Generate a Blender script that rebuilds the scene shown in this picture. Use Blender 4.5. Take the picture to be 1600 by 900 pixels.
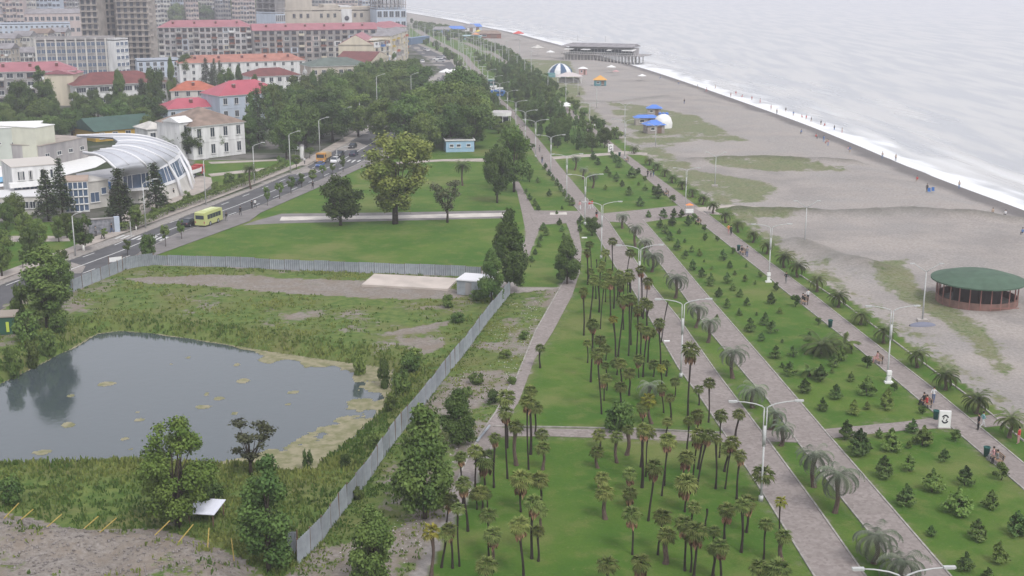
import bpy, math, random
import numpy as np
from mathutils import Vector, Matrix
from mathutils.geometry import tessellate_polygon
R=math.radians
for o in list(bpy.data.objects): bpy.data.objects.remove(o)
scn=bpy.context.scene; COL=scn.collection
# ------------------------------------------------------------------ camera
F=1950.0; CH=45.0; PITCH=math.atan(500/F)
cam=bpy.data.objects.new('camera',bpy.data.cameras.new('camera')); COL.objects.link(cam); scn.camera=cam
cam.location=(0,0,CH); cam.rotation_euler=(math.pi/2-PITCH,0,0)
cam.data.sensor_width=36; cam.data.lens=36*F/1600; cam.data.clip_start=0.5; cam.data.clip_end=20000
# ------------------------------------------------------------------ sky and sun (overcast)
SUN_EL,SUN_AZ=R(52),R(150)      # azimuth clockwise from +Y
w=bpy.data.worlds.new('World'); scn.world=w; w.use_nodes=True
nt=w.node_tree; nt.nodes.clear()
sky=nt.nodes.new('ShaderNodeTexSky'); sky.sky_type='NISHITA'; sky.sun_disc=False
sky.sun_elevation=SUN_EL; sky.sun_rotation=SUN_AZ; sky.air_density=1.0; sky.dust_density=4.0; sky.ozone_density=1.0
hs=nt.nodes.new('ShaderNodeHueSaturation'); hs.inputs['Saturation'].default_value=0.22
mxw=nt.nodes.new('ShaderNodeMix'); mxw.data_type='RGBA'; mxw.inputs[0].default_value=0.55
mxw.inputs[7].default_value=(8.6,8.7,9.6,1)   # even cloud deck
bg=nt.nodes.new('ShaderNodeBackground'); bg.inputs['Strength'].default_value=0.10
ow=nt.nodes.new('ShaderNodeOutputWorld')
nt.links.new(sky.outputs[0],hs.inputs['Color']); nt.links.new(hs.outputs[0],mxw.inputs[6]); nt.links.new(mxw.outputs[2],bg.inputs[0]); nt.links.new(bg.outputs[0],ow.inputs[0])
sl=bpy.data.lights.new('sun','SUN'); sl.energy=1.25; sl.angle=R(14); sl.color=(1,.96,.93)
so=bpy.data.objects.new('sun',sl); COL.objects.link(so)
sd=Vector((math.sin(SUN_AZ)*math.cos(SUN_EL),math.cos(SUN_AZ)*math.cos(SUN_EL),math.sin(SUN_EL)))
so.rotation_euler=sd.to_track_quat('Z','Y').to_euler()
scn.view_settings.view_transform='Standard'; scn.view_settings.look='None'; scn.view_settings.gamma=1
scn.view_settings.use_curve_mapping=False; scn.view_settings.exposure=0.58
scn.cycles.volume_bounces=1; scn.cycles.max_bounces=6; scn.cycles.transparent_max_bounces=6
scn.cycles.diffuse_bounces=2; scn.cycles.glossy_bounces=2
# ------------------------------------------------------------------ geometry helpers
def P(px,py,z=0.0):
    """where the sight line through a photo point meets the level z"""
    c,s=math.cos(PITCH),math.sin(PITCH)
    dx=px-800; u=450-py
    dy=F*c+u*s; dz=-F*s+u*c
    t=(z-CH)/dz
    return Vector((dx*t,dy*t,z))
def PX(x,y,z=0.0):
    c,s=math.cos(PITCH),math.sin(PITCH)
    dz=z-CH
    f=y*c-dz*s; u=y*s+dz*c
    return 800+x/f*F, 450-u/f*F
def HT(px,pb,pt):
    """height of something whose foot is at row pb and top at row pt"""
    b=P(px,pb); c,s=math.cos(PITCH),math.sin(PITCH); u=450-pt
    return CH+b.y/(F*c+u*s)*(-F*s+u*c)
def PPM(py): return F*(py+50)*math.cos(PITCH)/(F*CH)   # photo pixels per metre at row py on the ground
def vnoise(x,y,seed=0):
    xi=np.floor(x).astype(np.int64); yi=np.floor(y).astype(np.int64); fx=x-xi; fy=y-yi
    fx=fx*fx*(3-2*fx); fy=fy*fy*(3-2*fy)
    def h(a,b):
        n=(a*374761393+b*668265263+seed*1442695041)&0xffffffff
        n=((n^(n>>13))*1274126177)&0xffffffff
        return ((n^(n>>16))&0xffff)/65535.0
    return (h(xi,yi)*(1-fx)+h(xi+1,yi)*fx)*(1-fy)+(h(xi,yi+1)*(1-fx)+h(xi+1,yi+1)*fx)*fy
def fbm(x,y,seed=0,o=4):
    r=0;a=.5;t=0
    for i in range(o):
        r=r+a*vnoise(x*2**i,y*2**i,seed+i*7); t+=a; a*=.5
    return r/t
def inpoly(x,y,poly):
    r=np.zeros(x.shape,bool); n=len(poly)
    for i in range(n):
        x1,y1=poly[i][:2]; x2,y2=poly[(i+1)%n][:2]
        if y1==y2: continue
        c=((y1>y)!=(y2>y))&(x<(x2-x1)*(y-y1)/(y2-y1)+x1)
        r^=c
    return r
def dline(x,y,pts,closed=False):
    d=np.full(x.shape,1e9); n=len(pts)
    for i in range(n if closed else n-1):
        ax,ay=pts[i][:2]; bx,by=pts[(i+1)%n][:2]
        vx,vy=bx-ax,by-ay; L=vx*vx+vy*vy+1e-9
        t=np.clip(((x-ax)*vx+(y-ay)*vy)/L,0,1)
        d=np.minimum(d,np.hypot(x-ax-t*vx,y-ay-t*vy))
    return d
def sstep(a,b,x):
    t=np.clip((x-a)/(b-a),0,1); return t*t*(3-2*t)
# ------------------------------------------------------------------ materials
MATS={}
def mat(name,col,rough=.8,metal=0,noise=0.0,nscale=1.0,var=0.0,bump=0,bscale=5,spec=.3,col2=None,emit=None,alpha=None):
    if name in MATS: return MATS[name]
    m=bpy.data.materials.new(name); m.use_nodes=True; t=m.node_tree; b=t.nodes['Principled BSDF']
    b.inputs['Base Color'].default_value=(*col,1); b.inputs['Roughness'].default_value=rough; b.inputs['Metallic'].default_value=metal
    b.inputs['Specular IOR Level'].default_value=spec
    if noise or var or bump:
        tc=t.nodes.new('ShaderNodeTexCoord')
        out=None
        if noise:
            n=t.nodes.new('ShaderNodeTexNoise'); n.inputs['Scale'].default_value=nscale; n.inputs['Detail'].default_value=5
            if 'plaster' in name or 'render' in name:
                mp=t.nodes.new('ShaderNodeMapping'); mp.inputs['Scale'].default_value=(1.6,1.6,.35); t.links.new(tc.outputs['Object'],mp.inputs[0]); t.links.new(mp.outputs[0],n.inputs['Vector'])
            else: t.links.new(tc.outputs['Object'],n.inputs['Vector'])
            mx=t.nodes.new('ShaderNodeMix'); mx.data_type='RGBA'
            c2=col2 or tuple(c*(1-noise) for c in col)
            mx.inputs[6].default_value=(*col,1); mx.inputs[7].default_value=(*c2,1)
            mr=t.nodes.new('ShaderNodeMapRange'); mr.inputs[1].default_value=.38; mr.inputs[2].default_value=.62
            t.links.new(n.outputs[0],mr.inputs[0]); t.links.new(mr.outputs[0],mx.inputs[0]); out=mx.outputs[2]
        if var:
            oi=t.nodes.new('ShaderNodeObjectInfo'); hsv=t.nodes.new('ShaderNodeHueSaturation')
            mr=t.nodes.new('ShaderNodeMapRange'); mr.inputs[3].default_value=1-var; mr.inputs[4].default_value=1+var
            t.links.new(oi.outputs['Random'],mr.inputs[0]); t.links.new(mr.outputs[0],hsv.inputs['Value'])
            if out: t.links.new(out,hsv.inputs['Color'])
            else: hsv.inputs['Color'].default_value=(*col,1)
            out=hsv.outputs[0]
        if out: t.links.new(out,b.inputs['Base Color'])
        if bump:
            n=t.nodes.new('ShaderNodeTexNoise'); n.inputs['Scale'].default_value=bscale; n.inputs['Detail'].default_value=4
            t.links.new(tc.outputs['Object'],n.inputs['Vector']); bp=t.nodes.new('ShaderNodeBump'); bp.inputs['Strength'].default_value=bump
            t.links.new(n.outputs[0],bp.inputs['Height']); t.links.new(bp.outputs[0],b.inputs['Normal'])
    if emit:
        b.inputs['Emission Color'].default_value=(*emit,1); b.inputs['Emission Strength'].default_value=1
    MATS[name]=m; return m
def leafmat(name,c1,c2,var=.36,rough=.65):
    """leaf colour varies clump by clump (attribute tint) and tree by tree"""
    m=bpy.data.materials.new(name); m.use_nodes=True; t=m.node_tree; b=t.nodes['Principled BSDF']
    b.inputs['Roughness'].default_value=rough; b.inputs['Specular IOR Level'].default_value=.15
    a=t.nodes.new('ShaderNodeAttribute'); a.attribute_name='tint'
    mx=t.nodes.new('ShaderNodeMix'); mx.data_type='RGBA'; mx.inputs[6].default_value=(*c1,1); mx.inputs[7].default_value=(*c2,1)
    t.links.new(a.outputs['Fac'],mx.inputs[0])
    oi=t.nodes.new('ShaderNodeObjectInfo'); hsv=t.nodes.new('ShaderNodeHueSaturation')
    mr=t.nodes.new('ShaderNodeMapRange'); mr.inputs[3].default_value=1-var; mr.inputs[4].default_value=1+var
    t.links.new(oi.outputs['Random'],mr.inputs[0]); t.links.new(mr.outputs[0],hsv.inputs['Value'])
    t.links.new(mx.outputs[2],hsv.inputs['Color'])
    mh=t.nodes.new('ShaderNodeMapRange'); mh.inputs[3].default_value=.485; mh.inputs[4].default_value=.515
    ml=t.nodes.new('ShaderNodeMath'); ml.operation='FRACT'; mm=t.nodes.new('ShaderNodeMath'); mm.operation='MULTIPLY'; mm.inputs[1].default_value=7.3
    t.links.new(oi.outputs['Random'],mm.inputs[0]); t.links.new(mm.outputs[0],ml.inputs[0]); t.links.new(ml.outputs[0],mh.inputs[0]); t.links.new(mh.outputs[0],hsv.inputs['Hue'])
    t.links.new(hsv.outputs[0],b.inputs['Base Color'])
    MATS[name]=m; return m
# ------------------------------------------------------------------ mesh builder
class MB:
    def __init__(s): s.v=[];s.f=[];s.m=[];s.mats=[]
    def mi(s,m):
        if m not in s.mats: s.mats.append(m)
        return s.mats.index(m)
    def add(s,vs,fs,m):
        b=len(s.v); s.v+= [tuple(v) for v in vs]; k=s.mi(m)
        for f in fs: s.f.append(tuple(i+b for i in f)); s.m.append(k)
    def box(s,c,d,m,rz=0,M=None):
        x,y,z=[k/2 for k in d]; vs=[]
        for a in (-1,1):
            for b in (-1,1):
                for e in (-1,1):
                    v=Vector((a*x,b*y,e*z))
                    if rz: v=Matrix.Rotation(rz,3,'Z')@v
                    v=v+Vector(c)
                    if M: v=M@v
                    vs.append(v)
        s.add(vs,[(0,1,3,2),(4,6,7,5),(0,4,5,1),(2,3,7,6),(0,2,6,4),(1,5,7,3)],m)
    def tube(s,pts,rad,m,n=6,cap=True):
        pts=[Vector(p) for p in pts]
        if not hasattr(rad,'__len__'): rad=[rad]*len(pts)
        b=len(s.v); vs=[];fs=[]
        for i,p in enumerate(pts):
            d=(pts[min(i+1,len(pts)-1)]-pts[max(i-1,0)]).normalized()
            a=d.cross(Vector((0,0,1)) if abs(d.z)<.9 else Vector((1,0,0))).normalized(); c=d.cross(a)
            for k in range(n):
                t=2*math.pi*k/n; vs.append(p+(a*math.cos(t)+c*math.sin(t))*rad[i])
        for i in range(len(pts)-1):
            for k in range(n): fs.append((i*n+k,i*n+(k+1)%n,(i+1)*n+(k+1)%n,(i+1)*n+k))
        if cap: fs.append(tuple(range(n-1,-1,-1))); fs.append(tuple((len(pts)-1)*n+k for k in range(n)))
        s.add(vs,fs,m)
    def prism(s,poly,z0,z1,m,mtop=None):
        """upright prism over a flat outline (list of xy)"""
        n=len(poly); a=sum(poly[i][0]*poly[(i+1)%n][1]-poly[(i+1)%n][0]*poly[i][1] for i in range(n))
        if a<0: poly=poly[::-1]
        vs=[(p[0],p[1],z0) for p in poly]+[(p[0],p[1],z1) for p in poly]
        s.add(vs,[(i,(i+1)%n,n+(i+1)%n,n+i) for i in range(n)],m)
        tri=tessellate_polygon([[Vector((p[0],p[1],0)) for p in poly]])
        fs=[]
        for t in tri:
            A,B,C=[poly[i] for i in t]
            up=(B[0]-A[0])*(C[1]-A[1])-(B[1]-A[1])*(C[0]-A[0])>0
            fs.append(tuple(n+i for i in (t if up else t[::-1])))
        s.add(vs,fs,mtop or m)
    def lathe(s,prof,m,n=12,c=(0,0,0)):
        vs=[];fs=[]
        for r,z in prof:
            for k in range(n):
                t=2*math.pi*k/n; vs.append((c[0]+r*math.cos(t),c[1]+r*math.sin(t),c[2]+z))
        for i in range(len(prof)-1):
            for k in range(n): fs.append((i*n+k,i*n+(k+1)%n,(i+1)*n+(k+1)%n,(i+1)*n+k))
        s.add(vs,fs,m)
    def mesh(s,name,smooth=False):
        me=bpy.data.meshes.new(name); me.from_pydata(s.v,[],s.f)
        for m in s.mats: me.materials.append(m)
        me.polygons.foreach_set('material_index',s.m)
        if smooth: me.polygons.foreach_set('use_smooth',[True]*len(s.f))
        me.update(); return me
    def build(s,name,parent=None,smooth=False,loc=None):
        return mo(name,s.mesh(name,smooth),parent,loc)
def mo(name,me,parent=None,loc=None,rz=0,scale=None,rot=None):
    o=bpy.data.objects.new(name,me); COL.objects.link(o)
    if parent: o.parent=parent
    if loc is not None: o.location=loc
    if rz: o.rotation_euler=(0,0,rz)
    if rot: o.rotation_euler=rot
    if scale is not None: o.scale=scale if hasattr(scale,'__len__') else (scale,)*3
    return o
def tag(o,label,cat,group=None,kind=None):
    if label: o['label']=label
    if cat: o['category']=cat
    if group: o['group']=group
    if kind: o['kind']=kind
    return o
def thing(name,label,cat,loc=(0,0,0),rz=0,group=None):
    o=bpy.data.objects.new(name,None); COL.objects.link(o); o.location=loc; o.rotation_euler=(0,0,rz); o.empty_display_size=.3
    return tag(o,label,cat,group)
def struct(o): o['kind']='structure'; return o
def npmesh(name,V,Fc,mats,smooth=False,tint=None,midx=None):
    me=bpy.data.meshes.new(name); V=np.asarray(V,np.float32); Fc=np.asarray(Fc,np.int32); k=Fc.shape[1]
    me.vertices.add(len(V)); me.vertices.foreach_set('co',V.ravel())
    me.loops.add(Fc.size); me.loops.foreach_set('vertex_index',Fc.ravel())
    me.polygons.add(len(Fc)); me.polygons.foreach_set('loop_start',np.arange(0,Fc.size,k,dtype=np.int32))
    try: me.polygons.foreach_set('loop_total',np.full(len(Fc),k,np.int32))
    except Exception: pass
    if smooth: me.polygons.foreach_set('use_smooth',np.ones(len(Fc),bool))
    for m in mats: me.materials.append(m)
    if midx is not None: me.polygons.foreach_set('material_index',np.asarray(midx,np.int32))
    if tint is not None:
        a=me.attributes.new('tint','FLOAT','POINT'); a.data.foreach_set('value',np.asarray(tint,np.float32))
    me.update(calc_edges=True); me.validate(); return me
ORD=['zeroth','first','second','third','fourth','fifth','sixth','seventh','eighth','ninth','tenth','eleventh','twelfth']
def ordn(i):
    if i<13: return ORD[i]
    return str(i)+('th' if 10<=i%100<=20 else {1:'st',2:'nd',3:'rd'}.get(i%10,'th'))
def rowlabels(bases,looks,zone,per=9):
    """labels that name a row (counted from the viewer) and the place in it from the left"""
    idx=sorted(range(len(bases)),key=lambda i:-bases[i][1]); out=[None]*len(bases)
    for r in range(0,len(idx),per):
        row=sorted(idx[r:r+per],key=lambda i:bases[i][0]); rn='front row' if r==0 else ordn(r//per+1)+' row'
        for k,i in enumerate(row): out[i]=f"{looks[i]}, {ordn(k+1)} from left, {rn} of {zone}"
    return out
def res(pts,n):
    """resample a polyline to n points by length"""
    pts=[Vector(p) for p in pts]; L=[0]
    for a,b in zip(pts,pts[1:]): L.append(L[-1]+(b-a).length)
    out=[];j=0
    for i in range(n):
        t=L[-1]*i/(n-1)
        while j<len(pts)-2 and L[j+1]<t: j+=1
        k=(t-L[j])/max(L[j+1]-L[j],1e-9); out.append(pts[j].lerp(pts[j+1],min(max(k,0),1)))
    return out
def smooth(pts,it=2):
    for _ in range(it):
        q=[pts[0]]
        for a,b in zip(pts,pts[1:]):
            q+= [tuple(.75*a[i]+.25*b[i] for i in range(len(a))),tuple(.25*a[i]+.75*b[i] for i in range(len(a)))]
        q.append(pts[-1]); pts=q
    return pts
# ------------------------------------------------------------------ palette
GREY=mat('pole_white',(.47,.48,.47),.5,noise=.15,nscale=3)
LAMPG=mat('lamp_glass',(.75,.75,.72),.3)
CONC=mat('concrete',(.42,.39,.36),.9,noise=.25,nscale=.8)
KERB=mat('kerb_stone',(.36,.34,.31),.9,noise=.35,nscale=1.5)
WHITE=mat('white_plaster',(.72,.72,.71),.8,noise=.22,nscale=.5)
OFFW=mat('off_white_plaster',(.55,.53,.49),.85,noise=.2,nscale=.4)
CREAM=mat('cream_plaster',(.60,.54,.42),.85,noise=.15,nscale=.3)
SAND=mat('sand_plaster',(.50,.45,.38),.85,noise=.15,nscale=.3)
LBLUE=mat('light_blue_plaster',(.46,.52,.60),.8,noise=.12,nscale=.4)
PINKW=mat('pink_plaster',(.50,.41,.38),.85,noise=.15,nscale=.4)
GREYW=mat('grey_render',(.36,.34,.33),.9,noise=.35,nscale=.25,col2=(.24,.23,.23))
DGREYW=mat('dark_panel_render',(.24,.23,.23),.9,noise=.4,nscale=.2,col2=(.34,.31,.29))
RAW=mat('raw_concrete',(.40,.36,.32),.95,noise=.3,nscale=.3)
BRICK=mat('red_brown_brick',(.26,.11,.075),.9,noise=.4,nscale=1)
ROSE=mat('rose_metal_roof',(.34,.135,.155),.55,noise=.15,nscale=.3,bump=.1)
RED=mat('red_metal_roof',(.40,.085,.115),.5,noise=.12,nscale=.3)
DRED=mat('dark_red_roof',(.17,.055,.05),.7,noise=.25,nscale=.5)
ORANGE=mat('orange_tile_roof',(.42,.13,.08),.75,noise=.2,nscale=.5)
LORANGE=mat('faded_orange_roof',(.38,.17,.13),.75,noise=.25,nscale=.4)
BROWNR=mat('brown_tin_roof',(.27,.20,.16),.7,noise=.35,nscale=.4)
GREENR=mat('grey_green_roof',(.12,.15,.13),.7,noise=.25,nscale=.4)
GREYR=mat('grey_roof',(.27,.255,.265),.8,noise=.3,nscale=.4)
GLASS=mat('dark_glass',(.035,.045,.06),.12,spec=.6)
GLASSB=mat('blue_glass',(.08,.12,.19),.15,spec=.6)
FRAME=mat('window_frame_white',(.6,.6,.58),.6)
FRAMEB=mat('window_frame_brown',(.16,.10,.07),.7)
BLUER=mat('blue_roof',(.09,.21,.60),.5,noise=.1,nscale=.5)
BLUEP=mat('blue_paint',(.05,.16,.42),.5,noise=.15,nscale=1)
WPAINT=mat('white_paint',(.75,.75,.73),.6,noise=.08,nscale=1)
BARK=mat('bark',(.085,.065,.05),.95,noise=.5,nscale=3,bump=.5,bscale=8)
PBARK=mat('palm_trunk',(.04,.03,.025),.95,noise=.4,nscale=6,bump=.4,bscale=14)
PBARK2=mat('fibrous_trunk',(.14,.10,.08),.95,noise=.5,nscale=5,bump=.6,bscale=10)
LIME=mat('limewash',(.7,.7,.66),.9)
BLACK=mat('black_rubber',(.02,.02,.02),.8)
YEL=mat('yellow_paint',(.48,.36,.10),.7,noise=.2,nscale=5)
STEEL=mat('galvanised_steel',(.33,.36,.39),.55,metal=.15,noise=.3,nscale=.6,var=.12,bump=.1)
SKIN=mat('skin',(.45,.27,.19),.6); HAIR=mat('hair',(.02,.015,.012),.7)
# foliage
LF=dict(
 broad=leafmat('leaf_mid_green',(.055,.100,.023),(.140,.195,.048)),
 dark=leafmat('leaf_dark_green',(.038,.075,.018),(.100,.148,.036)),
 yellow=leafmat('leaf_yellow_green',(.085,.125,.025),(.20,.22,.055)),
 pale=leafmat('leaf_pale_grey_green',(.06,.075,.035),(.13,.14,.07)),
 pine=leafmat('needle_dark',(.030,.058,.024),(.080,.115,.040)),
 lime=leafmat('leaf_lime',(.09,.165,.026),(.20,.28,.06)),
 saplime=leafmat('young_conifer_light',(.060,.115,.026),(.15,.205,.05),.3),
 sap=leafmat('young_conifer_green',(.042,.085,.024),(.12,.18,.05),.35),
 fan=leafmat('fan_palm_leaf',(.070,.115,.026),(.24,.27,.085),.35),
 fany=leafmat('fan_palm_leaf_yellow',(.17,.19,.03),(.36,.32,.05)),
 butia=leafmat('jelly_palm_leaf',(.075,.10,.065),(.22,.25,.17)),
 date=leafmat('date_palm_leaf',(.050,.080,.024),(.14,.17,.06)),
 skirt=leafmat('dead_palm_leaf',(.15,.085,.05),(.42,.26,.16)),
 weed=leafmat('weeds',(.065,.115,.022),(.22,.24,.065),.02),
)
# ================================================================== GROUND
SEAZ=-1.5; PONDZ=-1.2
SHORE_PX=[(1760,388),(1600,326),(1500,290),(1415,257),(1347,228),(1270,197),(1200,172),(1100,137),(1025,112),(980,99),(920,81),(875,70),(800,50),(750,41),(710,32),(640,20),(560,6)]
SHORE=[P(x,y,SEAZ) for x,y in SHORE_PX]
d0=(SHORE[0]-SHORE[1]).normalized(); d1=(SHORE[-1]-SHORE[-2]).normalized()
SHORE=[SHORE[0]+d0*400]+SHORE+[SHORE[-1]+d1*3500]
SHORE=[Vector((p.x,p.y,SEAZ)) for p in SHORE]
SHORE=[Vector((a[0],a[1],SEAZ)) for a in smooth([(p.x,p.y) for p in SHORE],2)]
POND_PX=[(150,521),(190,517),(250,522),(330,534),(420,549),(500,561),(590,573),(613,581),(611,610),(600,640),(570,668),(545,690),(512,715),(490,740),(455,742),(400,729),(340,730),(200,724),(100,726),(0,730),(-150,742),(-260,760),(-260,610),(-100,600),(0,600),(60,570),(110,545)]
POND=[P(x,y,PONDZ) for x,y in POND_PX]
def w2(pl,z=0): return [tuple(P(x,y,z)[:2]) for x,y in pl]
LANDPOLY=[(p.x,p.y) for p in SHORE]+[(-9000,9000),(-9000,-2000),(SHORE[0].x,-2000)]
# ground areas, given as outlines seen in the photograph and taken to the ground plane
A_PARK=w2([(660,910),(742,760),(800,640),(840,560),(880,460),(860,360),(815,345),(780,330),(690,330),(380,352),(232,402),(210,410),(200,392),(410,325),(560,262),(640,215),(700,200),(760,160),(745,120),(720,95),(640,60),(645,50),(720,78),(775,88),(830,118),(880,155),(945,205),(1000,238),(1070,285),(1150,340),(1260,425),(1345,480),(1465,570),(1560,640),(1620,690),(1800,840),(1800,1400),(400,1500)])
A_LAWN2=w2([(232,402),(410,333),(560,265),(640,240),(690,240),(790,245),(830,330),(820,370),(800,440),(770,422),(240,405)])
A_WESTLAWN=w2([(-200,350),(0,348),(110,345),(140,372),(100,395),(0,433),(-200,520)])
A_ARENALAWN=w2([(300,250),(470,250),(470,262),(340,302),(330,290),(300,270)])
A_SITE=w2([(-300,560),(0,470),(100,462),(205,418),(240,414),(752,432),(797,459),(727,550),(667,627),(575,752),(500,847),(440,905),(300,1000),(-300,1000)])
A_TRACK=w2([(190,436),(330,430),(560,440),(715,450),(720,464),(640,468),(480,460),(330,447),(230,444)])
A_PEB=w2([(560,555),(600,520),(700,500),(690,540),(640,575)])
A_SW=w2([(440,905),(500,847),(575,752),(667,627),(727,550),(797,459),(830,455),(885,450),(850,520),(815,590),(770,660),(720,760),(670,850),(640,910),(600,1100),(300,1100)])
A_RUBBLE=w2([(-200,770),(0,800),(60,812),(120,826),(250,828),(320,845),(400,885),(440,960),(300,1300),(-300,1300)])
A_BGRASS=[w2([(720,62),(800,92),(880,120),(930,160),(985,205),(1060,235),(1150,290),(1250,380),(1300,430),(1240,425),(1100,325),(1020,262),(930,195),(840,130),(760,78)]),w2([(935,158),(1010,162),(1100,180),(1190,222),(1120,226),(1040,215),(1010,235),(985,225)]),w2([(1210,420),(1320,425),(1400,470),(1500,545),(1620,640),(1620,700),(1540,640),(1440,560),(1330,480)]),w2([(790,90),(900,95),(930,150),(860,150),(820,115)]),w2([(935,165),(1060,180),(1140,215),(1030,238),(985,225)]),w2([(1050,262),(1130,268),(1210,282),(1240,295),(1210,318),(1150,322),(1090,300)]),w2([(1080,245),(1200,240),(1350,262),(1340,272),(1210,270),(1100,262)]),w2([(1330,405),(1440,395),(1460,440),(1560,500),(1620,560),(1620,640),(1540,600),(1440,500),(1350,455)]),w2([(1130,325),(1220,322),(1330,330),(1240,345),(1150,345)])]
A_CITY=w2([(-900,460),(-200,440),(0,425),(205,362),(400,290),(480,258),(560,205),(690,110),(640,70),(636,22),(560,6),(-900,-30)])
RIDGES=[w2([(1150,330),(1240,334),(1330,336),(1430,332),(1500,338),(1600,345)]),w2([(1245,385),(1300,405),(1370,425)]),w2([(1080,252),(1180,247),(1340,256)]),w2([(1040,150),(960,160),(900,158)])]
RUBRIDGE=w2([(-200,830),(0,838),(120,850),(250,870),(330,890),(420,930)])
def height(x,y):
    sd=dline(x,y,SHORE)*np.where(inpoly(x,y,LANDPOLY),1,-1)
    z=np.where(sd<0,SEAZ+sd*.06,SEAZ+(-SEAZ)*np.clip(sd/16,0,1)**.9); z=np.maximum(z,-6)
    z=z+.25*np.exp(-((sd-20)/6)**2)
    pd=dline(x,y,POND,True)*np.where(inpoly(x,y,POND),-1,1)
    z=z-1.9*(1-sstep(-2.0,3.0,pd))*(np.abs(sd)>40)
    beach=sstep(5,30,sd)*(1-inpoly(x,y,A_PARK))*(1-inpoly(x,y,A_CITY))*(1-inpoly(x,y,A_SITE))
    z=z+beach*(fbm(x/14,y/14,3)-.5)*.6*sstep(0,20,dline(x,y,A_PARK,True))
    for r,h,wd in zip(RIDGES,(1.1,1.3,.8,.5),(2.2,3.5,2,2)): z=z+h*np.exp(-(dline(x,y,r)/wd)**2)*(.6+.8*fbm(x/4,y/4,5))
    site=inpoly(x,y,A_SITE)*sstep(0,8,pd)
    z=z+site*(fbm(x/6,y/6,9)-.5)*.5*sstep(0,5,dline(x,y,A_SITE,True))
    rub=inpoly(x,y,A_RUBBLE); dr=dline(x,y,A_RUBBLE,True)
    z=z+rub*sstep(0,4,dr)*(.5+1.3*fbm(x/3.5,y/3.5,17)+.5*fbm(x/.8,y/.8,19))
    return z,sd,pd
def hz(x,y): return float(height(np.array([float(x)]),np.array([float(y)]))[0][0])
ys=[-60.,-20.,20.,45.]; yv=60.
while yv<2600: ys.append(yv); yv+=yv*.0038+.05
ys+=[2900,3500,4500,6500]
ys=np.array(ys)
ts=np.concatenate([[-8,-4,-2,-1.2,-.8],np.linspace(-.6,.6,470),[.8,1.2,2,4]])
YY,TT=np.meshgrid(ys,ts,indexing='ij'); XX=TT*(YY+90)
gx=XX.ravel(); gy=YY.ravel()
gz,gsd,gpd=height(gx,gy)
ny,nx=XX.shape
ii=np.arange((ny-1)*(nx-1)); r_=ii//(nx-1); c_=ii%(nx-1); a_=r_*nx+c_
FQ=np.stack([a_,a_+1,a_+nx+1,a_+nx],1)
# masks: r lawn, g rough green, b dirt/gravel ; second: r wet, g dark weed, b city
A_FAR=w2([(640,64),(640,37),(700,45),(790,78),(880,148),(960,225),(860,240),(790,170),(748,112),(722,80)])
A_MID=w2([(848,350),(883,350),(892,368),(893,405),(886,428),(872,449),(806,448),(820,410),(834,380)])
park=inpoly(gx,gy,A_PARK)|inpoly(gx,gy,A_MID)|inpoly(gx,gy,A_FAR)|inpoly(gx,gy,A_LAWN2)|inpoly(gx,gy,A_WESTLAWN)|inpoly(gx,gy,A_ARENALAWN)
site=inpoly(gx,gy,A_SITE); track=inpoly(gx,gy,A_TRACK); rub=inpoly(gx,gy,A_RUBBLE); sw=inpoly(gx,gy,A_SW)&~site&~inpoly(gx,gy,A_MID)
city=inpoly(gx,gy,A_CITY)&~park
lawn=park&~site&~sw
rough=np.zeros(gx.shape); dirt=np.zeros(gx.shape)
n1=fbm(gx/7,gy/7,21); n2=fbm(gx/2.2,gy/2.2,31); n3=fbm(gx/.7,gy/.7,41,3)
rough[site]=.66+1.1*(n1-.5)[site]+.7*(n2-.5)[site]
rough+=site*.6*np.exp(-(gpd/5)**2)
rough[inpoly(gx,gy,A_PEB)]-=.35
px_,py_=PX(gx,gy,0*gx)
rough=np.where(site&(py_>700),rough+.35,rough)
rough[sw]=(.42+1.2*(n1-.5)+.7*(n2-.5)+.25*np.exp(-(dline(gx,gy,w2([(797,462),(727,555),(667,632),(575,757),(500,852)]))/2.2)**2))[sw]
dirt[site|sw]=1
rough[track&site]=.12+.8*(n2-.5)[track&site]; 
rough[rub]=.15+.9*(n2-.5)[rub]+.5*(n1-.4)[rub]
for pl in A_BGRASS:
    m=inpoly(gx,gy,pl); e=dline(gx,gy,pl,True); g=np.where(m,sstep(0,6,e),0)
    rough=np.maximum(rough,g*(.80+1.3*(n1-.5)+1.1*(n2-.5)))
pe=dline(gx,gy,A_PARK,True)
bm=(~park)&(~site)&(~sw)&(~city)&(gsd>20)&(gx>0)
rough=np.where(bm,np.maximum(rough,np.exp(-(pe/5)**2)*(.5+1.2*(n2-.5))+.9*(n1-.62)),rough)
for r,wd in zip(RIDGES,(2.5,3,3,2)): rough=rough+bm*.25*np.exp(-(dline(gx,gy,r)/wd)**2)*(n2>.5)
MAINL=[(1345,1010),(1272,900),(1200,783),(1130,675),(1097,625),(1060,575),(1017,500),(987,450),(962,417),(932,365),(900,325),(885,308),(865,280),(842,252),(828,228),(815,211),(804,187),(785,170),(770,155),(752,125),(729,100),(722,88),(700,77),(677,67),(650,50),(640,42)]
MAINR=[(1428,1005),(1352,900),(1275,790),(1190,675),(1122,585),(1060,497),(1022,450),(977,385),(950,345),(935,330),(917,310),(875,260),(852,230),(837,212),(815,187),(800,170),(777,149),(761,122),(740,100),(731,88),(704,73),(680,61),(655,46),(642,37)]
MIDL=[(1495,1010),(1412,900),(1350,822),(1312,775),(1247,692),(1200,625),(1170,592),(1112,522),(1060,450),(1035,417),(1005,380),(975,346)]
MIDR=[(1580,1010),(1485,900),(1390,790),(1290,675),(1200,570),(1095,450),(1050,396),(1005,344)]
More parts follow.
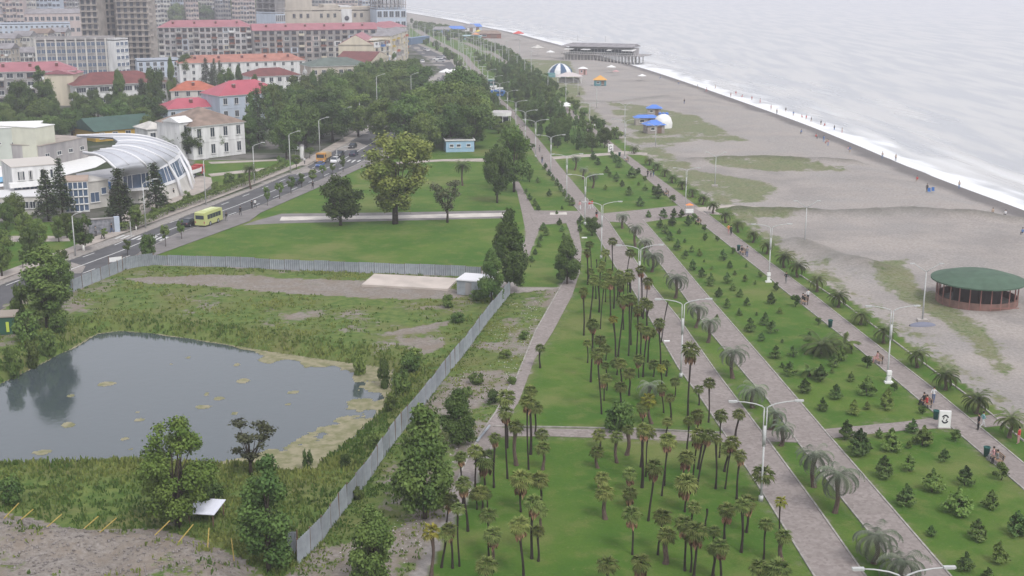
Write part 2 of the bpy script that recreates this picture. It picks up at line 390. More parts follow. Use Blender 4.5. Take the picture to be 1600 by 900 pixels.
BPL=[(1740,885),(1600,765),(1495,675),(1462,647),(1347,550),(1220,450),(1200,432),(1055,317),(975,250),(921,207),(873,166),(856,151),(829,133),(808,115),(773,88),(747,78),(725,68),(690,54),(660,42)]
BPR=[(1740,845),(1600,725),(1540,675),(1455,605),(1380,547),(1257,450),(1200,408),(1100,330),(1025,275),(975,238),(936,207),(891,170),(877,159),(835,131),(813,112),(778,85),(752,75),(728,65),(694,51),(664,40)]
EL=[(884,347),(890,362),(895,380),(895,405),(889,428),(875,450),(837,517),(807,590),(796,604),(775,644),(750,680),(722,735),(705,775)]
ER=[(900,343),(904,360),(909,390),(906,426),(894,462),(862,522),(835,562),(812,625),(798,648),(784,668),(756,715),(732,765),(720,790)]
edge_d=np.full(gx.shape,1e9)
for l_ in (MAINL,MAINR,MIDL,MIDR,BPL,BPR,EL,ER,[(770,667),(860,668),(1000,671),(1125,677)],[(755,684),(860,684),(1100,692)],[(1302,687),(1354,681),(1420,674),(1495,670)],[(1288,669),(1354,663),(1416,657),(1462,650)]): edge_d=np.minimum(edge_d,dline(gx,gy,w2(l_)))
lawnv=lawn*(1-.75*np.exp(-(edge_d/(.25+1.1*n2*n1*2))**2)*(fbm(gx/1.1,gy/1.1,95)>.42)); rough=np.where(lawn,.35+.5*n2,rough); dirt=np.where(lawn,1.,dirt)
col1=np.stack([lawnv,np.clip(rough,0,1),dirt,np.ones_like(gx)],1)
wet=(1-sstep(5.5,9,gsd+6*(fbm(gx/12,gy/12,91)-.5)))
ridge=np.zeros(gx.shape)
for r,wd,kx in zip(RIDGES,(2.0,3.0,2.0,3.0),(1,.7,.8,.5)): ridge=np.maximum(ridge,kx*np.exp(-(dline(gx,gy-0*gy,r)/wd)**2))
col2=np.stack([np.clip(wet,0,1),np.clip(ridge*(.3+n2),0,1),city*1.0,np.ones_like(gx)],1)
PATHEDGES=dict()
def gmat():
    m=bpy.data.materials.new('land_surface'); m.use_nodes=True; t=m.node_tree; b=t.nodes['Principled BSDF']; b.inputs['Roughness'].default_value=.95; b.inputs['Specular IOR Level'].default_value=.1
    N=t.nodes.new; L=t.links.new
    geo=N('ShaderNodeNewGeometry')
    a1=N('ShaderNodeAttribute'); a1.attribute_name='m1'; s1=N('ShaderNodeSeparateColor'); L(a1.outputs['Color'],s1.inputs[0])
    a2=N('ShaderNodeAttribute'); a2.attribute_name='m2'; s2=N('ShaderNodeSeparateColor'); L(a2.outputs['Color'],s2.inputs[0])
    def noise(sc,det=5,ro=.6,vec=None):
        n=N('ShaderNodeTexNoise'); n.inputs['Scale'].default_value=sc; n.inputs['Detail'].default_value=det; n.inputs['Roughness'].default_value=ro
        L(vec or geo.outputs['Position'],n.inputs['Vector']); return n.outputs[0]
    def rng(v,a,b_,c=0,d=1):
        n=N('ShaderNodeMapRange'); n.inputs[1].default_value=a; n.inputs[2].default_value=b_; n.inputs[3].default_value=c; n.inputs[4].default_value=d; L(v,n.inputs[0]); return n.outputs[0]
    def mix(f,A,B):
        n=N('ShaderNodeMix'); n.data_type='RGBA'
        if isinstance(f,float): n.inputs[0].default_value=f
        else: L(f,n.inputs[0])
        for i,v in ((6,A),(7,B)):
            if isinstance(v,tuple): n.inputs[i].default_value=(*v,1)
            else: L(v,n.inputs[i])
        return n.outputs[2]
    def math_(op,a,b_):
        n=N('ShaderNodeMath'); n.operation=op
        for i,v in ((0,a),(1,b_)):
            if isinstance(v,(float,int)): n.inputs[i].default_value=v
            else: L(v,n.inputs[i])
        return n.outputs[0]
    # pebble beach
    fine=noise(2.2,8,.75); med=noise(.09,5,.6); grit=noise(9,4,.8)
    beach=mix(rng(fine,.35,.65),(.21,.196,.184),(.36,.338,.318)); beach=mix(rng(noise(.02,4,.6),.45,.6,0,.45),beach,(.19,.17,.155)); beach=mix(rng(med,.4,.62),beach,mix(rng(fine,.35,.65),(.25,.22,.20),(.38,.35,.32)))
    beach=mix(rng(grit,.60,.72,0,.5),beach,(.13,.12,.12))
    # dirt and gravel
    d=mix(rng(fine,.35,.68),(.155,.135,.115),(.31,.285,.26)); d=mix(rng(noise(.35,6),.42,.6,0,.7),d,(.20,.165,.13)); d=mix(rng(grit,.62,.7,0,.8),d,(.42,.40,.38))
    base=mix(s1.outputs[2],beach,d)
    # rough green
    rg=mix(rng(noise(.8,7,.7),.35,.65),(.055,.108,.022),(.145,.185,.052)); rg=mix(rng(noise(.16,4),.45,.65,0,.7),rg,(.15,.145,.06))
    rg=mix(math_('MULTIPLY',math_('SUBTRACT',1.0,s1.outputs[2]),rng(noise(1.6,6,.8),.40,.56,.10,.60)),rg,mix(rng(fine,.35,.65),(.17,.15,.12),(.30,.27,.22)))
    rf=math_('ADD',s1.outputs[1],math_('MULTIPLY',math_('SUBTRACT',noise(1.1,7,.75),.5),1.5))
    base=mix(rng(rf,.40,.55),base,rg)
    # mown lawn
    l=mix(rng(noise(.10,5,.6),.4,.62),(.058,.134,.018),(.104,.172,.028)); l=mix(rng(noise(.35,5,.7),.5,.66,0,.65),l,(.165,.185,.055)); l=mix(rng(noise(5,8,.85),.38,.62,0,.55),l,(.045,.085,.014)); l=mix(rng(noise(.05,4,.6),.53,.66,0,.7),l,(.16,.17,.062)); l=mix(rng(noise(1.3,6,.8),.58,.70,0,.6),l,(.20,.185,.085)); l=mix(rng(noise(.6,7,.75),.56,.68,0,.55),l,(.05,.10,.016))
    base=mix(s1.outputs[0],base,l)
    # city ground
    cg=mix(rng(noise(.05,4),.45,.55),(.04,.055,.025),(.16,.15,.14))
    base=mix(s2.outputs[2],base,cg)
    base=mix(math_('MULTIPLY',s2.outputs[1],.75),base,(.065,.068,.05))
    base=mix(math_('MULTIPLY',s2.outputs[0],.68),base,(.075,.07,.072))
    L(base,b.inputs['Base Color'])
    bp=N('ShaderNodeBump'); bp.inputs['Strength'].default_value=.6; bp.inputs['Distance'].default_value=.15; L(fine,bp.inputs['Height']); L(bp.outputs[0],b.inputs['Normal'])
    return m
me=npmesh('ground',np.stack([gx,gy,gz],1),FQ,[gmat()],True)
for nm,c in (('m1',col1),('m2',col2)):
    a=me.color_attributes.new(nm,'FLOAT_COLOR','POINT'); a.data.foreach_set('color',c.astype(np.float32).ravel())
struct(mo('ground',me))
# ================================================================== SEA
L0=res(SHORE,2)  # dummy
Ss=[]; acc=0
for a,b in zip(SHORE,SHORE[1:]):
    n=max(1,int((b-a).length/ (4 if a.y<1200 else 60)))
    for k in range(n): Ss.append(a.lerp(b,k/n))
Ss.append(SHORE[-1]); Ss=np.array([[p.x,p.y] for p in Ss])
ns_=len(Ss)
# a smoothed far guide so that lines fan out without crossing
ds=[-2,-1,0]; v=0
while v<5000: v+=.9+v*.012; ds.append(v)
ds=np.array(ds)
tang=np.gradient(Ss,axis=0); k=25
ker=np.ones(2*k+1)/(2*k+1)
tang=np.stack([np.convolve(np.pad(tang[:,i],k,'edge'),ker,'valid') for i in (0,1)],1)
tang/=np.linalg.norm(tang,axis=1)[:,None]; nrm=np.stack([tang[:,1],-tang[:,0]],1)
glob=np.array([math.cos(R(12)),math.sin(R(12))])
SX=np.zeros((ns_,len(ds)));SY=np.zeros_like(SX)
for j,dd in enumerate(ds):
    wgt=min(max(dd,0)/250,1); nn=nrm*(1-wgt)+glob*wgt; nn/=np.linalg.norm(nn,axis=1)[:,None]
    SX[:,j]=Ss[:,0]+nn[:,0]*dd; SY[:,j]=Ss[:,1]+nn[:,1]*dd
DD=np.tile(ds,(ns_,1)); sx=SX.ravel(); sy=SY.ravel(); dd=DD.ravel()
al=np.repeat(np.arange(ns_)*4.0,len(ds))
ph=dd/13+2.6*fbm(al/90,dd/60,51)+.8*fbm(al/20,dd/20,52)
wave=(np.sin(ph)*.5+.5)**3*.42*np.exp(-dd/160)*sstep(2,15,dd)+ (fbm(al/9,dd/5,55)-.5)*.25*np.exp(-dd/200)
edge=2.5*(fbm(al/12,al*0,57)-.5)*2
foam=1-sstep(2.5,9,dd+2*edge+13*(fbm(al/6,dd/2.5,58)-.5))
fl=fbm(al/45,dd/6,59)
foam=np.maximum(foam,sstep(.47,.66,fl)*np.exp(-((dd-13)/8)**2)*.6)
foam=np.maximum(foam,sstep(.60,.72,fbm(al/35,dd/5,61))*np.exp(-((dd-36)/12)**2)*.35)
szz=SEAZ+.02+wave*sstep(-2,4,dd)+.12*foam
n2_=len(ds); ii=np.arange((ns_-1)*(n2_-1)); r_=ii//(n2_-1); c_=ii%(n2_-1); a_=r_*n2_+c_
FS=np.stack([a_,a_+1,a_+n2_+1,a_+n2_],1)[:,::-1]
m=bpy.data.materials.new('sea_water'); m.use_nodes=True; t=m.node_tree; b=t.nodes['Principled BSDF']; L=t.links.new; N=t.nodes.new
b.inputs['Roughness'].default_value=.22; b.inputs['IOR'].default_value=1.33
geo=N('ShaderNodeNewGeometry'); mp=N('ShaderNodeMapping'); mp.inputs['Rotation'].default_value=(0,0,R(-8)); mp.inputs['Scale'].default_value=(.35,.045,.1)
L(geo.outputs['Position'],mp.inputs[0]); n=N('ShaderNodeTexNoise'); n.inputs['Scale'].default_value=.35; n.inputs['Detail'].default_value=5; L(mp.outputs[0],n.inputs['Vector'])
n3_=N('ShaderNodeTexNoise'); n3_.inputs['Scale'].default_value=.6; n3_.inputs['Detail'].default_value=6; L(geo.outputs['Position'],n3_.inputs['Vector'])
ad=N('ShaderNodeMath'); ad.operation='MULTIPLY_ADD'; ad.inputs[1].default_value=.12; L(n3_.outputs[0],ad.inputs[0]); L(n.outputs[0],ad.inputs[2])
bp=N('ShaderNodeBump'); bp.inputs['Strength'].default_value=.22; bp.inputs['Distance'].default_value=1.5; L(ad.outputs[0],bp.inputs['Height']); L(bp.outputs[0],b.inputs['Normal'])
fa=N('ShaderNodeAttribute'); fa.attribute_name='foam'
wc=N('ShaderNodeMix'); wc.data_type='RGBA'; wc.inputs[6].default_value=(.335,.345,.35,1); wc.inputs[7].default_value=(.43,.425,.405,1)
mr=N('ShaderNodeMapRange'); mr.inputs[1].default_value=.42; mr.inputs[2].default_value=.58; L(n.outputs[0],mr.inputs[0]); L(mr.outputs[0],wc.inputs[0])
cm=N('ShaderNodeMix'); cm.data_type='RGBA'; cm.inputs[7].default_value=(.72,.73,.74,1); L(fa.outputs['Fac'],cm.inputs[0]); L(wc.outputs[2],cm.inputs[6]); L(cm.outputs[2],b.inputs['Base Color'])
rm=N('ShaderNodeMapRange'); rm.inputs[3].default_value=.24; rm.inputs[4].default_value=.9; L(fa.outputs['Fac'],rm.inputs[0]); L(rm.outputs[0],b.inputs['Roughness'])
me=npmesh('sea',np.stack([sx,sy,szz],1),FS,[m],True)
a=me.attributes.new('foam','FLOAT','POINT'); a.data.foreach_set('value',foam.astype(np.float32))
struct(mo('sea',me))
# ================================================================== POND
m=bpy.data.materials.new('pond_water'); m.use_nodes=True; t=m.node_tree; b=t.nodes['Principled BSDF']
b.inputs['Base Color'].default_value=(.055,.072,.078,1); b.inputs['Roughness'].default_value=.08; b.inputs['IOR'].default_value=1.45; b.inputs['Specular IOR Level'].default_value=.9
tc=t.nodes.new('ShaderNodeNewGeometry'); n=t.nodes.new('ShaderNodeTexNoise'); n.inputs['Scale'].default_value=1.2; n.inputs['Detail'].default_value=3; t.links.new(tc.outputs['Position'],n.inputs['Vector'])
bp=t.nodes.new('ShaderNodeBump'); bp.inputs['Strength'].default_value=.16; bp.inputs['Distance'].default_value=.08; t.links.new(n.outputs[0],bp.inputs['Height']); t.links.new(bp.outputs[0],b.inputs['Normal'])
cx=sum(p.x for p in POND)/len(POND); cy=sum(p.y for p in POND)/len(POND)
mb=MB(); ex=[(cx+(p.x-cx)*1.08,cy+(p.y-cy)*1.12) for p in POND]
mb.prism(ex,PONDZ-.02,PONDZ,m); struct(mb.build('pond_water'))
# algae: cells kept by noise near the right and far banks, and islands
cell=.2; xs=np.arange(min(p.x for p in POND),max(p.x for p in POND),cell); yss=np.arange(min(p.y for p in POND),max(p.y for p in POND),cell)
AX,AY=np.meshgrid(xs,yss); ax=AX.ravel()+cell/2; ay=AY.ravel()+cell/2; ins=inpoly(ax,ay,POND)
ax,ay=ax[ins],ay[ins]; pd=dline(ax,ay,POND,True)
apx,apy=PX(ax,ay,PONDZ+0*ax)
rw=sstep(300,480,apx)*sstep(400,560,apx)
bandw=.25+.9*sstep(330,430,apx)+ 3.4*np.exp(-(dline(ax,ay,[tuple(P(x,y,PONDZ)[:2]) for x,y in [(480,563),(590,575),(608,600),(585,650),(520,710)]])/6)**2)*(apx>400)+2*np.exp(-(dline(ax,ay,[tuple(P(x,y,PONDZ)[:2]) for x,y in [(560,670),(470,735),(400,728)]])/4)**2)
nn=fbm(ax/3,ay/3,71,5)
keep=(pd+ (nn-.5)*13*np.minimum(1,bandw/4) < bandw*.75)&(pd<bandw*1.6)
isl=[(165,600,18,5),(108,664,13,6),(110,618,8,3),(317,636,16,4),(343,622,11,4),(380,595,12,5),(370,570,8,3),(458,613,14,4),(218,656,10,3),(65,707,20,6),(366,646,6,3),(323,616,4,4),(294,559,5,2),(267,569,4,2),(195,686,8,3),(205,702,5,2),(450,632,5,2),(215,644,4,1.5)]
for (x,y,a,b_) in isl:
    dx=(apx-x)/(a*.9); dy=(apy-y+(apx-x)*.12)/(b_*.8)
    keep|=(dx*dx+dy*dy+ (fbm(ax/.9,ay/.9,75)-.5)*1.5)<.8
ax,ay=ax[keep],ay[keep]; n=len(ax); h=cell/2
rg=np.random.RandomState(3)
V=np.zeros((n,4,3)); 
for k,(sxx,syy) in enumerate(((-1,-1),(1,-1),(1,1),(-1,1))): V[:,k,0]=ax+sxx*h; V[:,k,1]=ay+syy*h; V[:,k,2]=PONDZ+.012
ALG=mat('algae_scum',(.17,.17,.085),.95,noise=.3,nscale=1.2,col2=(.27,.245,.16))
if n:
    o=mo('algae',npmesh('algae',V.reshape(-1,3),np.arange(4*n).reshape(-1,4),[ALG])); tag(o,'yellowish algae scum floating along the pond bank and in small rafts','algae',kind='stuff')
# ================================================================== PATHS, ROAD
def brickmat():
    m=bpy.data.materials.new('paving_blocks'); m.use_nodes=True; t=m.node_tree; b=t.nodes['Principled BSDF']; b.inputs['Roughness'].default_value=.9; b.inputs['Specular IOR Level'].default_value=.15
    N=t.nodes.new; L=t.links.new; g=N('ShaderNodeNewGeometry')
    v=N('ShaderNodeTexVoronoi'); v.inputs['Scale'].default_value=3.2; L(g.outputs['Position'],v.inputs['Vector'])
    n=N('ShaderNodeTexNoise'); n.inputs['Scale'].default_value=.25; n.inputs['Detail'].default_value=6; L(g.outputs['Position'],n.inputs['Vector'])
    s=N('ShaderNodeSeparateColor'); L(v.outputs['Color'],s.inputs[0])
    mx=N('ShaderNodeMix'); mx.data_type='RGBA'; mx.inputs[6].default_value=(.21,.18,.168,1); mx.inputs[7].default_value=(.295,.262,.245,1); L(s.outputs[0],mx.inputs[0])
    m2=N('ShaderNodeMix'); m2.data_type='RGBA'; mr=N('ShaderNodeMapRange'); mr.inputs[1].default_value=.4; mr.inputs[2].default_value=.65; mr.inputs[4].default_value=.5; L(n.outputs[0],mr.inputs[0]); L(mr.outputs[0],m2.inputs[0]); L(mx.outputs[2],m2.inputs[6]); m2.inputs[7].default_value=(.21,.185,.17,1)
    L(m2.outputs[2],b.inputs['Base Color']); return m
PAVE=brickmat()
ASPH=mat('asphalt',(.10,.10,.105),.9,noise=.25,nscale=.3)
ASPH2=mat('pavement_asphalt',(.21,.195,.19),.9,noise=.25,nscale=.4)
LPAVE=mat('light_paving',(.42,.37,.33),.85,noise=.25,nscale=.5)
MARK=mat('road_marking',(.62,.62,.6),.7,noise=.25,nscale=2)
def sheet(name,pl,z,m,world=False,thick=.05):
    pts=pl if world else w2(pl)
    mb=MB(); mb.prism([tuple(p[:2]) for p in pts],z-thick,z,m); return struct(mb.build(name))
def offset(line,d):
    out=[]
    for i,p in enumerate(line):
        a=Vector(line[max(i-1,0)][:2]); b=Vector(line[min(i+1,len(line)-1)][:2]); t=(b-a).normalized(); out.append((p[0]-t.y*d,p[1]+t.x*d))
    return out
def kerb(line,wd=.16,h=.10,name='kerb',m=None):
    mb=MB(); A=offset(line,wd/2); B=offset(line,-wd/2); mb.prism(A+B[::-1],-.05,h,m or KERB); return struct(mb.build(name))
sheet('promenade',MAINL+MAINR[::-1],.03,PAVE)
sheet('middle_path',MIDL+MIDR[::-1],.034,PAVE)
sheet('beach_path',BPL+BPR[::-1],.038,PAVE)
for l in (MAINL,MAINR,MIDL,MIDR,BPL,BPR): kerb(w2([p for p in l if p[1]>300]))
kerb(w2([(1250,430),(1322,477),(1415,547),(1462,582),(1530,632),(1600,690)]),wd=.2,h=.12)
sheet('cross_path',[(938,334),(1000,328),(1062,321),(1085,336),(1010,347),(975,348),(945,346)],.042,PAVE)
sheet('cross_path',[(1085,325),(1140,320),(1230,326),(1235,333),(1130,336),(1100,334)],.046,LPAVE)
sheet('cross_path',[(770,669),(860,670),(1000,673),(1130,678),(1140,692),(1100,690),(860,682),(755,682)],.05,PAVE)
sheet('cross_path',[(1190,672),(1243,677),(1258,692),(1200,690)],.05,PAVE)
sheet('cross_path',[(1288,671),(1354,665),(1416,659),(1465,652),(1495,668),(1420,672),(1354,679),(1302,685)],.05,PAVE)
sheet('cross_path',[(1508,654),(1570,646),(1640,640),(1650,655),(1540,668)],.05,PAVE)
sheet('cross_path',[(862,245),(950,239),(975,236),(1012,239),(1010,243),(975,241),(865,249)],.046,LPAVE)
sheet('cross_path',[(560,257),(690,249),(780,247),(810,250),(810,253),(690,252),(565,261)],.03,LPAVE)
WL=[(800,285),(808,300),(815,330),(822,365),(816,400),(803,440),(797,458)]
WR=[(810,283),(822,305),(836,331),(846,350),(834,380),(822,410),(812,440),(806,460)]
sheet('west_path',WL+WR[::-1],.028,PAVE)
sheet('junction',[(834,329),(905,330),(910,345),(890,345),(884,349),(850,351),(836,350),(828,335)],.054,PAVE)
sheet('east_path',EL+ER[::-1],.058,PAVE); kerb(w2(EL[4:])); kerb(w2([(836,331),(846,334),(900,331)]))
kerb(w2([(770,667),(860,668),(1000,671),(1125,677)]),h=.14)
# road
RL=[(-200,520),(-80,475),(0,446),(100,410),(207,371),(300,334),(400,295),(482,260),(551,219),(600,190),(640,165),(668,140),(682,125),(688,108),(672,94),(654,84),(641,74)]
RR=[(-200,575),(-80,520),(0,484),(100,441),(210,400),(275,366),(400,325),(505,280),(557,258),(620,222),(680,180),(712,150),(722,132),(719,115),(702,93),(672,78),(645,66)]
RLw=res([P(*p) for p in RL],160); RRw=res([P(*p) for p in RR],160)
RLw=[Vector((*a,0)) for a in smooth([(p.x,p.y) for p in RLw],1)]; RRw=[Vector((*a,0)) for a in smooth([(p.x,p.y) for p in RRw],1)]
sheet('road',[p[:2] for p in RLw]+[p[:2] for p in RRw][::-1],.03,ASPH,True)
NW=[(242,400),(390,346),(407,333),(530,279),(562,264),(640,235)]
sheet('pavement',[(210,400),(275,366),(400,325),(505,280),(557,258),(630,222)]+NW[::-1],.10,ASPH2)
kerb([tuple(p[:2]) for p in RRw[30:120]],h=.14); kerb([tuple(p[:2]) for p in RLw[10:120]],h=.14)
FWa=[(-200,505),(0,438),(110,396),(200,362),(300,325),(400,287),(470,259)]; FWb=[(-200,495),(0,427),(60,405),(110,387),(150,370),(205,352),(300,316),(400,279),(470,254),(540,214),(556,205),(560,212),(545,222),(480,258)]
sheet('pavement',FWa+FWb[::-1],.10,LPAVE)
sheet('hall_floor',[(118,272),(180,262),(262,300),(238,318),(193,318),(140,300)],.08,mat('hall_floor_grey',(.34,.34,.35),.8,noise=.15,nscale=.5))
sheet('plaza',[(210,350),(240,330),(290,312),(318,299),(332,288),(330,278),(300,272),(280,290),(200,330),(150,350),(165,362)],.07,LPAVE)
sheet('park_path',[(-200,372),(0,369),(105,369),(110,377),(0,378),(-200,384)],.04,LPAVE)
sheet('park_path',[(325,272),(400,264),(445,259),(447,262),(400,268),(330,276)],.04,LPAVE)
sheet('park_path',[(325,253),(440,249),(440,251),(330,256)],.04,LPAVE)
# markings
mb=MB(); C=[(a+b)/2 for a,b in zip(RLw,RRw)]
C=res(C,400); seg=(C[1]-C[0]).length
def along(f0,f1,off,wd,z=.038):
    pts=[c for c in C[f0:f1+1]]
    if len(pts)<2: return
    l=[tuple(p[:2]) for p in pts]; mb.prism(offset(l,off+wd/2)+offset(l,off-wd/2)[::-1],z-.003,z,MARK)
along(20,150,0,.22); along(165,225,0,.22)
step=max(1,int(round(3.0/seg)))
for off in (3.3,-3.3):
    for k in range(20,260,step*3):
        if 118<k<150: continue
        along(k,k+step,off,.22)
def zebra(k0,n,wid=3.0):
    for i in range(n):
        off=-5.6+i*(11.2/(n-1)); a=C[k0]; t=(C[k0+1]-C[k0]).normalized(); nn_=Vector((-t.y,t.x,0))
        c=a+nn_*off; q=[c+t*wid/2+nn_*.25,c+t*wid/2-nn_*.25,c-t*wid/2-nn_*.25,c-t*wid/2+nn_*.25]
        mb.prism([tuple(p[:2]) for p in q],.039,.043,MARK)
def nearC(px,py):
    p=P(px,py); return min(range(len(C)-1),key=lambda i:(C[i]-p).length)
zebra(nearC(235,372),12,3.2); zebra(nearC(548,252),10)
struct(mb.build('road_marking'))
# slabs on the site
sl_=sheet('concrete_slab',[(585,430),(716,437),(700,454),(565,447)],.25,mat('pale_slab',(.52,.46,.41),.9,noise=.2,nscale=.3),thick=.4); del sl_['kind']; tag(sl_,'pale concrete slab lying inside the construction fence beside the grey shed','slab')
cw=mat('white_slab',(.58,.54,.49),.85,noise=.2,nscale=.5)
sheet('slab_path',[(440,339),(520,338),(620,337),(730,334),(788,333),(787,338),(730,340),(620,342),(520,343),(437,345)],.06,cw)
sheet('slab_path',[(860,332),(885,332),(886,336),(859,336)],.07,cw)
sheet('dirt_strip',[(400,345),(440,334),(620,332),(790,329),(800,333),(790,341),(620,345),(440,349),(380,352)],.03,ASPH2)
# ================================================================== VEGETATION
def rs(seed): return np.random.RandomState(seed)
def leaves(name,C_,Nn,size,tint,m,seed,asp=1.0,flat=0.0,m2=None):
    """one quad (folded leaf clump) per centre"""
    g=rs(seed); n=len(C_); size=np.broadcast_to(size,(n,))[:,None]
    N_=Nn+g.normal(0,.55,(n,3)); N_[:,2]+=flat; N_/=np.linalg.norm(N_,axis=1)[:,None]+1e-9
    T=np.cross(N_,g.normal(0,1,(n,3))); T/=np.linalg.norm(T,axis=1)[:,None]+1e-9; B=np.cross(N_,T)
    sz=size*g.uniform(.6,1.25,(n,1))
    V=np.stack([C_-T*sz*asp-B*sz*.25,C_+B*sz*.8-N_*sz*.1,C_+T*sz*asp+B*sz*.15,C_-B*sz*.75-N_*sz*.15],1)
    return npmesh(name,V.reshape(-1,3),np.arange(4*n).reshape(-1,4),[m],tint=np.repeat(tint,4))
def blobcrown(name,seed,H,Rr,base,nb,n,size,m,shape='round',br=.36,fill=.5):
    """uneven crown made of many leaf clumps gathered in sub-crowns"""
    g=rs(seed); bc=[];rr=[]
    for i in range(nb):
        a=g.uniform(0,2*math.pi); u=g.uniform(0,1)
        zz=base+(H-base)*u
        if shape=='round': prof=math.sqrt(max(0,1-(2*u-1)**2*.85))
        elif shape=='egg': prof=(1-u)**.6*min(1,.62+1.6*u)+.05
        elif shape=='cone': prof=(1-u)**.8*.95+.08
        elif shape=='column': prof=.75+.25*math.sin(u*math.pi)-(.5*max(0,u-.7)/.3)
        else: prof=.35+.75*u-.6*max(0,u-.8)*2   # spreading upward
        q=g.uniform(.35,1)**.6
        bc.append((math.cos(a)*Rr*prof*q*.72,math.sin(a)*Rr*prof*q*.72,zz)); rr.append(br*Rr*g.uniform(.7,1.25)*(.45+.55*prof))
    bc=np.array(bc); rr=np.array(rr); k=g.choice(nb,n,p=rr**2/np.sum(rr**2))
    d=g.normal(0,1,(n,3)); d/=np.linalg.norm(d,axis=1)[:,None]
    rad=(1-fill+fill*g.uniform(0,1,(n,1)))*rr[k][:,None]*g.uniform(.7,1.08,(n,1))
    d2=d*rad; d2[:,2]*=.8
    d2=d2+g.normal(0,.08*Rr*br*2,(n,3)); C_=bc[k]+d2; bt=g.uniform(0,1,nb)
    tint=np.clip(bt[k]*.55+g.uniform(0,.45,n)+.12*d[:,2],0,1)
    C_[:,2]=np.maximum(C_[:,2],.05); tint=np.clip(tint,0,1)
    return leaves(name,C_,d*1.0,size,tint,m,seed+1,flat=.35),bc
def trunkmesh(name,H,r,limbs,m=None,stems=1,seed=0,lime=False,n=7):
    g=random.Random(seed); mb=MB(); m=m or BARK
    for s_ in range(stems):
        ox,oy=(0,0) if stems==1 else (g.uniform(-.7,.7),g.uniform(-.6,.6))
        pts=[(ox,oy,-.3),(ox+g.uniform(-.1,.1),oy+g.uniform(-.1,.1),H*.35),(ox*1.6+g.uniform(-.25,.25),oy*1.6+g.uniform(-.25,.25),H*.7),(ox*2+g.uniform(-.3,.3),oy*2,H)]
        mb.tube(pts,[r*1.25,r*.85,r*.6,r*.25],m,n)
        if lime: mb.tube([(0,0,0),(0,0,1.0)],[r*1.3,r*1.12],LIME,n)
    for l in limbs:
        l=Vector(l); z0=H*g.uniform(.3,.65); a=Vector((0,0,z0)); mid=a.lerp(l,.5)+Vector((0,0,-.1*abs(l.z-z0)+g.uniform(-.2,.3)))
        mb.tube([a,mid,l],[r*.5,r*.33,r*.10],m,5)
    return mb.mesh(name,True)
PROTO={}
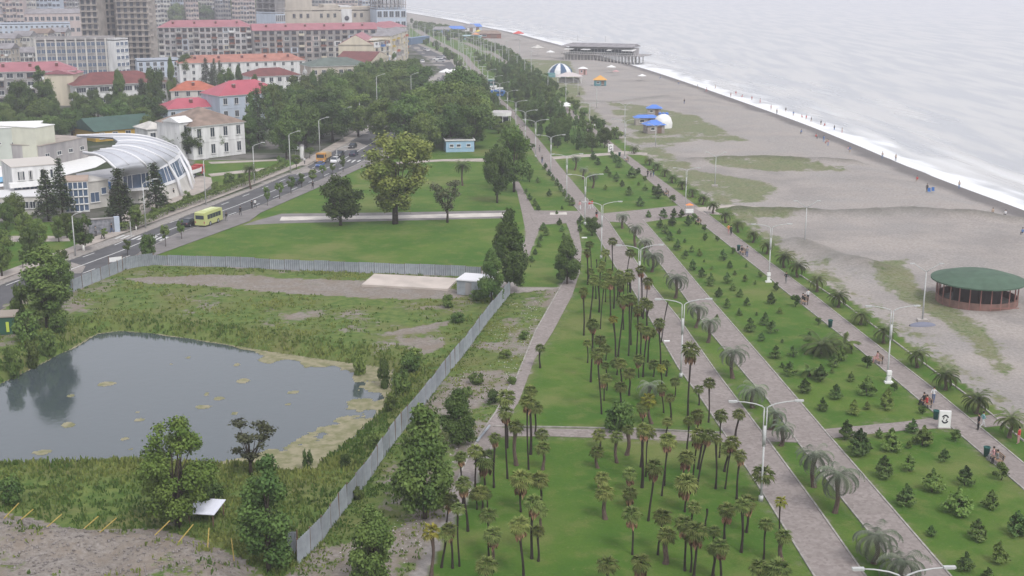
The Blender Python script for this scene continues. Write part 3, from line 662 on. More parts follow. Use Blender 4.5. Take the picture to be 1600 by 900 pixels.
def treeproto(kind,i):
    """returns list of (partname, mesh); natural height in PROTO_H"""
    key=(kind,i)
    if key in PROTO: return PROTO[key]
    sd=hash_(kind)+i*17
    g=rs(sd)
    if kind=='broad': cr,bc=blobcrown('crown',sd,10,4.6,2.6,30,8500,.23,LF['broad']); tr=trunkmesh('trunk',6.5,.26,bc[:12],seed=sd)
    elif kind=='dark': cr,bc=blobcrown('crown',sd,10,4.4,2.4,30,9000,.22,LF['dark']); tr=trunkmesh('trunk',6.5,.26,bc[:10],seed=sd)
    elif kind=='magnolia': cr,bc=blobcrown('crown',sd,10,4.0,1.6,42,17000,.19,LF['dark'],'egg',br=.33); tr=trunkmesh('trunk',7.5,.22,bc[:12],seed=sd)
    elif kind=='column': cr,bc=blobcrown('crown',sd,10,2.2,1.2,34,12000,.15,LF['dark'],'column',br=.42); tr=trunkmesh('trunk',8,.18,bc[:8],seed=sd)
    elif kind=='spread': cr,bc=blobcrown('crown',sd,10,4.6,2.0,46,15000,.155,LF['lime'] if i==1 else LF['yellow'],'up',br=.26); tr=trunkmesh('trunk',7,.17,bc[:22],seed=sd,stems=3)
    elif kind=='limeround': cr,bc=blobcrown('crown',sd,10,4.4,1.6,44,13000,.15,LF['lime'],'round',br=.24); tr=trunkmesh('trunk',7,.17,bc[:26],seed=sd,stems=3)
    elif kind=='sparse': cr,bc=blobcrown('crown',sd,10,4.2,3.4,20,1500,.22,LF['pale'],'up',br=.26); tr=trunkmesh('trunk',7,.22,bc[:16],seed=sd)
    elif kind=='street': cr,bc=blobcrown('crown',sd,3.6,1.25,1.7,12,1100,.14,LF['broad'],br=.42); tr=trunkmesh('trunk',2.6,.07,bc[:5],seed=sd,n=6)
    elif kind=='limed': cr,bc=blobcrown('crown',sd,6,2.3,1.5,20,3000,.2,LF['dark'],br=.38); tr=trunkmesh('trunk',3.6,.18,bc[:6],seed=sd,lime=True)
    elif kind=='pine': cr,bc=blobcrown('crown',sd,7,2.5,.9,22,2600,.21,LF['sap'],'cone',br=.40); tr=trunkmesh('trunk',5,.14,bc[:6],seed=sd)
    elif kind=='bush': cr,bc=blobcrown('crown',sd,2.2,1.5,.25,16,1600,.15,LF['broad'],br=.42); tr=trunkmesh('trunk',1.2,.06,bc[:6],seed=sd,n=5)
    elif kind=='darkbush': cr,bc=blobcrown('crown',sd,2.2,1.6,.25,16,1900,.15,LF['dark'],br=.42); tr=trunkmesh('trunk',1.2,.06,bc[:6],seed=sd,n=5)
    elif kind in('sap','saplime'):   # young bushy conifer
        n=1700; nbr=26; bz=g.uniform(0,1,nbr)**1.3; ba=np.arange(nbr)*2.399+g.uniform(-.4,.4,nbr); bl=((1-bz)**.65*.78*g.uniform(.55,1.15,nbr)+.10); k_=g.randint(0,nbr,n); q=g.uniform(.15,1,n)**.7
        a=ba[k_]+g.normal(0,.22,n); r=bl[k_]*q; u=bz[k_]*.88; z=.12+u*1.85+r*.35+g.normal(0,.07,n); r=r+.03
        top_=g.uniform(0,1,n)<.1; r=np.where(top_,g.uniform(0,.07,n),r); z=np.where(top_,g.uniform(1.2,2.05,n),z)
        C_=np.stack([np.cos(a)*r,np.sin(a)*r,z],1); d=np.stack([np.cos(a),np.sin(a),.5+0*a],1)
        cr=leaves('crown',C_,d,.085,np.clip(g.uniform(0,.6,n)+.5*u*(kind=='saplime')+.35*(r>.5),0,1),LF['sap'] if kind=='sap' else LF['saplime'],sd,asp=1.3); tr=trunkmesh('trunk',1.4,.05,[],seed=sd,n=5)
    elif kind=='clip':
        cr,bc=blobcrown('crown',sd,1.5,.52,.35,14,1100,.085,LF['dark'],br=.55); tr=trunkmesh('trunk',.8,.04,[],seed=sd,n=5)
    elif kind=='cedar':
        g2=random.Random(sd); mb=MB(); Cs=[];Ds=[];T=[]
        mb.tube([(0,0,-.3),(.05,0,5),(0,.05,10),(0,0,12)],[.26,.18,.10,.03],BARK,7)
        z=1.6
        while z<11.6:
            Lr=(1-(z-1)/11.2)*3.9+.3
            for k in range(7):
                a=g2.uniform(0,6.283); L_=Lr*g2.uniform(.6,1.1)
                pts=[Vector((0,0,z)),Vector((math.cos(a)*L_*.5,math.sin(a)*L_*.5,z+.35)),Vector((math.cos(a)*L_,math.sin(a)*L_,z-.35-.12*L_))]
                mb.tube(pts,[.06,.04,.015],BARK,4,False)
                for j in range(int(16*L_/2)+6):
                    t=g2.uniform(.22,1)**.8; p=pts[0].lerp(pts[1],t*2) if t<.5 else pts[1].lerp(pts[2],t*2-1)
                    sp=.5*(1-t)+.22
                    Cs.append((p.x+g2.gauss(0,sp),p.y+g2.gauss(0,sp),p.z-.08+g2.gauss(0,.07))); Ds.append((0,0,1.5)); T.append(g2.uniform(0,1)*.7+.3*t)
            z+=g2.uniform(.42,.66)
        cr=leaves('crown',np.array(Cs),np.array(Ds),.24,np.clip(np.array(T),0,1),LF['pine'],sd,asp=1.2); tr=mb.mesh('trunk',True)
    PROTO[key]=[('trunk',tr),('crown',cr)]; return PROTO[key]
def hash_(s): return sum(ord(c)*(i+3) for i,c in enumerate(s))*7
NAT=dict(broad=(10,4.6),dark=(10,4.4),magnolia=(10,4.0),column=(10,2.2),spread=(10,4.6),sparse=(10,4.2),limeround=(10,4.4),street=(3.6,1.25),limed=(6,2.3),pine=(7,2.5),bush=(2.2,1.5),darkbush=(2.2,1.6),sap=(2.0,.8),saplime=(2,.8),clip=(1.5,.52),cedar=(12,4.2))
TREEN=[0]
def tree(kind,i,bx,by,top,halfw,label,name='tree',cat='tree',group=None,H=None,Rw=None,world=None):
    p=P(bx,by) if world is None else Vector(world)
    if world is None: p.z=hz(p.x,p.y)
    if H is None: H=HT(bx,by,top)-p.z
    if Rw is None: Rw=halfw/PPM(by)*(1.3 if kind in('spread','sparse') else 1.0)
    nh,nr=NAT[kind]; TREEN[0]+=1
    t=thing(name,label,cat,p,(TREEN[0]*2.399)%6.283,group); t.scale=(Rw/nr,Rw/nr,H/nh)
    for nm,me in treeproto(kind,i): mo(nm,me,t)
    return t
# ---- individually traced trees
tree('spread',0,618,350,221,56,'tall spreading yellow-green tree with several grey stems on the big lawn',name='broadleaf_tree')
tree('dark',0,532,352,279,38,'round dark green tree with short trunk beside the white slab path',name='broadleaf_tree')
tree('sparse',1,699,348,284,26,'small thin-crowned grey-green tree with forked trunk on the lawn edge',name='broadleaf_tree')
tree('dark',1,777,317,236,25,'slender dark tree at the right end of the upper lawn',name='broadleaf_tree')
tree('broad',1,803,300,203,34,'tall mid-green tree overhanging the west path beside the small lawn',name='broadleaf_tree')
tree('magnolia',0,795,457,333,34,'big dark evergreen at the corner of the metal fence and west path',name='evergreen_tree')
tree('magnolia',1,768,474,392,26,'smaller dark evergreen just left of the big corner evergreen by the shed',name='evergreen_tree')
tree('magnolia',2,886,444,372,26,'dark evergreen with bare lower trunk on the east path edge',name='evergreen_tree')
tree('dark',2,925,368,340,14,'small dark crooked tree left of the promenade below the junction',name='evergreen_tree')
tree('limeround',2,276,822,664,72,'bright green tree with visible branches between the pond and rubble bank',name='broadleaf_tree')
tree('sparse',0,392,742,664,40,'sparse yellowish willow-like tree leaning on the near pond bank',name='willow_tree')
tree('column',0,420,893,712,42,'tall dark column-shaped tree beside the fence corner at bottom left',name='evergreen_tree')
tree('magnolia',0,664,810,642,58,'largest dark evergreen in front of the metal fence, trunk on bare dirt',name='evergreen_tree')
tree('magnolia',1,585,925,797,50,'dark evergreen cut off by the bottom edge of the picture',name='evergreen_tree')
tree('magnolia',2,716,696,612,36,'dark evergreen on the weedy strip between the metal fence and east path',name='evergreen_tree')
tree('column',1,74,512,388,38,'tall dull green tree at the far left pond bank, reflected in the water',name='broadleaf_tree')
tree('broad',2,97,462,402,24,'light green tree leaning right behind the reflected pond-bank tree',name='broadleaf_tree')
tree('bush',0,44,535,490,22,'leafy bush beside the green shed left of the pond',name='shrub',cat='bush')
tree('bush',1,33,500,448,16,'bush between the road and the green shed at far left',name='shrub',cat='bush')
tree('broad',0,3,432,362,26,'dark roadside tree cut off by the left edge below the pavement',name='broadleaf_tree')
tree('limed',0,131,392,336,20,'round dense pavement tree with white limewashed trunk base',name='roadside_tree')
tree('limed',1,213,360,322,12,'small round tree by the plaza hedge with limewashed trunk',name='roadside_tree')
tree('cedar',0,76,345,262,28,'dark pointed spruce in front of the glazed hall block',name='spruce_tree')
tree('cedar',1,98,335,246,24,'taller dark spruce just right of and behind the pointed one by the hall',name='spruce_tree')
tree('cedar',2,190,356,262,32,'broad layered cedar before the left end of the arched roof hall',name='cedar_tree')
tree('cedar',3,245,332,254,30,'layered cedar with bare top spike before the middle of the arched hall',name='cedar_tree')
tree('cedar',0,405,232,134,22,'tall layered cedar beside the pale blue house with rose roof',name='cedar_tree')
tree('darkbush',0,968,675,634,26,'large dark blue-green bush on the palm lawn above the cross path',name='shrub',cat='bush')
tree('darkbush',1,233,405,370,12,'dark shrub at the corner where the metal fence meets the roadside',name='shrub',cat='bush')
tree('broad',0,345,335,290,20,'broad light bush at the plaza end of the hedge',name='shrub',cat='bush') if False else None
# park trees on the west lawn, roadside saplings
WP=[(48,402,352,24),(62,395,340,20),(40,378,330,22),(105,372,330,20),(92,378,335,16),(25,352,300,26),(10,360,315,24),(160,352,336,10),(270,330,322,7)]
lab=rowlabels([p[:2] for p in WP],['leafy park tree']*len(WP),'lawn left of road',5)
for k,(x,y,t_,h_) in enumerate(WP): tree('broad' if k<7 else 'limed',k%3,x,y,t_+5,h_*.75,lab[k],name='park_tree',group='trees on the lawn left of the road')
ST=[(200,400,376,8),(259,386,352,8),(284,374,346,8),(229,392,368,9),(418,322,293,6),(437,311,285,8),(455,303,277,8),(472,294,272,7),(489,288,266,8),(505,278,258,6),(520,272,256,5),(536,269,245,6),(98,428,390,12),(36,420,393,9),(163,374,358,7),(463,265,242,9),(484,248,230,8)]
ST=sorted(ST,key=lambda s:-s[1])
for k,(x,y,t_,h_) in enumerate(ST):
    tree('street',k%4,x,y,t_,h_,('thin roadside sapling with round crown, %s counting away along the road'%ordn(k+1)),name='roadside_sapling',group='saplings along the road')
# ---- hedge by the plaza
def hedge(name,line,wd,h,label,m,seed,dens=26,size=.16):
    g=rs(seed); pts=res([P(*p) for p in line],200); L_=sum((a-b).length for a,b in zip(pts,pts[1:])); n=int(L_*wd*dens+L_*h*dens*1.5)
    k=g.randint(0,199,n); off=g.uniform(-wd/2,wd/2,n); A=np.array([[p.x,p.y] for p in pts])
    T=np.gradient(A,axis=0); T/=np.linalg.norm(T,axis=1)[:,None]
    ztop=h*(.8+.35*fbm(A[k][:,0]/2,A[k][:,1]/2,seed)); z=ztop*g.uniform(.05,1,n)**.5
    sid=g.uniform(0,1,n)<.5; off=np.where(sid,np.sign(off)*wd/2*g.uniform(.8,1,n),off); z=np.where(sid,z,ztop*g.uniform(.85,1.05,n))
    C_=np.stack([A[k][:,0]-T[k][:,1]*off,A[k][:,1]+T[k][:,0]*off,z],1)
    D=np.stack([-T[k][:,1]*off,T[k][:,0]*off,.6+0*off],1)
    o0=C_[0].copy(); return tag(mo(name,leaves('hedge',C_,D,size,g.uniform(0,1,n),m,seed)),label,'hedge')
hedge('hedge',[(186,362),(210,358),(260,334),(300,320),(345,303),(400,282),(446,262)],1.8,1.5,'clipped green hedge running along the roadside pavement beside the plaza',LF['broad'],5)
for k,(x,y,t_,h_) in enumerate([(292,318,300,8),(338,303,286,9),(360,292,272,12),(240,342,325,7),(440,262,246,10),(378,284,272,8)]):
    tree('bush',k%3,x,y,t_,h_,'leafy bush growing out of the roadside hedge, %s from left'%ordn([4-3+1,4,5,1,6+0,5][0] if 0 else {240:1,292:2,338:3,360:4,378:5,440:6}[x]),name='shrub',cat='bush',group='bushes in the plaza hedge')
# ---- forest, belts and town trees: sampled on the ground at spacing
def scatter(poly,space,seed,z=0,mx=400):
    pw=w2(poly); g=rs(seed); x0,x1=min(p[0] for p in pw),max(p[0] for p in pw); y0,y1=min(p[1] for p in pw),max(p[1] for p in pw); out=[]
    y=y0;row=0
    while y<y1:
        x=x0+(row%2)*space/2
        while x<x1:
            q=(x+g.uniform(-.35,.35)*space,y+g.uniform(-.35,.35)*space)
            if bool(inpoly(np.array([q[0]]),np.array([q[1]]),pw)[0]): out.append(q)
            x+=space
        y+=space*.87;row+=1
    return out[:mx]
def notroad(q,mg=2.0):
    return float(dline(np.array([q[0]]),np.array([q[1]]),[tuple(c[:2]) for c in C[::6]])[0])>8+mg
def mass(poly,space,seed,kinds,Hs,wr,look,zone,name,group,cat='tree',per=10,avoid=True):
    qs=[q for q in scatter(poly,space,seed) if (not avoid or notroad(q))]; g=random.Random(seed)
    ks=[g.choice(kinds) for q in qs]
    bs=[PX(q[0],q[1],0) for q in qs]
    lab=rowlabels(bs,[look.get(k,'green') for k in ks],zone,per)
    for q,k,l in zip(qs,ks,lab):
        H=g.uniform(*Hs); tree(k,g.randrange(3),0,0,0,0,l,name=name,cat=cat,group=group,H=H,Rw=H*wr*g.uniform(.85,1.2)*(.6 if k in('pine','cedar') else 1),world=(q[0],q[1],0))
LK={'broad':'mid-green full-crowned tree','dark':'dark dense tree','pine':'dark pine','cedar':'dark layered conifer','magnolia':'dark conical evergreen','spread':'yellow-green tree','bush':'low green bush','darkbush':'low dark bush','column':'dark narrow tree','sap':'young pine','saplime':'bright young shrub','clip':'clipped shrub'}
mass([(445,243),(405,228),(390,215),(430,185),(500,165),(560,150),(600,132),(640,128),(668,133),(620,172),(560,205),(500,228)],8.5,1,['dark','broad','broad','pine'],(8.5,12),.42,LK,'wood left of the road','wood_tree','trees of the wood left of the road')
mass([(620,240),(600,230),(640,205),(720,165),(735,150),(752,160),(755,185),(745,215),(742,238),(740,240),(738,236),(695,236),(690,243)],7.8,2,['dark','broad','broad'],(9,12.5),.42,LK,'wood right of the road','wood_tree','trees of the wood right of the road')
mass([(770,238),(775,205),(795,210),(812,235),(835,262),(850,285),(800,290),(780,262)],7,3,['broad','dark'],(3,4.4),.42,LK,'trees behind blue kiosk','small_tree','trees between the kiosk and the promenade')
for k,(px_0,py_0,t_,h_,kd) in enumerate([(640,228,150,40,'dark'),(600,226,160,34,'dark'),(700,212,128,42,'dark'),(738,232,152,24,'broad'),(560,214,150,30,'broad'),(520,222,160,34,'dark'),(480,235,165,30,'broad'),(448,248,190,26,'dark'),(665,238,180,26,'broad'),(722,185,108,40,'dark'),(620,150,98,30,'broad'),(655,160,104,30,'dark')]):
    tree(kd,k%3,px_0,py_0,t_,h_,'very tall %s crown rising above the wood, %s from the left'%('dark' if kd=='dark' else 'mid-green',ordn(sorted([640,600,700,738,560,520,480,448,665,722,620,655]).index(px_0)+1)),name='tall_tree',group='tallest trees of the wood')
mass([(768,110),(815,118),(872,170),(920,212),(958,236),(880,240),(850,222),(830,200),(800,170),(778,140)],5.6,4,['pine','dark','pine'],(4.2,6.2),.38,LK,'pine belt by promenade','pine_tree','pines between promenade and beach path',per=12,avoid=False)
mass([(735,88),(770,93),(806,118),(768,112),(745,98)],6.5,5,['bush','darkbush'],(2.0,3.5),.55,LK,'far promenade bushes','shrub','far bushes by the promenade',cat='bush',avoid=False)
mass([(700,100),(722,98),(790,180),(800,215),(770,200),(745,150),(728,128)],6,6,['bush','darkbush','broad'],(2.2,4),.5,LK,'green strip left of promenade','shrub','shrubs left of the promenade',cat='bush')
mass([(650,62),(670,62),(720,96),(728,108),(712,106),(690,84)],7,7,['bush','darkbush'],(2,3),.5,LK,'far verge bushes','shrub','far shrubs on the road verge',cat='bush',avoid=False)
mass([(650,36),(700,44),(790,80),(850,122),(900,165),(940,200),(975,228),(962,222),(900,172),(840,128),(770,80),(700,52)],4.6,8,['bush','darkbush'],(2.0,3.0),.6,LK,'bush row beside beach path','shrub','bushes lining the beach side of the path',cat='bush',per=12,avoid=False)
mass([(640,34),(700,50),(740,72),(700,64),(645,46)],9,9,['bush','darkbush'],(2.5,4),.5,LK,'far boulevard bushes','shrub','far bushes between the paths',cat='bush',avoid=False)
mass([(0,232),(0,196),(40,180),(110,178),(150,200),(200,188),(255,190),(262,225),(210,212),(120,206),(100,240)],9,10,['broad','dark','dark'],(5,9),.45,LK,'town garden trees','garden_tree','trees in the gardens behind the hall')
mass([(0,190),(10,172),(60,165),(120,170),(190,170),(260,168),(262,190),(200,190),(120,180),(60,184)],11,11,['dark','magnolia','broad'],(5,8),.38,LK,'trees behind the gardens','town_tree','town trees between the houses')
mass([(265,130),(340,125),(365,128),(345,140),(300,135)],12,12,['dark','cedar'],(8,12),.4,LK,'trees behind orange roof','town_tree','town trees behind the orange-roofed house')
mass([(240,48),(300,42),(370,40),(440,46),(440,34),(240,30)],22,13,['dark','broad'],(14,22),.5,LK,'skyline trees','skyline_tree','distant trees below the skyline towers')
mass([(395,240),(350,250),(300,248),(380,215),(440,225),(445,245)],11,14,['dark','magnolia'],(5,9),.42,LK,'garden right of white villa','garden_tree','garden trees by the white villa')
for k,(x,y,t_,h_,kd) in enumerate([(70,190,104,17,'column'),(190,185,112,16,'magnolia'),(245,178,108,20,'dark'),(225,190,120,18,'cedar'),(270,162,92,10,'magnolia'),(375,160,104,10,'magnolia'),(355,158,108,14,'dark'),(490,160,112,12,'magnolia'),(500,165,117,10,'cedar'),(570,145,104,9,'cedar'),(36,200,132,22,'dark'),(130,200,150,16,'dark'),(180,185,135,12,'column'),(400,165,118,12,'magnolia')]):
    xs_=sorted([70,190,245,225,270,375,355,490,500,570,36,130,180,400])
    tree(kd,k%3,x,y,t_,h_,'tall dark town tree among the houses, %s from the left'%ordn(xs_.index(x)+1),name='town_tree',group='tall trees among the houses')
# ---- palms
def frondcrown(name,seed,nf,L_,droop,up,m,leaf=.28,segs=10,wd=.05):
    g=rs(seed); V=[];Fc=[];T=[]
    for k in range(nf):
        a=k*2.399+g.uniform(-.2,.2); e=up-(k/nf)*up*1.5+g.uniform(-.08,.08); ln=L_*g.uniform(.85,1.1); tint=g.uniform(0,1)
        x=0.;z=0.;pts=[];ang=e
        for s_ in range(segs+1):
            pts.append((x,z,ang)); x+=math.cos(ang)*ln/segs; z+=math.sin(ang)*ln/segs; ang-=droop/segs*(1+.8*s_/segs)
        ca,sa=math.cos(a),math.sin(a)
        for s_ in range(1,segs+1):
            x,z,an=pts[s_]; u=s_/segs; ll=leaf*L_*(math.sin(math.pi*(.12+.82*u)))
            for sd_ in (-1,1):
                for q in (0,.5):
                    xx=x-q*ln/segs*math.cos(an); zz=z-q*ln/segs*math.sin(an)
                    tip=(xx+ll*.55*math.cos(an),zz+ll*.35*math.sin(an)-ll*.35,sd_*ll*.75)
                    b0=(xx,zz,0);b1=(xx+wd*2.2,zz,0)
                    n=len(V)
                    for (rx,rz_,ry) in (b0,b1,tip): V.append((ca*rx-sa*ry,sa*rx+ca*ry,rz_))
                    Fc.append((n,n+1,n+2)); T+= [min(1,max(0,tint*.7+g.uniform(0,.3)))]*3
    return npmesh(name,V,Fc,[m],tint=T)
def fancrown(name,seed,nf,m):
    g=rs(seed); V=[];Fc=[];T=[]
    for k in range(nf):
        a=k*2.399+g.uniform(-.3,.3); e=math.pi/2*(.92-1.55*(k/nf)); tint=g.uniform(0,1)
        pl=.50*g.uniform(.8,1.15); rd=.62*g.uniform(.85,1.2); ca,sa=math.cos(a),math.sin(a)
        d=Vector((ca*math.cos(e),sa*math.cos(e),math.sin(e))); p0=Vector((0,0,0)); pc=d*pl
        side=Vector((-sa,ca,0)); fw=(d+Vector((0,0,-.45))).normalized(); 
        n=len(V); s0=side*.02; V+= [tuple(p0-s0),tuple(p0+s0),tuple(pc+s0),tuple(pc-s0)]; Fc+=[(n,n+1,n+2),(n,n+2,n+3)]; T+=[tint]*4
        for j in range(9):
            b=(j-4)*.36; dr=fw*math.cos(b)+side*math.sin(b); tip=pc+dr*rd+Vector((0,0,-.16*abs(g.normal(0,1))-.05)); q=dr.cross(Vector((0,0,1))); q=q.normalized()*.05 if q.length>1e-3 else side*.075
            mid=pc+dr*rd*.55
            n=len(V); V+=[tuple(pc),tuple(mid+q),tuple(tip),tuple(mid-q)]; Fc+=[(n,n+1,n+2),(n,n+2,n+3)]; T+=[min(1,tint*.6+g.uniform(0,.4))]*4
    return npmesh(name,V,Fc,[m],tint=T)
def skirtmesh(name,seed):
    g=rs(seed); V=[];Fc=[];T=[]
    for k in range(60):
        a=g.uniform(0,6.283); r0=.06; r1=g.uniform(.18,.52); z0=g.uniform(-.25,.0); z1=z0-g.uniform(.35,.95); w_=.09
        ca,sa=math.cos(a),math.sin(a); n=len(V)
        V+=[(ca*r0,sa*r0,z0),(ca*r1-sa*w_,sa*r1+ca*w_,z1*.7),(ca*r1*.8,sa*r1*.8,z1),(ca*r1+sa*w_,sa*r1-ca*w_,z1*.7)]
        Fc+=[(n,n+1,n+2),(n,n+2,n+3)]; T+=[g.uniform(0,1)]*4
    return npmesh(name,V,Fc,[LF['skirt']],tint=T)
FAN=[fancrown('crown',100+i,24,LF['fan']) for i in range(4)]; FANY=[fancrown('crown',120+i,16,LF['fany']) for i in range(2)]
SKIRT=[skirtmesh('dead_leaf_skirt',130+i) for i in range(3)]
def ptrunk(seed,m):
    g=random.Random(seed); mb=MB(); pts=[(0,0,-.03)]; 
    for k in range(1,9): pts.append((g.uniform(-.05,.05) if k<8 else 0,g.uniform(-.05,.05) if k<8 else 0,k/8))
    rr=[1.15,.9,.85,.8,.8,.85,.95,1.05,.9]; vs=MB()
    vs.tube(pts,rr,m,8); return vs.mesh('trunk',True)
def ptrunk2(seed,m):
    # unit trunk: radius 1 in x,y (scaled), height 1
    mb=MB(); g=random.Random(seed); ph1=g.uniform(0,6); pts=[]
    for k in range(9): t=k/8; pts.append((.9*math.sin(ph1+t*2.6)*math.sin(t*math.pi),.9*math.cos(ph1+t*2)*math.sin(t*math.pi),t if k else -.04))
    vs=[];fs=[]
    for (x,y,z),r in zip(pts,[1.25,.95,.85,.8,.78,.8,.9,1.1,1.0]):
        for q in range(8): vs.append((x+r*math.cos(q*math.pi/4),y+r*math.sin(q*math.pi/4),z))
    for k in range(8):
        for q in range(8): fs.append((k*8+q,k*8+(q+1)%8,k*8+8+(q+1)%8,k*8+8+q))
    fs.append(tuple(64+q for q in range(8))); mb.add(vs,fs,m); return mb.mesh('trunk',True)
PT=[ptrunk2(i,PBARK) for i in range(4)]; PT2=[ptrunk2(10+i,PBARK2) for i in range(2)]
# crown x, crown y, foot x, foot y, flags (s skirt, y yellow, t thick trunk, n no crown, b big), 
PALMS=[(912,455,912,524,'s'),(927,439,922,499,''),(935,442,936,488,''),(930,434,931,467,''),(944,445,938,514,''),(954,439,954,495,'s'),(959,437,959,482,''),(946,432,946,472,''),(971,446,967,475,'s'),(975,468,966,557,'sb'),(984,466,982,556,'sy'),(973,470,974,515,''),(988,470,986,539,''),(985,433,985,457,''),(1001,420,1003,495,'s'),(1012,440,1010,495,'s'),(996,483,995,554,'s'),(1007,472,1005,498,''),(1000,510,1001,555,''),(1010,517,1005,589,'sy'),(1017,520,1012,566,''),(1030,504,1032,572,'s'),(1044,472,1033,535,'n'),(1013,476,1011,509,''),(958,499,962,560,'y'),(926,506,923,597,'s'),(918,536,918,567,''),(938,531,937,548,''),(947,545,947,563,''),(934,552,940,647,'s'),
(946,571,947,590,''),(948,590,948,610,''),(942,592,944,626,'s'),(970,568,971,598,''),(963,567,964,586,''),(970,604,970,632,''),(983,583,983,618,''),(998,561,998,590,'s'),(1021,569,1021,589,''),(1033,575,1034,600,'y'),(1041,568,1041,588,''),(1034,606,1037,645,'s'),(1055,596,1055,618,''),(1047,621,1048,656,''),(1079,546,1075,651,'sb'),(1092,608,1092,633,''),(1109,599,1107,660,''),(1013,624,1018,662,'tyb'),(1004,636,1004,662,'s'),(1043,660,1041,678,''),(1090,647,1090,672,'s'),(1076,657,1073,704,''),(1127,650,1124,715,''),(1155,647,1149,682,''),(1093,680,1082,749,'sb'),(1096,684,1091,733,''),(1108,680,1087,769,'s'),(1119,684,1118,764,''),(1145,691,1133,764,'s'),(1139,700,1132,737,''),(1157,711,1151,780,'s'),(1192,741,1189,778,'b'),(1074,715,1063,773,'s'),(1072,754,1070,800,'sb'),(1085,792,1080,828,''),(1105,795,1102,823,'n'),(1136,796,1132,842,'sb'),(1168,784,1166,832,'s'),(1160,790,1158,863,''),(1220,784,1218,829,'yk'),(1198,820,1193,874,''),(1224,838,1222,882,'tb'),(1069,817,1070,892,'s'),(1088,829,1084,902,'sb'),(1117,830,1115,866,''),(1126,853,1126,910,'syb'),(1115,858,1114,900,''),(1187,887,1187,935,'b'),(1217,890,1217,940,'b'),(1080,838,1079,894,''),
(936,679,938,700,''),(933,706,934,731,'t'),(963,682,964,723,'t'),(981,671,979,711,'t'),(1006,671,1003,762,'sb'),(1004,678,1001,730,''),(1013,676,1009,745,''),(1043,686,1034,775,'s'),(1045,690,1038,759,''),(1022,728,1013,814,'s'),(984,740,984,767,'s'),(941,750,941,768,'s'),(945,769,946,811,'tb'),(984,772,983,793,'s'),(987,803,988,867,'sb'),(1035,808,1028,867,''),(1042,836,1040,880,'tb'),(949,882,950,918,'b'),(1001,878,1001,925,'sb'),
(720,713,723,790,'s'),(742,704,743,761,''),(758,717,758,758,'sb'),(773,683,772,762,'s'),(790,645,793,748,'s'),(791,622,792,700,'b'),(824,628,826,734,'s'),(829,611,829,710,'b'),(836,636,836,679,''),(806,666,807,727,'t'),(847,678,847,705,''),(848,700,848,734,'t'),(814,749,814,800,'sb'),(843,750,845,792,'b'),(724,755,731,830,'s'),(705,780,698,816,'s'),(715,795,718,885,''),(751,769,754,797,''),(744,772,745,796,''),(760,772,761,796,''),(763,806,764,871,''),(770,835,769,881,'st'),(812,819,818,905,'sb'),(834,785,831,873,'sb'),(845,798,843,836,'t'),(841,830,841,877,''),(674,832,674,900,'yt'),(702,827,707,888,'s'),(697,832,690,887,''),(760,884,760,920,'b'),(844,544,844,575,''),(921,382,924,421,''),(918,393,918,445,'sy'),(946,395,946,409,''),(957,377,957,424,''),(985,395,979,433,''),(983,426,984,456,''),(941,413,941,436,''),(932,405,932,419,'n'),(922,424,920,442,''),(965,441,964,470,''),(974,440,974,481,''),(981,434,981,471,''),(939,420,938,448,''),(952,424,951,452,'s'),(968,428,968,455,'')]
def shade(fl,h):
    s='tall' if h>6.2 else ('short' if h<3.4 else 'mid-height')
    if 'n' in fl: return 'bare dead palm trunk'
    if 'y' in fl: return s+' fan palm with yellow leaves'
    if 's' in fl: return s+' fan palm with brown skirt'
    if 't' in fl: return s+' thick-trunked fan palm'
    return s+' green fan palm'
hs_=[max(1.3,HT(a[2],a[3],a[1])) for a in PALMS]
lab=rowlabels([(a[0],a[3]) for a in PALMS],[shade(a[4],h) for a,h in zip(PALMS,hs_)],'palm grove',10)
for k,(cx_,cy_,fx,fy,fl) in enumerate(PALMS):
    h=hs_[k]; p=P(fx,fy); top=P(cx_,cy_,h)
    # the crown stands at the same distance as the foot, sideways by what the photograph shows
    c_,s_=math.cos(PITCH),math.sin(PITCH); u=450-cy_; t=p.y/(F*c_+u*s_); dx=(cx_-800)*t-p.x
    g=random.Random(k); dy=g.uniform(-.35,.35)*h*.1
    t_=thing('fan_palm',lab[k],'palm tree',p,0,'fan palms of the grove')
    ax_=Vector((dx,dy,h)); L_=ax_.length; t_.rotation_euler=ax_.to_track_quat('Z','Y').to_euler()
    r=(.17 if 't' in fl else .095)*(1.15 if 'b' in fl else 1)*g.uniform(.75,1.35)
    mo('trunk',(PT2 if 't' in fl else PT)[k%2],t_,scale=(r,r,L_),rz=0)
    if 'n' in fl: continue
    cs=(.94 if 'b' in fl else .72)*g.uniform(.78,1.18)
    me_=FANY[k%2] if 'yk' in fl or ('y' in fl and 's' not in fl) else FAN[k%4]
    mo('crown',me_,t_,(0,0,L_),rz=g.uniform(0,6),scale=(cs,cs,cs*.9))
    if 's' in fl: mo('dead_leaf_skirt',SKIRT[k%3],t_,(0,0,L_-.12),rz=g.uniform(0,6),scale=(cs*1.15,cs*1.15,cs*1.35))
    elif 't' not in fl and 'y' not in fl: mo('dead_leaf_skirt',SKIRT[k%3],t_,(0,0,L_-.02),rz=g.uniform(0,6),scale=(cs*.65,cs*.65,cs*.75))
BUT=[frondcrown('crown',200+i,27,2.9,1.9,1.15,LF['butia'],.26) for i in range(3)]
DAT=[frondcrown('crown',220+i,40,2.3,1.25,1.35,LF['date'],.24) for i in range(3)]
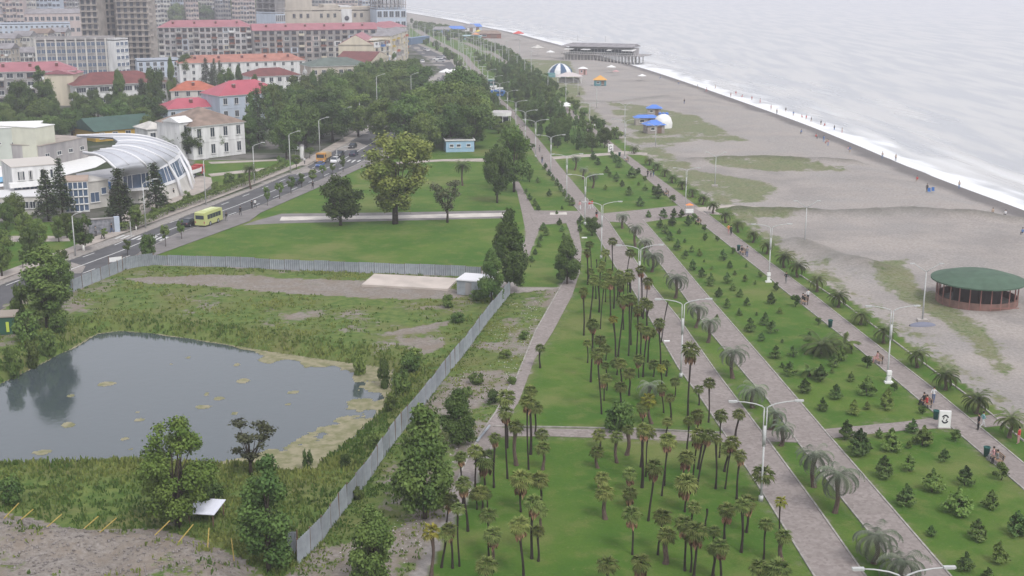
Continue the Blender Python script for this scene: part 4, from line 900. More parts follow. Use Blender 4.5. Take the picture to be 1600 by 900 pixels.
JP=[(973,337,973,357,.8),(993,355,993,386,.85),(1008,377,1008,402,.9),(1020,399,1018,425,1.15),(1058,434,1055,466,1.15),(1091,480,1087,512,.95),(1109,502,1106,535,.9),(1146,550,1145,591,1.05),(1177,609,1176,637,1.0),(1212,645,1203,672,.8),(1223,668,1220,696,.75),(1274,711,1272,761,1.05),(1310,741,1304,801,1.25),(1369,838,1365,880,1.2),(1411,878,1409,915,1.15),(900,246,898,266,.75),(912,264,912,280,.7),(927,274,926,294,.8),(1015,603,1015,625,.9)]
lj=sorted(range(len(JP)),key=lambda i:-JP[i][3])
for r_,k in enumerate(lj):
    cx_,cy_,fx,fy,s_=JP[k]; h=max(1.2,HT(fx,fy,cy_)); p=P(fx,fy); u=450-cy_; t=p.y/(F*math.cos(PITCH)+u*math.sin(PITCH)); dx=(cx_-800)*t-p.x
    t_=thing('jelly_palm',('silvery drooping feather palm half hidden in the fan palm grove' if fx==1015 else 'silvery feather palm with arching fronds, %s counting away from the viewer'%ordn(r_+1)),'palm tree',p,0,'silvery feather palms beside the promenade')
    ax_=Vector((dx,0,h)); t_.rotation_euler=ax_.to_track_quat('Z','Y').to_euler(); L_=ax_.length
    mo('trunk',PT2[k%2],t_,scale=(.24,.24,L_)); mo('crown',BUT[k%3],t_,(0,0,L_),rz=k*1.7,scale=s_*.75)
DP=[(991,231,991,240),(1015,249,1014,258),(1026,257,1026,266),(1039,266,1039,276),(1052,276,1051,286),(1067,285,1066,296),(1082,297,1081,308),(1100,308,1098,320),(1115,319,1114,334),(1134,334,1134,348),(1154,348,1153,363),(1176,364,1176,379),(1199,381,1198,397),(1226,400,1225,418),(1247,414,1246,433),(1278,435,1276,456),(1309,461,1309,480),(1345,491,1345,507),(1384,515,1381,536),(1436,551,1433,574),(1478,586,1477,609),(1526,622,1525,646),(1580,654,1577,684),(723,258,723,290),(392,262,392,295),(268,224,268,247)]
lj=sorted(range(len(DP)-3),key=lambda i:-DP[i][3])
for k,(cx_,cy_,fx,fy) in enumerate(DP):
    h=max(.9,HT(fx,fy,cy_)); p=P(fx,fy)
    l={23:'tall date palm standing alone on the upper lawn',24:'small date palm in front of the white villa',25:'bushy date palm beside the small white gatehouse'}.get(k) or 'spreading date palm on beachside strip, %s counting away from the viewer'%ordn(lj.index(k)+1)
    t_=thing('date_palm',l,'palm tree',p,k*1.3,'date palms beside the beach path' if k<23 else None)
    sc={23:1.0,24:.8,25:1.4}.get(k,.80 if fy>400 else .72)
    mo('trunk',PT2[k%2],t_,scale=(.22,.22,h)); mo('crown',DAT[k%3],t_,(0,0,h-.05),rz=k,scale=sc)
# ---- young shrubs and conifers on the lawns (foot x, foot y, height px, kind)
SH="""927 250 14c;934 258 12c;956 247 14c;962 254 15c;968 262 16c;948 270 12c;953 277 10c;963 284 16c;987 278 20c;997 273 12r;1008 283 9r;972 292 12c;983 305 15c;1000 322 18c;1022 299 10r;1028 310 22c;1051 316 13r;998 290 7l;1008 298 10l;946 297 9l;833 232 8r;
1013 340 12c;1036 341 16c;1031 357 18c;1050 353 18c;1053 338 14c;1065 340 16c;1075 353 20c;1084 346 13r;1039 365 16c;1046 376 16c;1061 365 9c;1058 391 18c;1070 379 7c;1071 404 16c;1081 394 12l;1093 400 13l;1082 422 18c;1096 433 18c;1110 443 18c;1101 362 12r;1101 376 11r;1121 377 10r;1130 407 19c;1145 397 12r;1140 419 13c;1136 443 20c;1100 410 5c;1112 421 6c;1166 418 7c;1188 433 11r;1164 440 11l;1110 447 14c;1213 455 14r;1145 454 13l;1123 464 17c;1156 464 14c;1136 481 15c;1167 478 15c;1205 475 20c;1155 493 13c;1182 493 7c;1218 490 13l;1243 479 17r;1195 508 21c;1172 518 22c;1206 520 22c;1190 533 17c;1278 508 13r;
1211 560 21c;1239 558 20c;1222 536 7c;1264 533 15c;1303 573 22c;1233 587 26c;1281 596 30c;1354 575 20r;1330 596 18l;1354 617 32l;1257 614 23c;1306 623 26c;1285 642 22c;1334 648 28l;1384 640 34l;1397 611 15r;1388 620 18l;1441 647 16r;
1322 686 32c;1343 710 40c;1373 684 17l;1392 704 36l;1425 676 24c;1442 696 36l;1492 689 19r;1475 722 24c;1420 736 32l;1381 746 36c;1456 768 42l;1507 758 30c;1563 750 24r;1414 790 34c;1496 803 44l;1548 794 32l;1455 838 20c;1527 843 36c;1588 836 38c;1560 879 34l;1507 892 32c;1542 905 22c;1314 563 26l;
852 265 11c;858 275 11c;864 282 11c;870 290 12c;876 300 13c;882 307 13c;888 315 14c;894 321 14c;822 303 11c;828 313 11c;836 322 12c;841 329 10c;840 286 11c;858 307 12c;848 360 13c;854 368 14c;845 376 12c;850 357 10c;842 386 11c;836 398 11c;831 410 11c;874 352 12c;878 362 12c;881 373 11c;907 350 16c;906 362 12c;1300 583 10l;1355 640 14l;1222 575 9c;1180 445 8l;1120 500 9c;1148 430 9c;1060 440 8c;870 335 7c;878 327 7c;1420 700 12l"""
SHR=[]
for s_ in SH.replace('\n','').split(';'):
    a=s_.split(); SHR.append((float(a[0]),float(a[1]),float(a[2][:-1]),a[2][-1]))
lk={'c':'dark bushy young conifer','l':'bright green young conifer','r':'small clipped round shrub'}
lab=rowlabels([(s[0],s[1]) for s in SHR],[lk[s[3]] for s in SHR],'lawn plantings',10)
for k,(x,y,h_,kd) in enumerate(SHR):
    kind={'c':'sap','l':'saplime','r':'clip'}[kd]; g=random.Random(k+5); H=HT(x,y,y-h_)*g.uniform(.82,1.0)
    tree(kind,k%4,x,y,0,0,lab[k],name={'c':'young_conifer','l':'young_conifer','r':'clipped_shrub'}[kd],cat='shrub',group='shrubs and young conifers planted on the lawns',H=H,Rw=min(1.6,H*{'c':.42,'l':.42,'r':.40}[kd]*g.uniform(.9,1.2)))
# banana-like plants
BAN=[frondcrown('crown',260+i,9,1.9,1.5,1.35,LF['broad'],.30,8,.25) for i in range(2)]
for k,(x,y,s_,l) in enumerate([(1284,553,1.35,'large dark feathery clump beside the beach path'),(1318,548,1.1,'banana plant with broad leaves at the beach path edge'),(1264,588,.8,'small young palm among the lawn conifers')]):
    p=P(x,y); t_=thing('banana_plant',l,'plant',p,k); mo('stem',PT2[k%2],t_,scale=(.14,.14,.8*s_)); mo('crown',(DAT if k==0 else BAN)[k%2],t_,(0,0,.75*s_),scale=s_)
# ---- weeds: tufts of tall blades on the rough ground
g=rs(77); NW_=430000
wy=60+ (520-60)*g.uniform(0,1,NW_)**1.6; wx=(g.uniform(-.62,.62,NW_))*(wy+60)
pxx,pyy=PX(wx,wy,0*wx)
insite=inpoly(wx,wy,A_SITE)&~inpoly(wx,wy,A_RUBBLE); insw=inpoly(wx,wy,A_SW)&~inpoly(wx,wy,A_SITE); rubb=inpoly(wx,wy,A_RUBBLE)
pdw=dline(wx,wy,POND,True); inp=inpoly(wx,wy,POND)
n1=fbm(wx/6,wy/6,21); n2=fbm(wx/2,wy/2,31)
dens=insite*(.12+1.5*(n1-.42)+.9*np.exp(-((pdw-1.5)/2.5)**2)+ (pyy>690)*.55+.4*(n2-.5))*(~inpoly(wx,wy,A_TRACK))
dens=np.where(inpoly(wx,wy,A_PEB),dens-.3,dens)
dens+=insw*(.75*(n1-.42)+.6*(n2-.5)+.15)
dens+=rubb*(.9*(n2-.55))
fl_=dline(wx,wy,w2([(797,462),(727,553),(667,630),(575,755),(500,850),(465,883)])); dens+=.8*np.exp(-(fl_/1.4)**2)*(insite|insw)
fh=dline(wx,wy,w2([(240,420),(440,424),(600,431),(752,440)])); dens+=.8*np.exp(-(fh/1.2)**2)*(pxx>230)*(pxx<760)*(~inp)
pk=inpoly(wx,wy,A_PARK)&~insite&~insw
dens=np.where(pk|inp,0,dens)
for m_ in (EL+ER[::-1],WL+WR[::-1],[(585,430),(716,437),(700,454),(565,447)],[(712,430),(768,430),(768,464),(712,464)]): dens=np.where(inpoly(wx,wy,w2(m_)),0,dens)
kp=(g.uniform(0,1,NW_)<dens)&(wy<430); wx,wy,pdw,n1=wx[kp],wy[kp],pdw[kp],n1[kp]; pyk=pyy[kp]; wz=height(wx,wy)[0]; n=len(wx)
tall=.40*(.35+.55*fbm(wx/3,wy/3,88)+.45*np.exp(-((pdw-1.5)/2.5)**2)+.25*(pyk>700))*g.uniform(.6,1.3,n)
tall=np.where(inpoly(wx,wy,A_SITE),tall,tall*.6)
V=[];T=[]
for b_ in range(4):
    a=g.uniform(0,6.283,n); q=g.uniform(.05,.38,n); bx=wx+np.cos(a)*q; by=wy+np.sin(a)*q; hh=tall*g.uniform(.5,1.1,n); w_=g.uniform(.04,.10,n)*(1+wy/260); ln=g.uniform(.1,.45,n)*hh; a2=g.uniform(0,6.283,n); a3=g.uniform(0,6.283,n)
    V.append(np.stack([np.stack([bx-np.cos(a2)*w_,by-np.sin(a2)*w_,wz-.05],1),np.stack([bx+np.cos(a2)*w_,by+np.sin(a2)*w_,wz-.05],1),np.stack([bx+np.cos(a3)*ln+np.cos(a2)*w_*.6,by+np.sin(a3)*ln+np.sin(a2)*w_*.6,wz+hh*.9],1),np.stack([bx+np.cos(a3)*ln-np.cos(a2)*w_*.3,by+np.sin(a3)*ln-np.sin(a2)*w_*.3,wz+hh],1)],1))
    T.append(np.clip(n1*2.0-.65+g.uniform(-.35,.4,n),0,1))
V=np.concatenate(V).reshape(-1,3); T=np.repeat(np.concatenate(T),4)
o=mo('weeds',npmesh('weeds',V,np.arange(len(V)).reshape(-1,4),[LF['weed']],tint=T)); tag(o,'tall weeds and grass around the pond and along the metal fence','weeds',kind='stuff')
# bushes round the pond
PB=[(640,580,556,20),(628,612,585,16),(612,640,618,12),(600,590,566,12),(560,570,552,14),(650,560,545,14),(90,520,497,16),(50,560,535,14),(20,575,545,16),(75,545,520,14),(480,716,706,9),(585,700,680,14),(540,728,712,12),(330,800,760,24),(400,790,750,18),(20,790,750,22),(700,480,462,12),(745,470,455,12),(715,505,490,12),(745,600,585,14),(790,560,548,11),(770,630,612,13),(730,620,606,10),(820,530,518,9),(800,600,590,9),(560,780,764,12),(455,840,822,12),(690,755,735,16),(640,700,684,12)]
lab=rowlabels([p[:2] for p in PB],['rough wild bush']*len(PB),'bushes near the pond',7)
for k,(x,y,t_,h_) in enumerate(PB): tree('bush' if k%3 else 'darkbush',k%3,x,y,t_,h_,lab[k],name='wild_bush',cat='bush',group='wild bushes around the pond and dirt strip')
# ================================================================== BUILDINGS
WM={}
def winmesh(w_,h_,fr,gl,mull=1):
    k=(round(w_,2),round(h_,2),fr.name,gl.name,mull)
    if k not in WM:
        mb=MB(); mb.box((0,-.02,0),(w_,.04,h_),gl); b=.09
        for sx_ in (-1,1): mb.box((sx_*(w_/2+b/2),-.05,0),(b,.10,h_+2*b),fr)
        for sz_ in (-1,1): mb.box((0,-.05,sz_*(h_/2+b/2)),(w_,.10,b),fr)
        mb.box((0,-.12,-h_/2-b-.04),(w_+.35,.24,.08),fr)
        for i in range(mull): mb.box(((i+1)*w_/(mull+1)-w_/2,-.06,0),(.07,.05,h_),fr)
        WM[k]=mb.mesh('window')
    return WM[k]
BM={}
def balmesh(w_,m,solid=True):
    k=(round(w_,2),m.name,solid)
    if k not in BM:
        mb=MB(); mb.box((0,-.65,0),(w_,1.3,.16),CONC)
        if solid: mb.box((0,-1.27,.55),(w_,.07,.95),m); [mb.box((s*(w_/2-.03),-.65,.55),(.07,1.2,.95),m) for s in (-1,1)]
        else:
            mb.box((0,-1.27,1.0),(w_,.06,.06),m); [mb.box((-w_/2+.05+i*(w_-.1)/9,-1.27,.55),(.05,.05,.9),m) for i in range(10)]
        BM[k]=mb.mesh('balcony')
    return BM[k]
def bld(name,label,A,B,top,depth,floors,bays,wall,roof=None,roofm=None,rh=2,fr=None,gl=None,ww=1.4,wh=1.5,ends='',endbays=2,bal=0,balm=None,parapet=.5,group=None,cat='building',over=.4,h=None,chim=0,mull=1,rng=1,gable_dir='x',mixw=None,z0=.6,skip=()):
    a=P(*A); b=P(*B); ang=math.atan2(b.y-a.y,b.x-a.x); L_=(b-a).length; H=h if h else HT(A[0],A[1],top)
    t=thing(name,label,cat,a,ang,group); g=random.Random(rng); fr=fr or FRAME; gl=gl or GLASS
    mb=MB(); mb.box((L_/2,depth/2,H/2-.5),(L_,depth,H+1),wall)
    fh=H/floors
    for f in range(1,floors): mb.box((L_/2,-.04,f*fh),(L_,.08,.18),wall)
    mb.build('wall',t)
    rb=MB(); o_=over
    if roof=='hip':
        w2_=min(depth,L_)/2; vs=[(-o_,-o_,H),(L_+o_,-o_,H),(L_+o_,depth+o_,H),(-o_,depth+o_,H)]
        if L_>=depth: vs+=[(w2_,depth/2,H+rh),(L_-w2_,depth/2,H+rh)]; fs=[(0,1,5,4),(1,2,5),(2,3,4,5),(3,0,4),(0,3,2,1)]
        else: vs+=[(L_/2,w2_,H+rh),(L_/2,depth-w2_,H+rh)]; fs=[(0,1,4),(1,2,5,4),(2,3,5),(3,0,4,5),(0,3,2,1)]
        rb.add(vs,fs,roofm); rb.box((L_/2,depth/2,H-.10),(L_+2*o_-.1,depth+2*o_-.1,.18),fr)
    elif roof=='gable':
        if gable_dir=='x': vs=[(-o_,-o_,H),(L_+o_,-o_,H),(L_+o_,depth+o_,H),(-o_,depth+o_,H),(-o_,depth/2,H+rh),(L_+o_,depth/2,H+rh)]; fs=[(0,1,5,4),(2,3,4,5),(3,0,4),(1,2,5),(0,3,2,1)]
        else: vs=[(-o_,-o_,H),(L_+o_,-o_,H),(L_+o_,depth+o_,H),(-o_,depth+o_,H),(L_/2,-o_,H+rh),(L_/2,depth+o_,H+rh)]; fs=[(3,0,4,5),(1,2,5,4),(0,1,4),(2,3,5),(0,3,2,1)]
        rb.add(vs,fs,roofm)
        if gable_dir!='x': rb.add([(0,-o_-.02,H),(L_,-o_-.02,H),(L_/2,-o_-.02,H+rh*.93)],[(0,1,2)],wall)
    else:
        m_=roofm or GREYR; rb.box((L_/2,depth/2,H+.56),(L_-.5,depth-.5,.12),m_)
        if parapet:
            for (c_,d_) in (((L_/2,.12,H+.5+parapet/2),(L_,.24,parapet)),((L_/2,depth-.12,H+.5+parapet/2),(L_,.24,parapet)),((.12,depth/2,H+.5+parapet/2),(.24,depth-.5,parapet)),((L_-.12,depth/2,H+.5+parapet/2),(.24,depth-.5,parapet))): rb.box(c_,d_,wall)
    ro=rb.build('roof',t)
    for k in range(chim):
        x=L_*(k+.7)/(chim+.4); cbm=MB(); cbm.box((0,0,.2),(.9,.7,1.6),DRED); cbm.box((0,0,1.05),(1.1,.9,.12),CONC); cbm.build('dormer' if roof else 'vent',ro,loc=(x,depth*.25,H+rh*.5 if roof else H+.6))
    nwin=0; stuffw=MB()
    def put(x,y,z,rz,w_,h_):
        nonlocal nwin
        mats_=mixw or [fr]; me_=winmesh(w_,h_,mats_[g.randrange(len(mats_))],gl,mull)
        if nwin<98: mo('window',me_,t,(x,y,z),rz)
        else:
            M_=Matrix.Translation((x,y,z))@Matrix.Rotation(rz,4,'Z'); stuffw.box((0,-.02,0),(w_,.08,h_),gl,M=M_)
        nwin+=1
    for f in range(floors):
        z=f*fh+fh*.55
        for i in range(bays):
            if (f,i) in skip: continue
            x=L_*(i+.5)/bays; put(x,0,z,0,min(ww,L_/bays*.8),min(wh,fh*.7))
            if bal and (i*7+f*3+bal)%bal==0:
                mo('balcony',balmesh(min(2.6,L_/bays*.95),(balm or [wall])[g.randrange(len(balm or [1]))],g.random()<.7),t,(x,-.01,f*fh+.12)) if f else None
        if bal and f:
            for i in range(bays):
                if g.random()<.30:
                    q_=g.choice([WHITE,OFFW,BRICK,GREYW,CREAM,DGREYW,LBLUE,PINKW]); k_=('panel',round(L_/bays,1),round(fh,1),q_.name)
                    if k_ not in BM: pm_=MB(); pm_.box((0,-.012,0),(L_/bays*.98,.024,fh*.9),q_); BM[k_]=pm_.mesh('wall_panel')
                    mo('wall_panel',BM[k_],t,(L_*(i+.5)/bays,0,z-fh*.03))
        for e in ends:
            for i in range(endbays):
                y=depth*(i+.5)/endbays; put(L_ if e=='R' else 0,y,z,math.pi/2 if e=='R' else -math.pi/2,min(ww,depth/endbays*.7),min(wh,fh*.7))
    if stuffw.v: s_=stuffw.build('window',t); s_['kind']='stuff'
    return t,L_,H
FB=FRAMEB
# --- far skyline
sk=[(8,40,58,-6,'pink_block',PINKW,6),(40,60,56,-14,'g',OFFW,6),(98,130,50,-20,'g',GREYW,7),(60,98,54,-12,'g',LBLUE,6),(238,268,44,-16,'g',OFFW,6),(268,292,42,-24,'b',LBLUE,6),(292,312,44,-10,'g',PINKW,5),(312,338,40,-26,'g',OFFW,6),(338,362,42,-14,'g',GREYW,6),(364,400,46,-34,'g',PINKW,8),(402,438,44,-38,'g',LBLUE,8),(440,470,36,-30,'g',PINKW,7),(472,520,36,-22,'g',GREYW,9),(522,560,34,-34,'g',PINKW,8),(562,600,33,-24,'g',LBLUE,8),(0,10,44,-20,'g',SAND,3)]
desc={PINKW.name:'pinkish',OFFW.name:'off-white',GREYW.name:'grey',LBLUE.name:'pale blue',SAND.name:'sandy'}
order=sorted(range(len(sk)),key=lambda i:sk[i][0])
for k,(x0,x1,yb,yt,_,wm,nb) in enumerate(sk):
    H=HT(x0,yb,yt); fl=min(14,max(6,int(H/3.4)))
    nb=max(3,min(nb,98//fl))
    bld('apartment_tower','hazy %s high-rise block, %s from left on the skyline'%(desc[wm.name],ordn(order.index(k)+1)),(x0,yb),(x1,yb-.3),yt,14,fl,nb,wm,None,GREYR,fr=wm,ww=2.2,wh=1.7,group='far high-rise blocks on the skyline',cat='apartment block',rng=k,mull=0,bal=3,balm=[wm])
# --- left mid distance
bld('apartment_block','pale blue long block behind the grey ribbed office slab',(0,72),(112,70),39,12,4,14,LBLUE,None,GREYR,ww=1.2,wh=1.2,rng=2)
bld('apartment_block','peach building with arched openings and grey barrel roof at top left',(0,58),(128,56),22,14,2,14,PINKW,'gable',GREYR,3,ww=2.4,wh=2.6,rng=3)
t,L_,H=bld('warehouse','low grey hall with rounded roof on the left skyline',(12,46),(104,45),20,20,1,8,GREYW,None,GREYR,ww=1.5,wh=1,rng=4); mb=MB(); n=10; pr=[(0,0)]+[(10-10*math.cos(math.pi*i/n),3.5*math.sin(math.pi*i/n)) for i in range(n+1)]
vs=[(0,y,H+.6+z) for y,z in pr]+[(L_,y,H+.6+z) for y,z in pr]; m_=len(pr); mb.add(vs,[(i,i+1,m_+i+1,m_+i) for i in range(m_-1)]+[tuple(range(m_-1,-1,-1)),tuple(range(m_,2*m_))],GREYR); mb.build('barrel_roof',t)
for k,(x0,x1,yb,yt,rm,wm,l) in enumerate([(0,26,98,60,GREYR,CREAM,'yellowish old house with grey roof at the left edge'),(22,50,96,56,GREYR,OFFW,'off-white old house with pale tin roof, second from left edge'),(48,78,90,52,BROWNR,GREYW,'grey old house with brown tin roof behind the ribbed office'),(74,104,84,50,GREYR,OFFW,'pale house with grey roof between the blue block and the towers'),(0,20,112,76,GREYR,SAND,'sandy block with balconies behind the rose-roofed apartments at left edge'),(26,60,106,82,GREYR,OFFW,'narrow off-white house just left of the ribbed office slab')]):
    bld('old_house',l,(x0,yb),(x1,yb),yt,10,3,5,wm,'gable',rm,2.2,ends='R',bal=3,balm=[WHITE,GREYW],rng=20+k,group='old houses at top left',cat='house')
# ribbed office
t,L_,H=bld('office_building','long grey five-storey office slab with vertical ribs and blank white end',(60,120),(184,117),65,12,5,16,GREYW,None,GREYR,ww=2.0,wh=1.6,gl=GLASSB,rng=5,fr=OFFW,ends='',parapet=1.0)
rb=MB()
for i in range(9): rb.box((L_*i/8,-.35,H/2+.3),(.7,.7,H+1.4),OFFW)
rb.build('facade_ribs',t)
bld('stair_tower','white end bay of the office slab with blue ribbon windows',(184,118),(204,116),64,11,5,3,WHITE,None,WHITE,ww=1.8,wh=1.4,gl=GLASSB,rng=6,cat='building',fr=WHITE)
# unfinished towers
def rawtower(label,x0,x1,yb,yt,fl,bays,rng):
    t,L_,H=bld('unfinished_tower',label,(x0,yb),(x1,yb),yt,12,fl,bays,RAW,None,RAW,fr=RAW,ww=1.5,wh=2.1,rng=rng,mull=0,group='unfinished concrete towers',cat='tower')
    s_=MB()
    for f in range(1,fl+1): s_.box((L_/2,-.5,f*H/fl),(L_+.6,1.2,.22),RAW)
    s_.build('floor_slabs',t)
    f_=MB()
    for i in range(7):
        for j in (0,11.4): f_.box((.3+i*(L_-.6)/6,.3+j,H+2.4),(.35,.35,3.8),RAW)
    f_.box((L_/2,6,H+4.4),(L_,12,.25),RAW); f_.build('top_frame',t)
rawtower('left one of the unfinished bare concrete towers with dark empty openings',133,160,113,-40,16,3,1)
rawtower('recessed dark middle section of the unfinished concrete towers',161,187,108,-36,14,3,2)
rawtower('right wider unfinished concrete tower with curved balcony corner',188,238,111,-44,17,5,3)
p=P(233,110); t=thing('balcony_stack','rounded stack of bare concrete balconies on the right unfinished tower','balconies',p); mb=MB()
for f in range(17): mb.lathe([(0,f*3.05),(3.2,f*3.05),(3.2,f*3.05+.9),(3.0,f*3.05+.9),(3.0,f*3.05+.2),(0,f*3.05+.2)],RAW,14)
mb.tube([(0,0,0),(0,0,52)],1.7,GREYW,10); mb.build('balcony_rings',t)
# apartment blocks
bld('apartment_block','five-storey patchwork apartment block with pale rose roof, upper middle left',(250,99),(396,97),43,12,6,16,mat('patch_render',(.55,.53,.53),.9,noise=.5,nscale=.12,col2=(.30,.28,.28)),'hip',ROSE,3.2,ww=1.8,wh=1.5,bal=3,balm=[WHITE,GREYW,BRICK,OFFW],mixw=[FRAME,FB,FRAME],rng=7,chim=4)
bld('apartment_block','very long grey apartment block with rose roof in the upper middle',(398,102),(590,98),48,12,6,17,DGREYW,'gable',ROSE,3.0,ww=2.0,wh=1.5,bal=3,balm=[WHITE,GREYW,CREAM,GREYW,BRICK],mixw=[FRAME,FB,FB],rng=8,chim=6)
bld('apartment_block','white three-storey block with faded orange roof and small square windows',(282,130),(478,124),99,11,3,14,WHITE,'hip',LORANGE,2.8,ww=1.0,wh=1.3,ends='R',rng=9,chim=5)
bld('apartment_block','grey apartment block with rose roof and cluttered balconies at the left edge',(-20,167),(122,163),113,11,4,9,GREYW,'hip',ROSE,2.8,ww=2.0,wh=1.5,bal=2,balm=[WHITE,GREYW,OFFW],ends='R',mixw=[FRAME,FB],rng=10,chim=3)
bld('gable_wall','cream blank end wall block joined to the rose-roofed apartments at left',(118,165),(134,160),116,10,1,1,CREAM,'gable',ROSE,1.5,rng=11,cat='building',skip=((0,0),))
bld('school_building','white two-storey building with dark red hipped roof behind the trees',(120,168),(262,160),134,15,2,8,WHITE,'hip',DRED,3.6,ww=3.0,wh=1.5,ends='',rng=12,over=.8,mull=3)
bld('low_block','pale blue-grey low block between the office slab and the orange-roofed house',(216,122),(282,120),97,9,3,6,LBLUE,None,GREYR,rng=13)
bld('house','off-white house with bright orange roof among the town trees',(268,164),(340,162),142,11,2,4,OFFW,'hip',ORANGE,2.8,ww=1.2,wh=1.8,rng=14,chim=1)
bld('house','white house with red-rose roof and small porch behind the brown-roofed villa',(263,192),(346,186),171,10,1,5,LBLUE,'hip',RED,2.6,ww=1.2,wh=1.8,rng=15,chim=1)
bld('house','pale blue house with large rose-red roof in front of the wood',(345,190),(446,182),150,13,2,6,LBLUE,'hip',RED,3.8,ww=1.2,wh=1.8,rng=16,chim=2,ends='R')
bld('house','dark red hipped-roof building just above the pale blue house',(392,146),(470,142),120,12,2,6,WHITE,'hip',DRED,2.6,rng=17)
bld('villa','white classical villa with worn brown tin roof beside the arched hall',(303,250),(384,240),198,16,2,4,WHITE,'hip',BROWNR,3.6,ww=1.1,wh=2.2,rng=18,ends='R',endbays=3)
bld('villa','white annex with arched entrance between the gatehouse and classical villa',(284,250),(304,247),192,6,2,1,WHITE,'gable',WHITE,1.2,ww=1.4,wh=2.6,rng=19)
bld('gatehouse','small white gatehouse with pale hipped roof behind the arched hall',(232,226),(264,223),202,8,1,2,WHITE,'hip',OFFW,1.5,rng=30)
bld('shed','long low green-roofed shed with a yellow wall behind the arched hall',(150,222),(250,212),206,14,1,5,mat('yellow_wall',(.5,.32,.05),.8),'gable',mat('green_shed_roof',(.05,.10,.08),.7,noise=.2,nscale=.5),3,rng=31)
bld('house','small brown-roofed house among the garden trees',(108,202),(140,200),188,9,1,3,OFFW,'hip',BRICK,2.4,rng=32)
bld('house','low brick-red roofed hut at the left edge',(-10,196),(16,194),182,8,1,2,BRICK,'gable',BRICK,1.4,rng=33)
bld('cafe_building','cream three-storey hall with grey-green roof beside the wood',(487,146),(580,142),104,14,2,7,SAND,'hip',GREENR,2.6,ends='R',endbays=6,rng=34)
bld('house','cream house with dark red gabled roof and white pediment beside the green-roofed hall',(578,140),(608,128),98,14,3,4,CREAM,'gable',DRED,3.2,rng=35,ends='R',gable_dir='y')
bld('apartment_block','pale yellow block with blank gable wall under a rose roof',(530,112),(584,112),70,26,5,1,CREAM,'gable',ROSE,4.5,rng=36,ends='',gable_dir='y',skip=tuple((f,0) for f in range(5)))
bld('balcony_wing','white and yellow balcony wing with blue bands at the end of the rose-roofed block',(585,112),(610,107),66,8,5,3,CREAM,None,OFFW,rng=37,bal=1,balm=[WHITE,BLUEP],ww=2.2)
bld('apartment_block','colourful balcony apartment block facing the boulevard',(611,105),(638,92),56,10,5,4,CREAM,'hip',GREYR,2,rng=38,bal=1,balm=[WHITE,YEL,OFFW,ORANGE],ends='R',endbays=2)
bld('apartment_block','grey-roofed block behind the pale yellow gable building',(560,96),(622,92),52,18,4,6,GREYW,'hip',GREYR,3,rng=39)
bld('apartment_block','rose-roofed corner block in front of the pale blue scaffolded tower',(600,88),(636,84),44,12,4,4,OFFW,'hip',ROSE,3,rng=40)
t,L_,H=bld('theatre_building','large sand-coloured stepped building with round window and deep openings',(446,80),(592,77),18,26,4,14,SAND,None,SAND,ww=1.5,wh=2.2,rng=41,parapet=1.5,fr=SAND,skip=tuple((f,i) for f in range(4) for i in range(14) if (i*5+f*3)%4==1))
for nm,x0,x1,hh,mm in (('upper_block',.02,.30,6.5,SAND),('clock_bay',.60,.72,2.0,WHITE),('upper_block',.42,.58,3.0,SAND)):
    b_=MB(); b_.box((L_*(x0+x1)/2,8,H+hh/2),(L_*(x1-x0),15,hh+1.2),mm); b_.build(nm,t)
cb=MB(); cb.box((L_*.66,-.3,H/2),(L_*.11,.6,H+2),WHITE); cb.build('white_bay',t); cb=MB(); cb.lathe([(0,0),(1.3,0),(1.3,.3),(0,.3)],GLASS,20); o=cb.build('round_window',t,loc=(L_*.66,-.6,H-4)); o.rotation_euler=(math.pi/2,0,0)
def bluetower(label,x0,x1,yb,yt,rng):
    t,L_,H=bld('hotel_tower',label,(x0,yb),(x1,yb-1),yt,16,4,5,LBLUE,None,LBLUE,rng=rng,ww=2.4,wh=3.2,fr=WHITE,ends='R',endbays=3,cat='tower')
    s_=MB()
    for i in range(8):
        for j in (0,5,10,15.5): s_.box((.4+i*(L_-.8)/7,j+.2,H+8),(.45,.45,15),GREYW)
    for f in range(5): s_.box((L_/2,8,H+2.6+f*3.2),(L_+.4,16.2,.3),GREYW)
    s_.build('unfinished_frame',t)
    if x1-x0>30:
        a_=MB(); n=10; a_.add([(L_*.62+2.4*math.cos(math.pi*i/n),-.1,H*.35+3.2*math.sin(math.pi*i/n)+2) for i in range(n+1)]+[(L_*.62-2.4,-.1,2),(L_*.62+2.4,-.1,2)],[tuple(range(n,-1,-1))+(n+2,n+1)],GLASSB); a_.build('arched_window',t)
bluetower('pale blue tower with arched window and unfinished concrete frame on top',590,636,80,15,42)
bluetower('narrow pale blue tower with unfinished top left of the sand-coloured building',433,448,82,22,43)
# ornate pale metal sculpture-like spire cluster
p=P(478,152); t=thing('ornate_spires','cluster of silvery white ornamental spires in front of the dark red roof','spires',p); H=HT(478,152,102)
mb=MB(); mb.box((0,0,H*.2),(5,5,H*.4),LBLUE); mb.build('base',t)
g=random.Random(4)
for k in range(9):
    a=k*2.399; r=2.8*(k%3)/2; hh=H*(.75+.25*(k%3==0)); mb=MB(); mb.lathe([(.55,H*.35),(.5,hh*.72),(.9,hh*.76),(.75,hh*.83),(.15,hh*.9),(.05,hh)],WPAINT,8,(math.cos(a)*r,math.sin(a)*r,0)); mb.build('spire',t,True)
